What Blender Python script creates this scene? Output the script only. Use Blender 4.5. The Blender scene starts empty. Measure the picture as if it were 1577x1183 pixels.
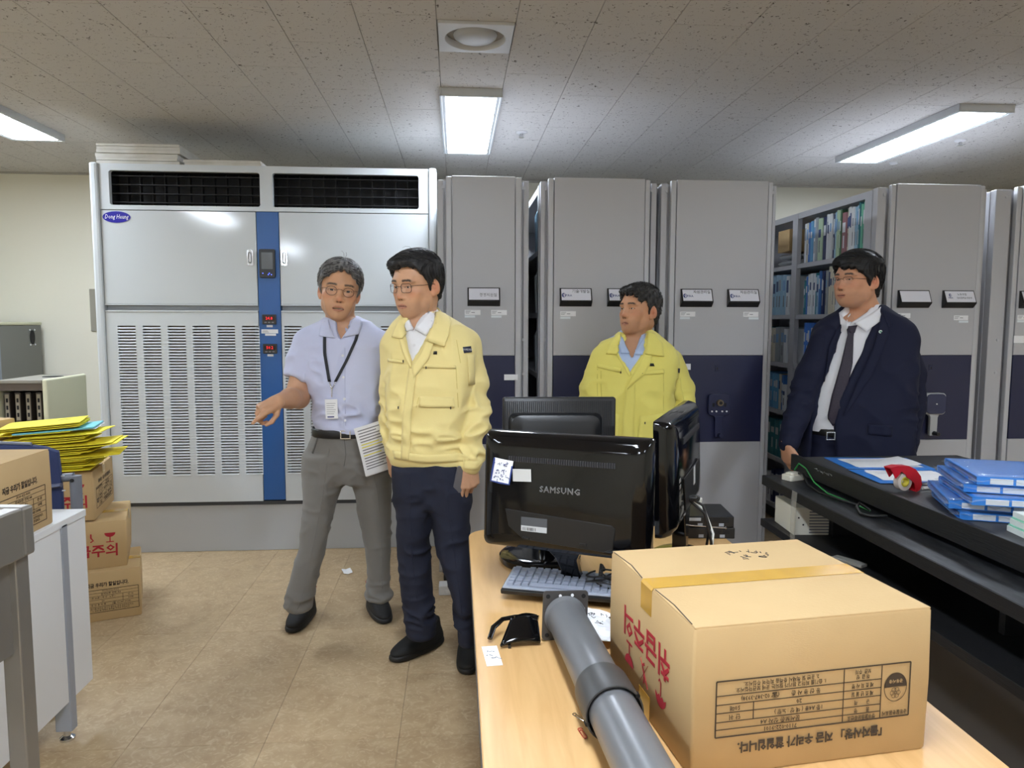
import bpy, bmesh, math, random
import numpy as np
from mathutils import Vector, Matrix, Euler
from mathutils.bvhtree import BVHTree

# ------------------------------------------------------------------ camera, world, exposure
SC = bpy.context.scene
COL = SC.collection
R = math.radians
cam_data = bpy.data.cameras.new('camera')
cam_data.sensor_fit = 'HORIZONTAL'
cam_data.sensor_width = 36.0
cam_data.lens = 36.0 * 1110.0 / 1577.0
cam_data.clip_start = 0.05
camera = bpy.data.objects.new('camera', cam_data)
COL.objects.link(camera)
def _cam():
    yaw, pitch, roll = R(4.43), R(5.02), R(0.15)
    f = Vector((math.sin(yaw)*math.cos(pitch), math.cos(yaw)*math.cos(pitch), -math.sin(pitch)))
    r = Vector((math.cos(yaw), -math.sin(yaw), 0)); u = r.cross(f)
    r2 = r*math.cos(roll) + u*math.sin(roll); u2 = -r*math.sin(roll) + u*math.cos(roll)
    m = Matrix.Identity(4)
    for i in range(3):
        m[i][0] = r2[i]; m[i][1] = u2[i]; m[i][2] = -f[i]
    m[0][3], m[1][3], m[2][3] = 0, 0, 1.42
    return m
camera.matrix_world = _cam()
SC.camera = camera

world = bpy.data.worlds.new('world'); SC.world = world
world.use_nodes = True
world.node_tree.nodes['Background'].inputs[0].default_value = (0.8, 0.85, 0.9, 1)
world.node_tree.nodes['Background'].inputs[1].default_value = 0.3
SC.view_settings.view_transform = 'Standard'
SC.view_settings.look = 'None'
SC.view_settings.gamma = 1
SC.view_settings.use_curve_mapping = False
SC.view_settings.exposure = 0.0
LAMP_STRENGTH = 56.0
SC.cycles.use_denoising = True
SC.cycles.max_bounces = 8
SC.cycles.sample_clamp_indirect = 4.0
random.seed(7)

# ------------------------------------------------------------------ materials
def lin(c):
    return tuple(((x/255)/12.92 if x/255 <= 0.04045 else ((x/255+0.055)/1.055)**2.4) for x in c) + (1,)
MATS = {}
def mat(name, col, rough=0.5, metal=0.0, noise=None, bump=None, emit=None, spec=None, alpha=None, coat=0, trans=None, sheen=0):
    """noise=(scale, amount, colour2) tints the base; bump=(scale, strength) adds fine relief"""
    if name in MATS: return MATS[name]
    m = bpy.data.materials.new(name); m.use_nodes = True
    nt = m.node_tree; b = nt.nodes['Principled BSDF']
    b.inputs['Base Color'].default_value = lin(col)
    b.inputs['Roughness'].default_value = rough
    b.inputs['Metallic'].default_value = metal
    if spec is not None: b.inputs['Specular IOR Level'].default_value = spec
    if coat: b.inputs['Coat Weight'].default_value = coat; b.inputs['Coat Roughness'].default_value = 0.08
    if sheen: b.inputs['Sheen Weight'].default_value = sheen
    if trans: b.inputs['Transmission Weight'].default_value = trans
    if alpha is not None: b.inputs['Alpha'].default_value = alpha
    if emit:
        b.inputs['Emission Color'].default_value = lin(emit[0]); b.inputs['Emission Strength'].default_value = emit[1]
    if noise or bump:
        tc = nt.nodes.new('ShaderNodeTexCoord')
    if noise:
        n = nt.nodes.new('ShaderNodeTexNoise'); n.inputs['Scale'].default_value = noise[0]; n.inputs['Detail'].default_value = 6
        mp = nt.nodes.new('ShaderNodeMapping')
        if len(noise) > 3: mp.inputs['Scale'].default_value = noise[3]
        nt.links.new(tc.outputs['Object'], mp.inputs[0]); nt.links.new(mp.outputs[0], n.inputs['Vector'])
        rp = nt.nodes.new('ShaderNodeValToRGB')
        rp.color_ramp.elements[0].position = 0.5-noise[1]/2; rp.color_ramp.elements[1].position = 0.5+noise[1]/2
        rp.color_ramp.elements[0].color = lin(col); rp.color_ramp.elements[1].color = lin(noise[2])
        nt.links.new(n.outputs[0], rp.inputs[0]); nt.links.new(rp.outputs[0], b.inputs['Base Color'])
    if bump:
        n2 = nt.nodes.new('ShaderNodeTexNoise'); n2.inputs['Scale'].default_value = bump[0]; n2.inputs['Detail'].default_value = 4
        mp2 = nt.nodes.new('ShaderNodeMapping')
        if len(bump) > 2: mp2.inputs['Scale'].default_value = bump[2]
        nt.links.new(tc.outputs['Object'], mp2.inputs[0]); nt.links.new(mp2.outputs[0], n2.inputs['Vector'])
        bp = nt.nodes.new('ShaderNodeBump'); bp.inputs['Strength'].default_value = bump[1]; bp.inputs['Distance'].default_value = 0.01
        nt.links.new(n2.outputs[0], bp.inputs['Height']); nt.links.new(bp.outputs[0], b.inputs['Normal'])
    MATS[name] = m
    return m

def ceiling_material():
    m = bpy.data.materials.new('mineral_fibre_tile'); m.use_nodes = True; nt = m.node_tree; b = nt.nodes['Principled BSDF']
    b.inputs['Roughness'].default_value = 0.9
    geo = nt.nodes.new('ShaderNodeNewGeometry')
    n0 = nt.nodes.new('ShaderNodeTexNoise'); n0.inputs['Scale'].default_value = 62; n0.inputs['Detail'].default_value = 3
    n0.inputs['Roughness'].default_value = 0.55; n0.inputs['Distortion'].default_value = 1.2
    nt.links.new(geo.outputs['Position'], n0.inputs['Vector'])
    rp = nt.nodes.new('ShaderNodeValToRGB'); e = rp.color_ramp.elements
    e[0].position = 0.335; e[0].color = lin((84, 76, 70)); e[1].position = 0.365; e[1].color = lin((192, 188, 184))
    nt.links.new(n0.outputs[0], rp.inputs[0]); nt.links.new(rp.outputs[0], b.inputs['Base Color'])
    bp = nt.nodes.new('ShaderNodeBump'); bp.inputs['Strength'].default_value = 0.4; bp.inputs['Distance'].default_value = 0.003
    nt.links.new(rp.outputs[0], bp.inputs['Height']); nt.links.new(bp.outputs[0], b.inputs['Normal'])
    return m

def vinyl_material():
    m = bpy.data.materials.new('marbled_vinyl'); m.use_nodes = True; nt = m.node_tree; b = nt.nodes['Principled BSDF']
    b.inputs['Roughness'].default_value = 0.42
    geo = nt.nodes.new('ShaderNodeNewGeometry'); inf = nt.nodes.new('ShaderNodeObjectInfo')
    n1 = nt.nodes.new('ShaderNodeTexNoise'); n1.inputs['Scale'].default_value = 7; n1.inputs['Detail'].default_value = 8; n1.inputs['Distortion'].default_value = 1.6
    n2 = nt.nodes.new('ShaderNodeTexNoise'); n2.inputs['Scale'].default_value = 26; n2.inputs['Detail'].default_value = 8; n2.inputs['Distortion'].default_value = 2.5
    for n in (n1, n2): nt.links.new(geo.outputs['Position'], n.inputs['Vector'])
    r1 = nt.nodes.new('ShaderNodeValToRGB'); e = r1.color_ramp.elements
    e[0].position = 0.30; e[0].color = lin((168, 142, 108)); e[1].position = 0.75; e[1].color = lin((190, 166, 130))
    r2 = nt.nodes.new('ShaderNodeValToRGB'); e = r2.color_ramp.elements
    e[0].position = 0.50; e[0].color = (0, 0, 0, 1); e[1].position = 0.80; e[1].color = (1, 1, 1, 1)
    nt.links.new(n1.outputs[0], r1.inputs[0]); nt.links.new(n2.outputs[0], r2.inputs[0])
    mx = nt.nodes.new('ShaderNodeMix'); mx.data_type = 'RGBA'
    nt.links.new(r2.outputs[0], mx.inputs[0]); nt.links.new(r1.outputs[0], mx.inputs[6]); mx.inputs[7].default_value = lin((204, 184, 150))
    hs = nt.nodes.new('ShaderNodeHueSaturation')
    ma = nt.nodes.new('ShaderNodeMath'); ma.operation = 'MULTIPLY_ADD'; ma.inputs[1].default_value = 0.10; ma.inputs[2].default_value = 0.95
    nt.links.new(inf.outputs['Random'], ma.inputs[0]); nt.links.new(ma.outputs[0], hs.inputs['Value'])
    nt.links.new(mx.outputs[2], hs.inputs['Color']); nt.links.new(hs.outputs[0], b.inputs['Base Color'])
    return m

def wood_material():
    m = bpy.data.materials.new('maple_laminate'); m.use_nodes = True; nt = m.node_tree; b = nt.nodes['Principled BSDF']
    b.inputs['Roughness'].default_value = 0.38
    tc = nt.nodes.new('ShaderNodeTexCoord'); mp = nt.nodes.new('ShaderNodeMapping'); mp.inputs['Scale'].default_value = (14, 1.2, 14)
    n = nt.nodes.new('ShaderNodeTexNoise'); n.inputs['Scale'].default_value = 3; n.inputs['Detail'].default_value = 8; n.inputs['Distortion'].default_value = 0.6
    nt.links.new(tc.outputs['Object'], mp.inputs[0]); nt.links.new(mp.outputs[0], n.inputs['Vector'])
    rp = nt.nodes.new('ShaderNodeValToRGB'); e = rp.color_ramp.elements
    e[0].position = 0.3; e[0].color = lin((204, 160, 104)); e[1].position = 0.72; e[1].color = lin((219, 178, 122))
    nt.links.new(n.outputs[0], rp.inputs[0]); nt.links.new(rp.outputs[0], b.inputs['Base Color'])
    return m

def ledge_material():
    """black foil with pale dust smears"""
    m = bpy.data.materials.new('dusty_black_foil'); m.use_nodes = True; nt = m.node_tree; b = nt.nodes['Principled BSDF']
    b.inputs['Roughness'].default_value = 0.45
    tc = nt.nodes.new('ShaderNodeTexCoord'); mp = nt.nodes.new('ShaderNodeMapping'); mp.inputs['Scale'].default_value = (6, 1.4, 6)
    n = nt.nodes.new('ShaderNodeTexNoise'); n.inputs['Scale'].default_value = 4; n.inputs['Detail'].default_value = 9; n.inputs['Roughness'].default_value = 0.7
    nt.links.new(tc.outputs['Object'], mp.inputs[0]); nt.links.new(mp.outputs[0], n.inputs['Vector'])
    rp = nt.nodes.new('ShaderNodeValToRGB'); e = rp.color_ramp.elements
    e[0].position = 0.45; e[0].color = lin((22, 23, 26)); e[1].position = 0.85; e[1].color = lin((84, 86, 90))
    nt.links.new(n.outputs[0], rp.inputs[0]); nt.links.new(rp.outputs[0], b.inputs['Base Color'])
    return m

M_TILE = ceiling_material(); M_VINYL = vinyl_material(); M_MAPLE = wood_material(); M_LEDGE = ledge_material()
M_WALL = mat('cream_wall', (232, 228, 212), 0.85, bump=(300, 0.05))
M_SLAB = mat('slab', (150, 145, 138), 0.9)
M_LAMPFRAME = mat('lamp_frame', (200, 203, 206), 0.35, 0.3)
M_GLOW = mat('lamp_diffuser', (255, 255, 255), 0.5, emit=((231, 242, 255), LAMP_STRENGTH))
M_ACGREY = mat('ac_enamel', (204, 209, 212), 0.10, bump=(1.3, 0.10), coat=0.25)
M_ACMATT = mat('ac_enamel_matt', (204, 209, 212), 0.45)
M_ACWHITE = mat('ac_bezel', (205, 210, 214), 0.2)
M_ACBLUE = mat('ac_blue', (42, 92, 156), 0.3)
M_DARK = mat('black_inside', (12, 12, 16), 0.7)
M_VANE = mat('dark_vane', (22, 22, 26), 0.6)
M_FILTER = mat('filter_mesh', (138, 128, 124), 0.9)
M_GAP = mat('seam_dark', (60, 62, 66), 0.8)
M_RACK = mat('rack_grey', (178, 178, 182), 0.38, bump=(700, 0.03))
M_RACK2 = mat('rack_trim', (184, 185, 189), 0.35)
M_NAVY = mat('rack_navy', (26, 31, 66), 0.42)
M_BLACKP = mat('black_plastic', (20, 20, 22), 0.35, bump=(500, 0.05))
M_GLOSS = mat('piano_black', (7, 7, 9), 0.09, spec=0.42)
M_WHITE = mat('white_paper', (238, 238, 240), 0.7)
M_PLATE = mat('plate_insert', (232, 232, 240), 0.12, coat=0.5)
M_INK = mat('black_ink', (30, 30, 34), 0.7)
M_GREYINK = mat('grey_ink', (120, 120, 126), 0.7)
M_BLUEINK = mat('blue_ink', (28, 52, 120), 0.6)
M_REDINK = mat('red_ink', (164, 28, 40), 0.8)
M_BROWNINK = mat('brown_ink', (66, 54, 42), 0.8)
M_CHROME = mat('chrome', (210, 212, 215), 0.15, 1.0)
M_STEEL = mat('brushed_steel', (158, 155, 150), 0.42, 0.75, noise=(3, 0.7, (140, 136, 131)))
M_CARD = mat('cardboard', (192, 163, 117), 0.85, noise=(5, 0.7, (182, 152, 106)), bump=(160, 0.06, (1, 1, 6)))
M_TAPE = mat('packing_tape', (205, 160, 62), 0.18, noise=(18, 0.5, (190, 146, 60)), coat=0.6)
M_DESKWHITE = mat('desk_white', (222, 222, 222), 0.45)
M_DESKGREY = mat('desk_grey', (150, 154, 162), 0.45)
M_BLACKWOOD = mat('black_woodgrain', (24, 24, 26), 0.5, bump=(40, 0.16, (6, 0.35, 6)))
M_BLACKTOP = mat('grey_desktop', (58, 58, 60), 0.5)
M_POLE = mat('pole_grey', (112, 113, 116), 0.32, 0.15)
M_POLE2 = mat('pole_plate', (84, 82, 82), 0.42, 0.5)

# ------------------------------------------------------------------ mesh helpers
class MB:
    def __init__(s): s.v = []; s.f = []; s.m = []; s.cur = 0
    def add(s, vs, fs, M=None):
        o = len(s.v)
        s.v += [tuple(M @ Vector(p)) for p in vs] if M is not None else [tuple(p) for p in vs]
        s.f += [tuple(i+o for i in f) for f in fs]; s.m += [s.cur]*len(fs)
        return s
    def box(s, x0, x1, y0, y1, z0, z1, M=None):
        v = [(x, y, z) for z in (z0, z1) for y in (y0, y1) for x in (x0, x1)]
        return s.add(v, [(0, 2, 3, 1), (4, 5, 7, 6), (0, 1, 5, 4), (2, 6, 7, 3), (0, 4, 6, 2), (1, 3, 7, 5)], M)
    def loft(s, rings, cap=True, closed=True, M=None):
        n = len(rings[0]); v = [p for r in rings for p in r]; f = []
        for i in range(len(rings)-1):
            for j in range(n if closed else n-1):
                k = (j+1) % n
                f.append((i*n+j, i*n+k, (i+1)*n+k, (i+1)*n+j))
        if cap and closed:
            f.append(tuple(reversed(range(n)))); f.append(tuple((len(rings)-1)*n+j for j in range(n)))
        return s.add(v, f, M)
    def prism(s, poly, h0, h1, M=None):
        return s.loft([[(x, y, h0) for x, y in poly], [(x, y, h1) for x, y in poly]], M=M)
    def cyl(s, c, r, h, n=20, axis='z', r2=None, M=None):
        r2 = r if r2 is None else r2; out = []
        for rr, t in ((r, 0), (r2, h)):
            ring = []
            for i in range(n):
                a = 2*math.pi*i/n; p, q = rr*math.cos(a), rr*math.sin(a)
                ring.append({'z': (c[0]+p, c[1]+q, c[2]+t), 'y': (c[0]+p, c[1]+t, c[2]-q), 'x': (c[0]+t, c[1]+p, c[2]+q)}[axis])
            out.append(ring)
        return s.loft(out, M=M)
    def lathe(s, prof, n=24, M=None):
        return s.loft([[(r*math.cos(2*math.pi*i/n), r*math.sin(2*math.pi*i/n), z) for i in range(n)] for r, z in prof], M=M)
    def tube(s, pts, r, n=8, M=None, flat=1.0):
        pts = [Vector(p) for p in pts]; rs = r if isinstance(r, (list, tuple)) else [r]*len(pts); rings = []
        up = None
        for i, p in enumerate(pts):
            t = (pts[min(i+1, len(pts)-1)] - pts[max(i-1, 0)])
            if t.length < 1e-9: t = Vector((0, 0, 1))
            t.normalize()
            if up is None:
                up = Vector((0, 0, 1)) if abs(t.z) < 0.9 else Vector((0, 1, 0))
            a = t.cross(up)
            if a.length < 1e-6: a = t.orthogonal()
            a.normalize(); b = a.cross(t).normalized(); up = b
            rings.append([tuple(p + a*(rs[i]*math.cos(2*math.pi*j/n)) + b*(rs[i]*flat*math.sin(2*math.pi*j/n))) for j in range(n)])
        return s.loft(rings, M=M)
    def grid(s, fn, nu, nv, M=None):
        v = [fn(i/(nu-1), j/(nv-1)) for j in range(nv) for i in range(nu)]
        f = [(j*nu+i, j*nu+i+1, (j+1)*nu+i+1, (j+1)*nu+i) for j in range(nv-1) for i in range(nu-1)]
        return s.add(v, f, M)

def tagp(o, label=None, cat=None, group=None, kind=None):
    if label: o['label'] = label
    if cat: o['category'] = cat
    if group: o['group'] = group
    if kind: o['kind'] = kind
    return o

def fix_normals(me):
    bm = bmesh.new(); bm.from_mesh(me); bmesh.ops.recalc_face_normals(bm, faces=bm.faces[:]); bm.to_mesh(me); bm.free()

def mk(name, mb, mats, parent=None, loc=(0, 0, 0), rot=(0, 0, 0), smooth=0, bevel=0, label=None, cat=None, group=None, kind=None, solid=0, recalc=True, subsurf=0):
    me = bpy.data.meshes.new(name); me.from_pydata(mb.v, [], mb.f)
    for m in (mats if isinstance(mats, (list, tuple)) else [mats]): me.materials.append(m)
    if any(mb.m): me.polygons.foreach_set('material_index', mb.m)
    if recalc: fix_normals(me)
    if smooth:
        me.polygons.foreach_set('use_smooth', [True]*len(me.polygons))
        me.set_sharp_from_angle(angle=R(smooth))
    me.update()
    o = bpy.data.objects.new(name, me); COL.objects.link(o); o.location = loc; o.rotation_euler = rot
    if parent: o.parent = parent
    if solid:
        sm = o.modifiers.new('solid', 'SOLIDIFY'); sm.thickness = solid; sm.offset = 0
    if bevel:
        bv = o.modifiers.new('bevel', 'BEVEL'); bv.width = bevel; bv.segments = 2; bv.limit_method = 'ANGLE'; bv.angle_limit = R(40)
    if subsurf:
        ss = o.modifiers.new('sub', 'SUBSURF'); ss.levels = subsurf; ss.render_levels = subsurf
    return tagp(o, label, cat, group, kind)

def bx(name, x0, x1, y0, y1, z0, z1, m, parent=None, **k):
    return mk(name, MB().box(x0, x1, y0, y1, z0, z1), m, parent, **k)

def thing(name, label, cat, loc=(0, 0, 0), rotz=0, group=None, rot=None):
    o = bpy.data.objects.new(name, None); COL.objects.link(o); o.empty_display_size = 0.05
    o.location = loc; o.rotation_euler = rot if rot else (0, 0, rotz)
    return tagp(o, label, cat, group)

_TXT = {}
def text(s, size, m, parent, loc, rot=(R(90), 0, 0), name='lettering', align='CENTER', ext=0.0004, sx=1.0, shear=0, spacing=1.0, bold=0.0):
    key = (s, size, m.name, align, ext, shear, spacing, bold)
    if key not in _TXT:
        c = bpy.data.curves.new(name, 'FONT'); c.body = s; c.size = size; c.extrude = ext; c.align_x = align; c.align_y = 'CENTER'
        c.resolution_u = 1; c.shear = shear; c.space_character = spacing
        if bold: c.bevel_depth = bold; c.bevel_resolution = 0
        f = bpy.data.objects.new(name, c)
        me = bpy.data.meshes.new_from_object(f); me.name = name
        me.materials.clear(); me.materials.append(m)
        bpy.data.objects.remove(f); bpy.data.curves.remove(c)
        _TXT[key] = me
    o = bpy.data.objects.new(name, _TXT[key]); COL.objects.link(o); o.location = loc; o.rotation_euler = rot; o.scale = (sx, 1, 0.3 if bold else 1); o.parent = parent
    return o

def stroke(parent, lines, m, M=None, w=0.0012, name='handwriting', h=0.0006):
    """pen strokes lying in the local xy plane"""
    b = MB()
    for ln in lines: b.tube([(x, y, 0) for x, y in ln], w, 5, flat=h/w)
    o = mk(name, b, m, parent)
    if M is not None: o.matrix_local = M
    return o

def copy_tree(o, parent=None):
    c = o.copy(); COL.objects.link(c); c.parent = parent
    for ch in list(o.children): copy_tree(ch, c)
    return c

def rrect(w, h, r, n=5, cx=0, cy=0):
    out = []
    for (sx, sy, a0) in ((1, 1, 0), (-1, 1, 90), (-1, -1, 180), (1, -1, 270)):
        for i in range(n+1):
            a = R(a0 + 90*i/n)
            out.append((cx+sx*(w/2-r)+r*math.cos(a), cy+sy*(h/2-r)+r*math.sin(a)))
    return out

YUP = Matrix.Rotation(R(90), 4, 'X')     # prism drawn in x,z, extruded towards -y

# ------------------------------------------------------------------ the room
RX0, RX1, RY0, RY1, RH = -4.3, 5.3, -4.6, 6.2, 2.6
bx('wall_back', RX0, RX1, RY1, RY1+0.12, 0, RH, M_WALL, kind='structure')
bx('wall_front', RX0, RX1, RY0-0.12, RY0, 0, RH, M_WALL, kind='structure')
bx('wall_left', RX0-0.12, RX0, RY0, RY1, 0, RH, M_WALL, kind='structure')
bx('wall_right', RX1, RX1+0.12, RY0, RY1, 0, RH, M_WALL, kind='structure')
bx('baseboard_back', RX0, RX1, RY1-0.012, RY1, 0, 0.08, M_GAP, kind='structure')
floor = bx('floor', RX0, RX1, RY0, RY1, -0.12, -0.006, M_VINYL, kind='structure')
ft = 0.45
tile_me = None
nx0, nx1, ny0, ny1 = -8, 6, 2, 13
for i in range(nx0, nx1):
    for j in range(ny0, ny1):
        if tile_me is None:
            o = mk('floor_tile', MB().box(0.0006, ft-0.0006, 0.0006, ft-0.0006, -0.008, 0.0), M_VINYL, floor, bevel=0.0006); tile_me = o.data
            t0 = o
        else:
            o = t0.copy(); COL.objects.link(o); o.parent = floor
        o.location = (i*ft-0.2, j*ft+0.12, 0)
# tiles beyond the counted field: one sheet around it
fx0, fx1, fy0, fy1 = nx0*ft-0.2, nx1*ft-0.2, ny0*ft+0.12, ny1*ft+0.12
b = MB(); b.box(RX0, fx0, RY0, RY1, -0.008, 0); b.box(fx1, RX1, RY0, RY1, -0.008, 0); b.box(fx0, fx1, RY0, fy0, -0.008, 0); b.box(fx0, fx1, fy1, RY1, -0.008, 0)
mk('floor_sheet', b, M_VINYL, floor)

ceiling = bx('ceiling', RX0, RX1, RY0, RY1, RH+0.013, RH+0.1, M_SLAB, kind='structure')
TW, TL = 0.3135, 0.63
first = None; cnt = 0
cells = []
i0 = -13
ncol = 0
for i in range(-13, 16):
    x = -0.072 + i*TW
    off = 2.93 if i % 2 else 3.24
    for k in range(-2, 6):
        y = off + k*TL
        if y+TL > RY1+0.02 and y < RY1: ln = RY1-y
        else: ln = TL
        if y >= RY1: continue
        if i == 0 and k in (-1, 0) : continue      # air diffuser sits in this column
        if cnt >= 292: break
        cnt += 1
        if ln < TL-0.01:
            b = MB().box(0.0012, TW-0.0012, 0.0012, ln-0.0012, 0, 0.012)
            o = mk('ceiling_tile', b, M_TILE, ceiling, bevel=0.0012)
        elif first is None:
            o = mk('ceiling_tile', MB().box(0.0012, TW-0.0012, 0.0012, TL-0.0012, 0, 0.012), M_TILE, ceiling, bevel=0.0012); first = o
        else:
            o = first.copy(); COL.objects.link(o); o.parent = ceiling
        o.location = (x, y, RH)
b = MB()
b.box(-0.0708, -0.072+TW-0.0012, 3.24-TL+0.001, 2.965, RH, RH+0.012)
b.box(-0.0708, -0.072+TW-0.0012, 3.275, 3.24+TL-0.001, RH, RH+0.012)
mk('ceiling_tile', b, M_TILE, ceiling)
b = MB(); ymin = 2.93-2*TL
b.box(RX0, RX1, RY0, ymin, RH, RH+0.012); b.box(RX0, -0.072-13*TW, ymin, RY1, RH, RH+0.012); b.box(-0.072+16*TW-0.3, RX1, ymin, RY1, RH+0.001, RH+0.012)
mk('ceiling_field', b, M_TILE, ceiling, kind='stuff')
# cove strip where wall meets ceiling
bx('trim_1', RX0, RX1, RY1-0.014, RY1, RH-0.016, RH, mat('cove', (170, 166, 156), 0.7), kind='structure')

# ceiling lamps: framed LED panels, the same row pattern carried on behind the camera
def lamp(cx, cy, label):
    t = thing('ceiling_lamp', label, 'lamp', (cx, cy, RH), 0, 'LED panels on the ceiling')
    w, l, h = 0.322, 1.29, 0.043
    b = MB()
    b.box(-w/2, -w/2+0.012, -l/2, l/2, -h, 0); b.box(w/2-0.012, w/2, -l/2, l/2, -h, 0)
    b.box(-w/2+0.012, w/2-0.012, -l/2, -l/2+0.012, -h, 0); b.box(-w/2+0.012, w/2-0.012, l/2-0.012, l/2, -h, 0)
    mk('lamp_frame', b, M_LAMPFRAME, t, bevel=0.002)
    b = MB(); q = 0.030
    b.box(-w/2+0.012, -w/2+q, -l/2+0.012, l/2-0.012, -h+0.004, -0.008); b.box(w/2-q, w/2-0.012, -l/2+0.012, l/2-0.012, -h+0.004, -0.008)
    b.box(-w/2+q, w/2-q, -l/2+0.012, -l/2+q, -h+0.004, -0.008); b.box(-w/2+q, w/2-q, l/2-q, l/2-0.012, -h+0.004, -0.008)
    mk('inner_trim', b, M_LAMPFRAME, t)
    mk('diffuser', MB().box(-w/2+q, w/2-q, -l/2+q, l/2-q, -h+0.003, -0.01), M_GLOW, t)
    return t
lamp(0.081, 4.435, 'lit LED panel in the middle of the ceiling, beyond the round air vent')
lamp(2.885, 4.47, 'lit LED panel on the right side of the ceiling')
lamp(-2.66, 4.31, 'lit LED panel at the left edge of the ceiling')
lamp(0.081, 0.65, 'LED panel above the camera, centre of the near row')
lamp(2.885, 0.65, 'LED panel above the camera, right in the near row')
lamp(-2.66, 0.65, 'LED panel above the camera, left in the near row')
lamp(0.081, -3.1, 'LED panel behind the camera, centre of the rear row')
lamp(2.885, -3.1, 'LED panel behind the camera, right in the rear row')
lamp(-2.66, -3.1, 'LED panel behind the camera, left in the rear row')

# round air diffuser in a square plate
t = thing('air_diffuser', 'square white ceiling air diffuser with a round domed centre', 'air vent', (0.0845, 3.12, RH))
b = MB(); n = 40; W = 0.153
outer = []
for i in range(n):
    a = 2*math.pi*i/n; c, s_ = math.cos(a), math.sin(a); k = W/max(abs(c), abs(s_)); outer.append((c*k, s_*k))
circ = lambda r: [(r*math.cos(2*math.pi*i/n), r*math.sin(2*math.pi*i/n)) for i in range(n)]
b.loft([[(x, y, 0.0) for x, y in outer], [(x, y, -0.010) for x, y in outer], [(x*0.985, y*0.985, -0.012) for x, y in outer], [(x, y, -0.013) for x, y in circ(0.127)],
        [(x, y, -0.009) for x, y in circ(0.124)], [(x, y, 0.05) for x, y in circ(0.118)]], cap=False)
mk('plate', b, mat('vent_white', (196, 198, 202), 0.4), t, smooth=35)
mk('throat', MB().cyl((0, 0, 0.03), 0.12, 0.02, 40), M_DARK, t)
mk('dome', MB().lathe([(0.001, -0.022), (0.03, -0.021), (0.06, -0.018), (0.076, -0.013), (0.088, -0.004), (0.091, 0.004), (0.085, 0.008), (0.001, 0.010)], 40), mat('vent_dome', (176, 178, 182), 0.35), t, smooth=40)
mk('stem', MB().cyl((0, 0, 0.01), 0.02, 0.04, 12), M_DARK, t)

for x, y, lab in ((0.413, 4.62, 'small white sprinkler head beside the middle LED panel'), (3.283, 4.58, 'small white sprinkler head beside the right LED panel')):
    t = thing('sprinkler_head', lab, 'sprinkler', (x, y, RH))
    mk('escutcheon', MB().lathe([(0.001, 0), (0.036, 0), (0.034, -0.006), (0.018, -0.012), (0.001, -0.012)], 20), M_WHITE, t, smooth=40)
    b = MB().cyl((0, 0, -0.03), 0.008, 0.02, 10); b.cyl((0, 0, -0.036), 0.016, 0.004, 14)
    b.tube([(-0.008, 0, -0.012), (-0.014, 0, -0.022), (-0.005, 0, -0.034)], 0.002, 6); b.tube([(0.008, 0, -0.012), (0.014, 0, -0.022), (0.005, 0, -0.034)], 0.002, 6)
    mk('head', b, M_CHROME, t, smooth=40)
t = thing('ceiling_sensor', 'tiny white round sensor on the ceiling near the back right', 'sensor', (3.25, 5.25, RH))
mk('cover', MB().lathe([(0.001, 0), (0.03, 0), (0.026, -0.012), (0.001, -0.016)], 20), M_WHITE, t, smooth=40)

# grey cover strip on the back wall
t = bx('wall_box', -0.034, 0.034, -0.014, 0, 0, 0.345, mat('box_grey', (150, 146, 134), 0.6), loc=(-2.958, RY1, 1.325), bevel=0.004,
       label='narrow grey cover box on the cream wall left of the air conditioner', cat='wall box')

# ------------------------------------------------------------------ the air conditioner
ac = thing('air_conditioner', 'large grey floor standing air conditioner with a blue centre stripe', 'air conditioner', (-1.115, 4.45, 0))
bx('base', -0.985, 0.985, 0.012, 0.85, 0, 0.30, mat('ac_base', (178, 181, 184), 0.4), ac, bevel=0.004)
bx('carcass', -0.985, 0.985, 0.06, 0.86, 0.298, 2.065, M_ACGREY, ac, bevel=0.004)
bx('upper_carcass', -0.985, 0.985, 0.145, 0.86, 2.065, 2.30, M_ACGREY, ac)
bx('roof_sheet', -0.985, 0.985, 0.03, 0.86, 2.30, 2.32, M_ACGREY, ac)
for sgn in (-1, 1):
    b = MB(); x0, x1 = (-1.0, -0.953) if sgn < 0 else (0.953, 1.0)
    b.box(x0, x1, -0.02, 0.12, 0.30, 2.33)
    mk('side_bezel', b, M_ACWHITE, ac, bevel=0.014)
bx('bottom_rail', -0.95, 0.95, 0.004, 0.06, 0.29, 0.312, M_GAP, ac)
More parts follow.
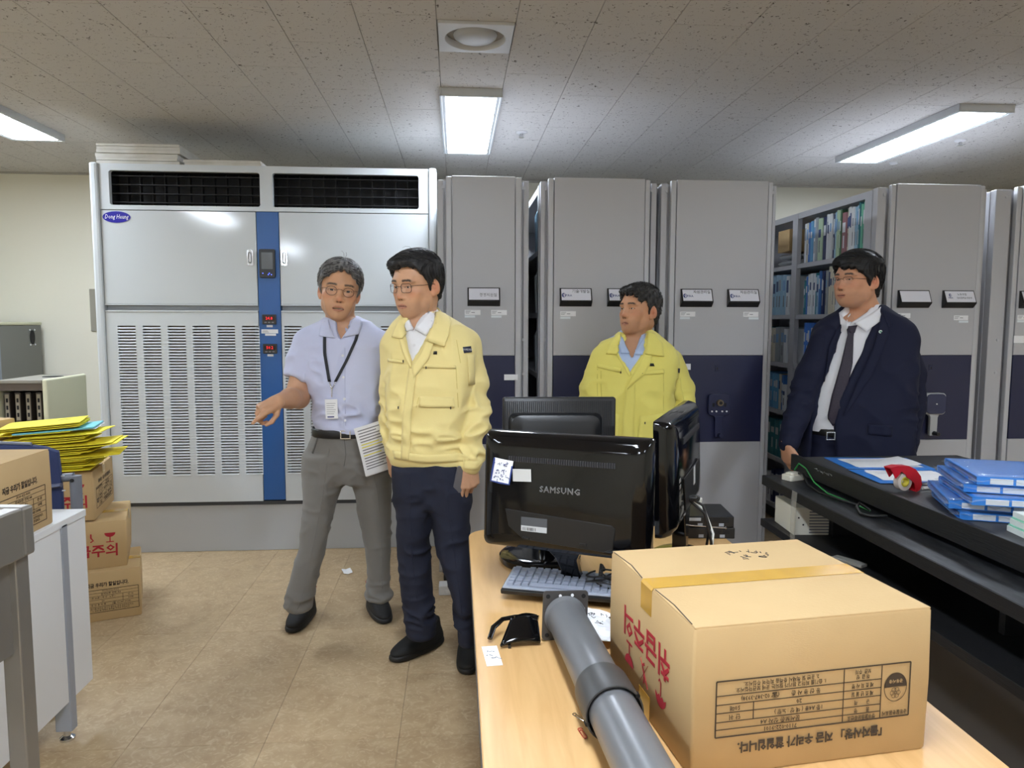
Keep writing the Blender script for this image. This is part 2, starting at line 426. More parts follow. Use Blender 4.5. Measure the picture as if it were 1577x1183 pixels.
# top fascia with two openings
b = MB()
g1, g2, gz0, gz1 = (-0.896, -0.039), (0.034, 0.894), 2.088, 2.286
for x0, x1, z0, z1 in ((-0.951, 0.951, gz1, 2.325), (-0.951, 0.951, 2.062, gz0), (-0.951, g1[0], gz0, gz1), (g1[1], g2[0], gz0, gz1), (g2[1], 0.951, gz0, gz1)):
    b.box(x0, x1, -0.002, 0.03, z0, z1)
mk('top_fascia', b, M_ACWHITE, ac)
for gi, (x0, x1) in enumerate((g1, g2)):
    b = MB(); b.box(x0-0.01, x1+0.01, 0.13, 0.14, gz0-0.01, gz1+0.01)
    b.box(x0-0.012, x0, 0.03, 0.14, gz0, gz1); b.box(x1, x1+0.012, 0.03, 0.14, gz0, gz1); b.box(x0, x1, 0.03, 0.14, gz0-0.012, gz0); b.box(x0, x1, 0.03, 0.14, gz1, gz1+0.012)
    # rounded corner fillets
    mk('outlet_box', b, M_DARK, ac)
    for (cx, cz, sx, sz) in ((x0, gz0, 1, 1), (x1, gz0, -1, 1), (x0, gz1, 1, -1), (x1, gz1, -1, -1)):
        b = MB(); r = 0.014; pts = [(cx, cz)] + [(cx+sx*(r-r*math.sin(a)), cz+sz*(r-r*math.cos(a))) for a in [R(90*i/4) for i in range(5)]]
        b.loft([[(x, -0.0018, z) for x, z in pts], [(x, 0.03, z) for x, z in pts]])
        mk('corner_fillet', b, M_ACWHITE, ac)
    for k in range(4):
        z = gz0 + 0.022 + k*0.051
        bb = MB().box(x0, x1, 0.035, 0.062, -0.0022, 0.0022)
        mk('blade', bb, M_VANE, ac, loc=(0, 0, z), rot=(0, 0, 0))
    nf = 12
    for k in range(1, nf):
        x = x0 + (x1-x0)*k/nf
        bx('fin', x-0.0018, x+0.0018, 0.075, 0.11, gz0, gz1, M_VANE, ac)
bx('blue_stripe', -0.065, 0.063, 0.002, 0.06, 0.319, 2.06, M_ACBLUE, ac, bevel=0.001)
for sgn in (-1, 1):
    x0, x1 = (-0.950, -0.069) if sgn < 0 else (0.067, 0.950)
    d = bx('door', x0, x1, 0.0, 0.05, 1.514, 2.058, M_ACGREY, ac, bevel=0.002)
    hx = -0.107 if sgn < 0 else 0.092
    h = mk('handle', MB().prism(rrect(0.036, 0.092, 0.008), 0.0, 0.004, YUP), M_CHROME, d, loc=(hx, 0, 1.79))
    b = MB().prism(rrect(0.018, 0.066, 0.008), 0.0042, 0.006, YUP); b.cur = 1; b.prism(rrect(0.010, 0.056, 0.004, cx=0.001), 0.006, 0.0085, YUP)
    mk('latch', b, [M_GAP, M_CHROME], d, loc=(hx, 0, 1.79))
    bx('groove', x0, x1, 0.03, 0.06, 1.474, 1.514, mat('groove', (150, 154, 158), 0.4), ac)
    bx('rail', x0, x1, -0.004, 0.03, 1.506, 1.513, M_ACWHITE, ac, bevel=0.001)
    bx('rail', x0, x1, -0.004, 0.03, 1.467, 1.476, M_ACWHITE, ac, bevel=0.001)
    # lower panel with six louvred columns
    z0, z1, vz0, vz1 = 0.313, 1.466, 0.479, 1.385
    cols = [((x0+0.065 if sgn < 0 else 0.083)+0.1437*k, (x0+0.065 if sgn < 0 else 0.083)+0.1437*k+0.102) for k in range(6)]
    b = MB(); b.box(x0, x1, 0, 0.02, vz1, z1); b.box(x0, x1, 0, 0.02, z0, vz0)
    edges = [x0] + [e for c in cols for e in c] + [x1]
    for k in range(0, len(edges), 2): b.box(edges[k], edges[k+1], 0, 0.02, vz0, vz1)
    pnl = mk('vent_panel', b, M_ACMATT, ac)
    bx('filter', x0+0.03, x1-0.03, 0.03, 0.035, vz0-0.02, vz1+0.02, M_FILTER, pnl)
    nr = 52; ph = (vz1-vz0)/nr
    for (cx0, cx1) in cols:
        b = MB()
        for r_ in range(nr):
            z = vz0 + r_*ph
            # hooded slat: slopes outward and down
            p = [(-0.003, z), (0.0, z+ph*0.44), (0.012, z+ph*0.52), (0.012, z+ph*0.42), (0.002, z+ph*0.34), (0.0, z+0.001)]
            b.loft([[(cx0, y, zz) for y, zz in p], [(cx1, y, zz) for y, zz in p]])
        mk('louvre_column', b, M_ACMATT, pnl, kind='stuff')
# badge, controller, displays on the stripe
bd = mk('badge', MB().prism([(0.078*math.cos(a), 0.033*math.sin(a)) for a in [2*math.pi*i/36 for i in range(36)]], 0, 0.003, YUP), mat('badge_blue', (30, 24, 150), 0.3), ac, loc=(-0.862, 0, 2.018), label='blue oval badge with white script')
text('Dong Heung', 0.036, M_WHITE, bd, (0, -0.0032, 0.001), sx=0.72, shear=0.25)
ct = mk('controller', MB().prism(rrect(0.094, 0.17, 0.01), 0, 0.014, YUP), mat('ctrl_black', (24, 26, 32), 0.3), ac, loc=(-0.006, 0.002, 1.756), bevel=0.003, label='black wall controller with a small screen')
mk('screen', MB().prism(rrect(0.066, 0.098, 0.003), 0.0142, 0.0148, YUP), mat('ctrl_screen', (92, 96, 100), 0.12, coat=0.5), ct, loc=(0, 0, 0.016))
for x, z in ((-0.026, -0.058), (0.012, -0.058), (0.006, -0.066), (0.024, -0.066)):
    mk('button', MB().cyl((x, -0.0158, z), 0.0035, 0.0015, 10, 'y'), mat('led_blue', (70, 90, 230), 0.4, emit=((90, 110, 255), 1.5)), ct)
for z, digits in ((1.424, '24.8'), (1.248, '50.2')):
    dp = mk('display', MB().prism(rrect(0.082, 0.058, 0.003), 0, 0.01, YUP), mat('display_black', (44, 40, 38), 0.4), ac, loc=(-0.004, 0.002, z), bevel=0.002)
    mk('window', MB().prism(rrect(0.068, 0.026, 0.002), 0.0102, 0.0106, YUP), mat('display_win', (40, 8, 10), 0.2), dp, loc=(0, 0, 0.006))
    text(digits, 0.024, mat('led_red', (220, 20, 30), 0.4, emit=((255, 30, 40), 1.2)), dp, (0, -0.0110, 0.006))
    for k in (-1, 0, 1):
        mk('key', MB().prism(rrect(0.014, 0.007, 0.002), 0.0102, 0.0115, YUP), M_GREYINK, dp, loc=(k*0.021, 0, -0.018))
    bx('label_sticker', -0.018, 0.018, -0.0006, 0.0006, -0.047, -0.034, M_WHITE, dp)
st = bx('asset_sticker', -0.049, 0.049, -0.001, 0.001, -0.012, 0.012, M_WHITE, ac, loc=(-0.004, 0.0008, 1.352))
for k in range(3): bx('print_line', -0.044, -0.012+0.004*k, -0.0014, -0.001, 0.003-k*0.005, 0.0045-k*0.005, M_GREYINK, st)
bx('asset_sticker', -0.032, 0.032, -0.001, 0.001, -0.006, 0.006, M_WHITE, ac, loc=(0.0, 0.0008, 1.332))

# spare panels lying on top
def board_stack(x0, x1, specs, grp, where):
    z = 2.326
    names = ['lowest', 'second from the bottom', 'third from the bottom', 'fourth from the bottom', 'fifth from the bottom', 'topmost']
    for k, (dx0, dx1, h) in enumerate(specs):
        nm = 'topmost' if k == len(specs)-1 else names[k]
        b = MB().box(x0+dx0, x1+dx1, 4.462+random.uniform(0, .012), 4.93, z, z+h)
        o = mk('ceiling_board', b, mat('board_white', (206, 204, 198), 0.8, noise=(9, 0.3, (192, 188, 178))), None, bevel=0.001,
               label='white mineral board, %s of the %s on the air conditioner' % (nm, where), cat='board', group=grp)
        z += h + 0.0015
board_stack(-2.085, -1.615, [(0, 0, .019), (0.0, -0.012, .017), (-0.006, -0.012, .022), (0.004, 0.006, .019), (0.004, 0.004, .018), (0.002, 0.0, .014)], 'boards in the tall stack', 'tall stack')
board_stack(-1.595, -1.145, [(0.01, 0, .016), (0, -0.006, .015)], 'boards in the low stack', 'low stack')

# ------------------------------------------------------------------ mobile shelving units
RY = 3.75
def name_plate(rack, x, w, lines, glare=False, loose=False):
    pl = mk('name_plate', MB().loft([[(xx, -0.004, 0.095), (xx, -0.0, 0.095), (xx, 0.0, 0.0), (xx, -0.006, 0.0), (xx, -0.034, 0.026)] for xx in (-w/2, w/2)]), M_BLACKP, rack, loc=(x, 0, 1.495), bevel=0.0015)
    ang = math.atan2(0.03, 0.069)
    ins = mk('insert', MB().prism(rrect(w-0.014, 0.064, 0.002), 0, 0.0015), M_PLATE, pl, loc=(0, -0.0205, 0.0605), rot=(R(90)-ang, 0, 0))
    for (s, sz, m, lx, ly, sx) in lines:
        text(s, sz, m, ins, (lx, ly, 0.002), (0, 0, 0), sx=sx)
    if loose:
        mk('loose_sheet', MB().box(-w/2+0.012, w/2-0.003, -0.036, 0.026, 0.0022, 0.0028), M_WHITE, ins, rot=(0, 0, R(1.5)))
    return ins
def logo(ins, x, y, s=1.0):
    b = MB(); n = 24
    ring = lambda r1, r2: [(r1*math.cos(2*math.pi*i/n), r2*math.sin(2*math.pi*i/n)) for i in range(n)]
    b.loft([[(p[0]*s, p[1]*s, 0.0019) for p in ring(0.010, 0.0125)], [(p[0]*s+0.0015*s, p[1]*s, 0.0021) for p in ring(0.0055, 0.0095)]], cap=False)
    b.tube([(-0.006*s, -0.010*s, 0.002), (0.001*s, 0.0, 0.002), (0.0*s, 0.008*s, 0.002), (-0.005*s, 0.005*s, 0.002)], 0.0016*s, 6, flat=0.2)
    mk('emblem', b, M_BLUEINK, ins, loc=(x, y, 0))
def sticker(rack, x, z, w=0.082, h=0.026, flip=False):
    s = bx('asset_sticker', -w/2, w/2, -0.0012, 0.0, -h/2, h/2, M_WHITE, rack, loc=(x, 0, z))
    for k in range(3): bx('print_line', -w*0.45, -w*(0.12+0.05*k), -0.0016, -0.0012, h*(0.25-0.22*k), h*(0.32-0.22*k), M_GREYINK, s)
    bx('print_line', -w*0.08, w*0.14, -0.0016, -0.0012, -0.002, 0.001, M_GREYINK, s)
    xx = x + (0.016 if flip else -0.014)
    bx('small_sticker', -0.027, 0.027, -0.001, 0.0, -0.006, 0.006, mat('sticker_pale', (226, 232, 236), 0.7), rack, loc=(xx, 0, z-0.021))

SHELF_Z = [0.12, 0.46, 0.80, 1.133, 1.465, 1.80]
def rack(label, l, s0, p0, p1, s1, r, left_open=False, left_shut=True, single=False):
    xc = (p0+p1)/2
    t = thing('mobile_shelving', label, 'shelving unit', (xc, RY, 0), 0)
    L, S0, P0, P1, S1, R_ = [v-xc for v in (l, s0, p0, p1, s1, r)]
    H = 2.15; D = 1.86
    bx('end_panel', P0, P1, 0, 0.03, 1.2385, H+0.004, M_RACK, t, bevel=0.003)
    bx('band_panel', P0, P1, 0, 0.03, 0.772, 1.2375, M_NAVY, t, bevel=0.001)
    bx('lower_panel', P0, P1, 0, 0.03, 0.085, 0.771, M_RACK, t, bevel=0.003)
    for a, b_ in ((S0, P0-0.0025), (P1+0.0025, S1)):
        bx('edge_trim', a, b_, 0.004, 0.034, 0.085, H, M_RACK2, t, bevel=0.004)
    for a, b_ in ((L, S0-0.012), (S1+0.012, R_)):
        f = bx('flange', a, b_, 0.03, 0.075, 0.085, H-0.012, M_RACK, t, bevel=0.003)
        for z in (2.10, 1.32, 1.14, 0.4):
            mk('cap', MB().cyl(((a+b_)/2+ (0.012 if a == L else -0.012), 0.026, z), 0.008, 0.006, 12, 'y'), M_RACK2, f)
    bx('back_web', L+0.004, R_-0.004, 0.05, 0.062, 0.085, H-0.014, M_RACK, t)
    bx('plinth', P0, P1, 0.012, 0.06, 0.0, 0.085, mat('plinth', (150, 150, 152), 0.5), t)
    # carcass: posts, shelves, divider
    for y in (0.075, 0.93, 1.79):
        for x0, x1 in ((L, L+0.03), (R_-0.03, R_)):
            bx('post', x0-(0.003 if x0 < 0 else -0.003), x1-(0.003 if x0 < 0 else -0.003), y, y+0.07, 0.06, H-0.02, M_RACK, t)
    if not single: bx('divider', -0.004, 0.004, 0.08, D, 0.06, H-0.02, M_RACK, t)
    for z in SHELF_Z:
        bx('shelf', L+0.002, R_-0.002, 0.075, D, z-0.03, z, M_RACK, t, bevel=0.002)
    bx('top_shelf', L+0.001, R_-0.001, 0.077, D, H-0.055, H-0.016, M_RACK, t, bevel=0.002)
    bx('end_sheet', L+0.004, R_-0.004, D, D+0.01, 0.06, H-0.02, M_RACK, t)
    bx('base_rail', L+0.02, R_-0.02, 0.08, D, 0.01, 0.075, M_GAP, t)
    if left_shut: bx('side_sheet', L-0.001, L+0.004, 0.076, D, 0.09, H-0.02, M_RACK, t)
    bx('side_sheet', R_-0.004, R_+0.001, 0.076, D, 0.09, H-0.02, M_RACK, t)
    return t
RK = {}
RK[1] = rack('narrow grey mobile shelving unit next to the air conditioner', -0.093, -0.05, -0.018, 0.304, 0.338, 0.378, single=True, left_shut=True)
RK[2] = rack('grey mobile shelving unit behind the man in the yellow green jacket at the monitors', 0.439, 0.476, 0.507, 0.982, 1.01, 1.052, left_shut=False)
RK[3] = rack('grey mobile shelving unit with a navy crank plate lacking its cover', 1.076, 1.121, 1.152, 1.641, 1.668, 1.698)
RK[4] = rack('grey mobile shelving unit with an open side of books, behind the suited man', 2.259, 2.321, 2.35, 2.822, 2.848, 2.877, left_shut=False)
RK[5] = rack('grey mobile shelving unit cut off by the right edge of the photo', 2.933, 3.034, 3.064, 3.54, 3.57, 3.61)

ko = 0.0185
def fira(r, x, w, word, blank=False, glare=False):
    ins = name_plate(r, x, w, [('FIRA', 0.017, M_BLUEINK, -w*0.5+0.045, -0.006, 1.0), (word, 0.0205, M_INK, 0.026, 0.017, 0.98)])
    logo(ins, -w*0.5+0.019, -0.004)
    return ins
x0 = lambda k, x: x - RK[k].location.x
name_plate(RK[1], x0(1, 0.143), 0.168, [('경영지원실', 0.022, M_GREYINK, 0.022, -0.006, 0.9)], loose=False)
sticker(RK[1], x0(1, 0.085), 1.462); sticker(RK[1], x0(1, 0.222), 1.462, flip=False)
fira(RK[2], x0(2, 0.6215), 0.168, '기술개발실'); fira(RK[2], x0(2, 0.872), 0.168, '기술개발실')
sticker(RK[2], x0(2, 0.583), 1.457); sticker(RK[2], x0(2, 0.90), 1.457, flip=True)
fira(RK[3], x0(3, 1.265), 0.17, '자원관리실'); fira(RK[3], x0(3, 1.518), 0.17, '자원관리실')
sticker(RK[3], x0(3, 1.222), 1.457); sticker(RK[3], x0(3, 1.566), 1.457, flip=True)
name_plate(RK[4], x0(4, 2.467), 0.178, [])
ins = name_plate(RK[4], x0(4, 2.721), 0.178, [('노동조합', 0.0145, M_GREYINK, 0.012, 0.012, 1.0), ('대외협력운영본부', 0.0125, M_GREYINK, 0.022, -0.009, 0.95), ('FIRA', 0.011, M_BLUEINK, -0.056, -0.008, 1.2)])
logo(ins, -0.056, 0.008, 0.75)
sticker(RK[4], x0(4, 2.416), 1.453); sticker(RK[4], x0(4, 2.747), 1.442, flip=True)
name_plate(RK[5], x0(5, 3.165), 0.178, [('FIRA', 0.017, M_BLUEINK, -0.04, -0.006, 1)])
sticker(RK[5], x0(5, 3.115), 1.445); 
bx('asset_sticker', -0.04, 0.04, -0.0012, 0, -0.02, 0.02, M_WHITE, RK[5], loc=(x0(5, 3.10), 0, 1.325))
bx('asset_sticker', -0.036, 0.036, -0.0012, 0, -0.015, 0.015, M_WHITE, RK[1], loc=(x0(1, 0.297)-0.012, 0, 1.125))
bx('asset_sticker', -0.04, 0.04, -0.0012, 0, -0.016, 0.016, M_WHITE, RK[3], loc=(x0(3, 1.205), 0, 1.178))

def crank(r, x, cover):
    hz = 0.975
    side = M_NAVY if not cover else mat('crank_grey', (176, 178, 180), 0.4)
    c = mk('crank', MB().prism(rrect(0.118, 0.118, 0.02), 0, 0.022 if not cover else 0.042, YUP), side, r, loc=(x, 0, hz), bevel=0.004)
    if cover:
        mk('cover', MB().prism(rrect(0.108, 0.108, 0.022), 0.042, 0.050, YUP), mat('crank_cover', (44, 50, 82), 0.4), c, bevel=0.003)
        mk('pin', MB().cyl((0, -0.053, 0), 0.004, 0.004, 8, 'y'), M_WHITE, c)
    else:
        mk('hub', MB().cyl((0, -0.042, 0.012), 0.017, 0.022, 16, 'y'), mat('brass_dull', (120, 108, 88), 0.4, 0.8), c)
        mk('hub_core', MB().cyl((0, -0.045, 0.012), 0.009, 0.004, 12, 'y'), M_DARK, c)
        for k in (-0.04, -0.016, 0.016, 0.04):
            mk('screw', MB().cyl((k, -0.026, -0.035), 0.005, 0.005, 8, 'y'), M_WHITE, c)
        for sx in (-1, 1): mk('slot', MB().prism(rrect(0.012, 0.02, 0.003, cx=sx*0.032), 0.0222, 0.0235, YUP), M_DARK, c)
    y0, y1 = (-0.022, -0.006) if not cover else (-0.036, -0.014)
    b = MB().loft([[(-w, y, z) for w, y in ((0.024, y0), (-0.024, y0), (-0.024, y1), (0.024, y1))] if False else
                   [(-w, y0, z), (w, y0, z), (w, y1, z), (-w, y1, z)] for w, z in ((0.030, -0.058), (0.022, -0.075), (0.021, -0.16), (0.019, -0.176))])
    mk('lever', b, side, c, bevel=0.004)
    k0 = -0.075 if cover else -0.05
    mk('knob', MB().cyl((0.004, k0, -0.163), 0.011, 0.045, 14, 'y', r2=0.013), M_BLACKP if cover else M_NAVY, c, smooth=40, bevel=0.002)
    lk = bx('lock', -0.012, 0.012, -0.003, 0, -0.016, 0.016, M_NAVY, r, loc=(x-0.01, 0, 1.17), bevel=0.002)
    bx('keyhole', -0.003, 0.003, -0.0035, -0.003, -0.008, 0.004, M_DARK, lk)
crank(RK[3], x0(3, 1.40), False); crank(RK[4], x0(4, 2.60), True); crank(RK[2], x0(2, 0.74), True); crank(RK[5], x0(5, 3.30), True)

# ------------------------------------------------------------------ books and files in the open side of the fourth unit
XS = 2.262
ORD = ['first', 'second', 'third', 'fourth', 'fifth', 'sixth', 'seventh', 'eighth', 'ninth', 'tenth', 'eleventh', 'twelfth', 'thirteenth', 'fourteenth', 'fifteenth', 'sixteenth',
       'seventeenth', 'eighteenth', 'nineteenth', 'twentieth', 'twenty-first', 'twenty-second', 'twenty-third', 'twenty-fourth', 'twenty-fifth', 'twenty-sixth', 'twenty-seventh', 'twenty-eighth', 'twenty-ninth', 'thirtieth']
BC = {'white': (216, 220, 222), 'blue': (60, 110, 176), 'pale blue': (150, 186, 208), 'dark blue': (28, 40, 84), 'tan': (172, 140, 92), 'pale green': (176, 200, 168), 'dark green': (74, 112, 84),
      'grey': (150, 156, 160), 'dusty rose': (140, 96, 100), 'mint': (122, 196, 170), 'teal': (44, 120, 130), 'cream': (206, 200, 180), 'bright blue': (54, 112, 196), 'sky blue': (96, 156, 200)}
def book_row(y0, seq, z, where, group, order, lean=0.0, thick=1.0, unit='book'):
    """spines face the aisle (-x); runs from y0 towards larger y"""
    y = y0
    n = len(seq)
    for i, (c, w, h) in enumerate(seq):
        w *= thick; dpt = 0.21
        m = mat('cover_'+c.replace(' ', '_'), BC[c], 0.5)
        r = min(w*0.35, 0.006)
        prof = [(XS+0.03, -w/2), (XS+0.03, w/2)]
        pts = [(0.0+r, 0.0), (0.0, r), (0.0, w-r), (r, w), (dpt, w), (dpt, 0.0)]
        b = MB().loft([[(px, py, 0) for px, py in pts], [(px, py, h) for px, py in pts]])
        k = ORD[i] if i < len(ORD) else str(i)
        o = mk('book', b, m, None, loc=(XS+0.012+random.uniform(0, .012), y, z+0.0005), rot=(0, 0, random.uniform(-.005, .005)),
               label='%s %s, %s from the %s end on the %s' % (c, unit, k, order, where), cat='book', group=group)
        lm = mat('label_paper', (206, 210, 212), 0.6) if c not in ('white', 'cream', 'pale green', 'pale blue', 'grey') else mat(*random.choice((('label_pale_blue', (120, 156, 196), 0.6), ('label_grey2', (150, 158, 168), 0.6), ('label_navy', (60, 76, 116), 0.6))))
        lw = w*0.62
        bx('spine_label', -0.0006, 0.0004, w/2-lw/2, w/2+lw/2, h*random.uniform(.55, .62), h*random.uniform(.74, .9), lm, o)
        if random.random() < 0.6: bx('spine_title', -0.0005, 0.0004, w/2-w*.12, w/2+w*.12, h*.2, h*.48, M_GREYINK if c in ('white', 'cream', 'pale green', 'pale blue', 'grey', 'mint') else mat('label_paper', (206, 210, 212), 0.6), o)
        y += w + 0.0026
    return y
def seq(spec):
    out = []
    for c, n, w, h in spec:
        for _ in range(n): out.append((c, w*random.uniform(.9, 1.1), h*random.uniform(.97, 1.02)))
    return out
G4 = 'books on the open shelves'
# rows run from the pillar nearest the camera to the far post
book_row(3.905, seq([('mint', 4, .016, .285), ('teal', 1, .014, .285), ('pale blue', 2, .018, .28), ('white', 3, .02, .28), ('cream', 1, .02, .28), ('dusty rose', 1, .05, .262), ('dark green', 1, .014, .29), ('pale green', 2, .018, .285), ('pale blue', 1, .02, .275),
     ('dark blue', 1, .022, .27), ('white', 3, .022, .272), ('dark blue', 1, .04, .27), ('pale green', 1, .045, .268), ('grey', 1, .036, .272), ('white', 1, .036, .27), ('sky blue', 1, .03, .26), ('blue', 1, .02, .255), ('cream', 1, .03, .26), ('white', 1, .028, .255)]), 1.80, 'top shelf', G4, 'near')
book_row(3.905, seq([('white', 4, .022, .27), ('sky blue', 2, .02, .27), ('pale blue', 4, .022, .275), ('white', 3, .022, .285), ('cream', 3, .024, .29), ('grey', 2, .02, .27), ('dark blue', 2, .018, .27), ('blue', 1, .022, .28), ('pale blue', 1, .03, .25), ('teal', 1, .022, .26), ('white', 3, .026, .262), ('blue', 1, .022, .25), ('teal', 1, .024, .22)]), 1.465, 'second shelf', G4, 'near')
book_row(4.20, seq([('bright blue', 12, .030, .275)]), 1.133, 'third shelf', G4, 'near', unit='folder')
book_row(4.35, seq([('white', 3, .05, .25), ('grey', 2, .04, .24)]), 0.80, 'fourth shelf', G4, 'near', unit='file')
book_row(4.82, seq([('white', 1, .05, .27), ('pale blue', 5, .055, .28), ('white', 2, .06, .28)]), 1.465, 'second shelf of the far bay', G4, 'near', unit='binder')
book_row(4.83, seq([('white', 1, .05, .24), ('grey', 2, .07, .25), ('cream', 2, .05, .24), ('teal', 1, .04, .25), ('dark blue', 2, .05, .24)]), 1.133, 'third shelf of the far bay', G4, 'near', unit='file')
book_row(4.82, seq([('white', 1, .05, .18), ('blue', 1, .03, .25), ('cream', 1, .03, .25), ('sky blue', 4, .05, .25), ('teal', 2, .05, .25)]), 0.80, 'fourth shelf of the far bay', G4, 'near', unit='file')
book_row(4.82, seq([('teal', 5, .07, .26), ('grey', 2, .05, .25)]), 0.46, 'fifth shelf of the far bay', G4, 'near', unit='file')
book_row(4.82, seq([('dark blue', 3, .06, .24), ('white', 2, .05, .2)]), 0.12, 'bottom shelf of the far bay', G4, 'near', unit='file')
t = bx('carton', 0, 0.2, 0, 0.17, 0, 0.15, M_CARD, None, loc=(2.275, 4.84, 1.90), bevel=0.003, label='small brown carton lying on bags on the far bay top shelf', cat='box')
for k, (dy, dx, lab) in enumerate(((0, 0, 'lower'), (0.01, 0.01, 'upper'))):
    b = MB(); rings = []
    for u in range(9):
        f = u/8; w = 0.5*math.sin(math.pi*min(max(f, .02), .98))**0.4
        rings.append([(2.27+dx+0.11+0.105*math.cos(a)*w*2*0.95, 4.83+dy+f*0.28, 1.801+0.05*k+0.024+0.022*math.sin(a)*w*2) for a in [2*math.pi*i/12 for i in range(12)]])
    b.loft(rings)
    mk('plastic_bag', b, mat('bag_white', (200, 204, 206), 0.4), None, smooth=60, label='%s flat white plastic bag under the carton on the far bay shelf' % lab, cat='bag')
# things glimpsed in the narrow gap beside the second unit
for z, w, c, lab in ((1.80, .09, 'pale blue', 'pale blue roll of papers leaning on the top shelf in the narrow gap'), (1.465, .05, 'grey', 'grey sheaf of papers on the second shelf in the narrow gap'), (1.133, .06, 'grey', 'grey sheaf of papers on the third shelf in the narrow gap')):
    mk('paper_sheaf', MB().prism([(0, 0), (0.2, 0), (0.2, 0.24), (0.03, 0.27), (-0.004, 0.2)], 0, w, Matrix.Rotation(R(90), 4, 'X')), mat('cover_'+c.replace(' ', '_'), BC[c], 0.5), None, loc=(0.447, 4.1, z+0.002), label=lab, cat='papers')

# ------------------------------------------------------------------ cartons
def scribble(rows, size, seed):
    """illegible handwriting: rows of (x, y, n) loops"""
    rnd = random.Random(seed); out = []
    for x, y, n in rows:
        for k in range(n):
            cx = x + k*size*1.15
            for q in range(rnd.choice((1, 2, 2, 3))):
                px, py = cx+rnd.uniform(-.4, .2)*size, y+rnd.uniform(-.4, .5)*size
                ln = [(px, py)]
                for w in range(rnd.choice((2, 3, 4))):
                    px += rnd.uniform(-.35, .6)*size; py += rnd.uniform(-.5, .5)*size; ln.append((px, py))
                out.append(ln)
    return out

def print_table(parent, w, h, m):
    """the black print of a document carton, in a plane x right, z up, centred, w x h overall"""
    g = MB(); t = 0.0011
    def bar(x0, x1, z0, z1): g.box(x0, x1, -0.0004, 0.0, z0, z1)
    L, Rr, T, B = -w/2, w/2, h*0.22, -h/2
    c1, c2, c3 = L+w*0.155, L+w*0.155+w*0.20, Rr-w*0.185
    rows = [T-(T-B)*q for q in (0, .135, .27, .43, .58, .74, 1.0)]
    for z in (rows[0], rows[6]): bar(L, Rr, z-t, z+t)
    for x in (L, Rr): bar(x-t, x+t, B, T)
    for z in rows[1:6]: bar(c1, Rr, z-t*.6, z+t*.6)
    for x in (c1, c2): bar(x-t*.7, x+t*.7, B, T)
    bar(c3-t*.7, c3+t*.7, rows[4], rows[2])
    p = mk('printed_table', g, m, parent)
    k = h*0.076; mid = lambda i: (rows[i]+rows[i+1])/2
    tx = lambda s, x, z, size=k, **kw: text(s, size, m, p, (x, -0.0003, z), ext=0.0002, **kw)
    text('「물자사랑」 지금 우리가 할일입니다.', h*0.15, m, p, (w*0.0, -0.0003, h*0.37), ext=0.0002, sx=0.88*w/(h*2.7), bold=0.0008)
    lx = (c1+c2)/2
    for i, s in enumerate(('정부물품분류번호', '품        명', '규        격', '제 조 년 월 일', '제 조 회 사 명')): tx(s, lx, mid(i), k*0.92, sx=0.8)
    tx('취 급  상\n보관  주의', lx, mid(5), k*0.9, sx=0.8)
    mx = (c2+c3)/2
    tx('7110-022-9101', (c2+Rr)/2, mid(0)); tx('문서보존 상자 A4', (c2+Rr)/2, mid(1)); tx('1종 A4용 ( 색 상 : 노랑 )', mx, mid(2), sx=0.9); tx('20', mx, mid(3))
    tx('단 위', (c3+Rr)/2, mid(2)); tx('50매', (c3+Rr)/2, mid(3)); tx('동 산 용 사 촌        (☎ 02-387-3938)', (c2+Rr)/2, mid(4), sx=0.95)
    tx('1. 습기를 피하고 환기가 잘되는 곳에 보관하십시오.\n2. 운반 및 적재시 충격을 피하여 주십시오.', (c2+Rr)/2, mid(5), k*0.9, sx=0.88)
    ex = (L+c1)/2; ez = (rows[0]+B)/2-h*0.04; er = w*0.062
    tx('공동활용품표시', ex, T-h*0.06, k*0.9, sx=0.85)
    b = MB(); n = 32
    b.loft([[(er*math.cos(2*math.pi*i/n), -0.0003, er*1.15*math.sin(2*math.pi*i/n)) for i in range(n)], [(er*.95*math.cos(2*math.pi*i/n), -0.0003, er*1.1*math.sin(2*math.pi*i/n)) for i in range(n)]], cap=False)
    b.loft([[(er*math.cos(math.pi+math.pi*i/n), -0.0003, er*1.15*math.sin(math.pi+math.pi*i/n)) for i in range(n+1)], [(er*.2*math.cos(math.pi+math.pi*i/n), -0.0003, -0.0005) for i in range(n+1)]], cap=False, closed=False)
    for k2 in range(6):
        a = 2*math.pi*k2/6; cx, cz = er*.26*math.cos(a), er*.45+er*.26*math.sin(a)
        b.loft([[(cx+er*r_*math.cos(2*math.pi*i/12), -0.0003, cz+er*r_*math.sin(2*math.pi*i/12)) for i in range(12)] for r_ in (.2, .165)], cap=False)
    e = mk('printed_emblem', b, m, p, loc=(ex, 0, ez), recalc=False)
    text('공동사용', k*0.75, M_CARD, p, (ex, -0.0006, ez-er*0.5), ext=0.0002)
    return p

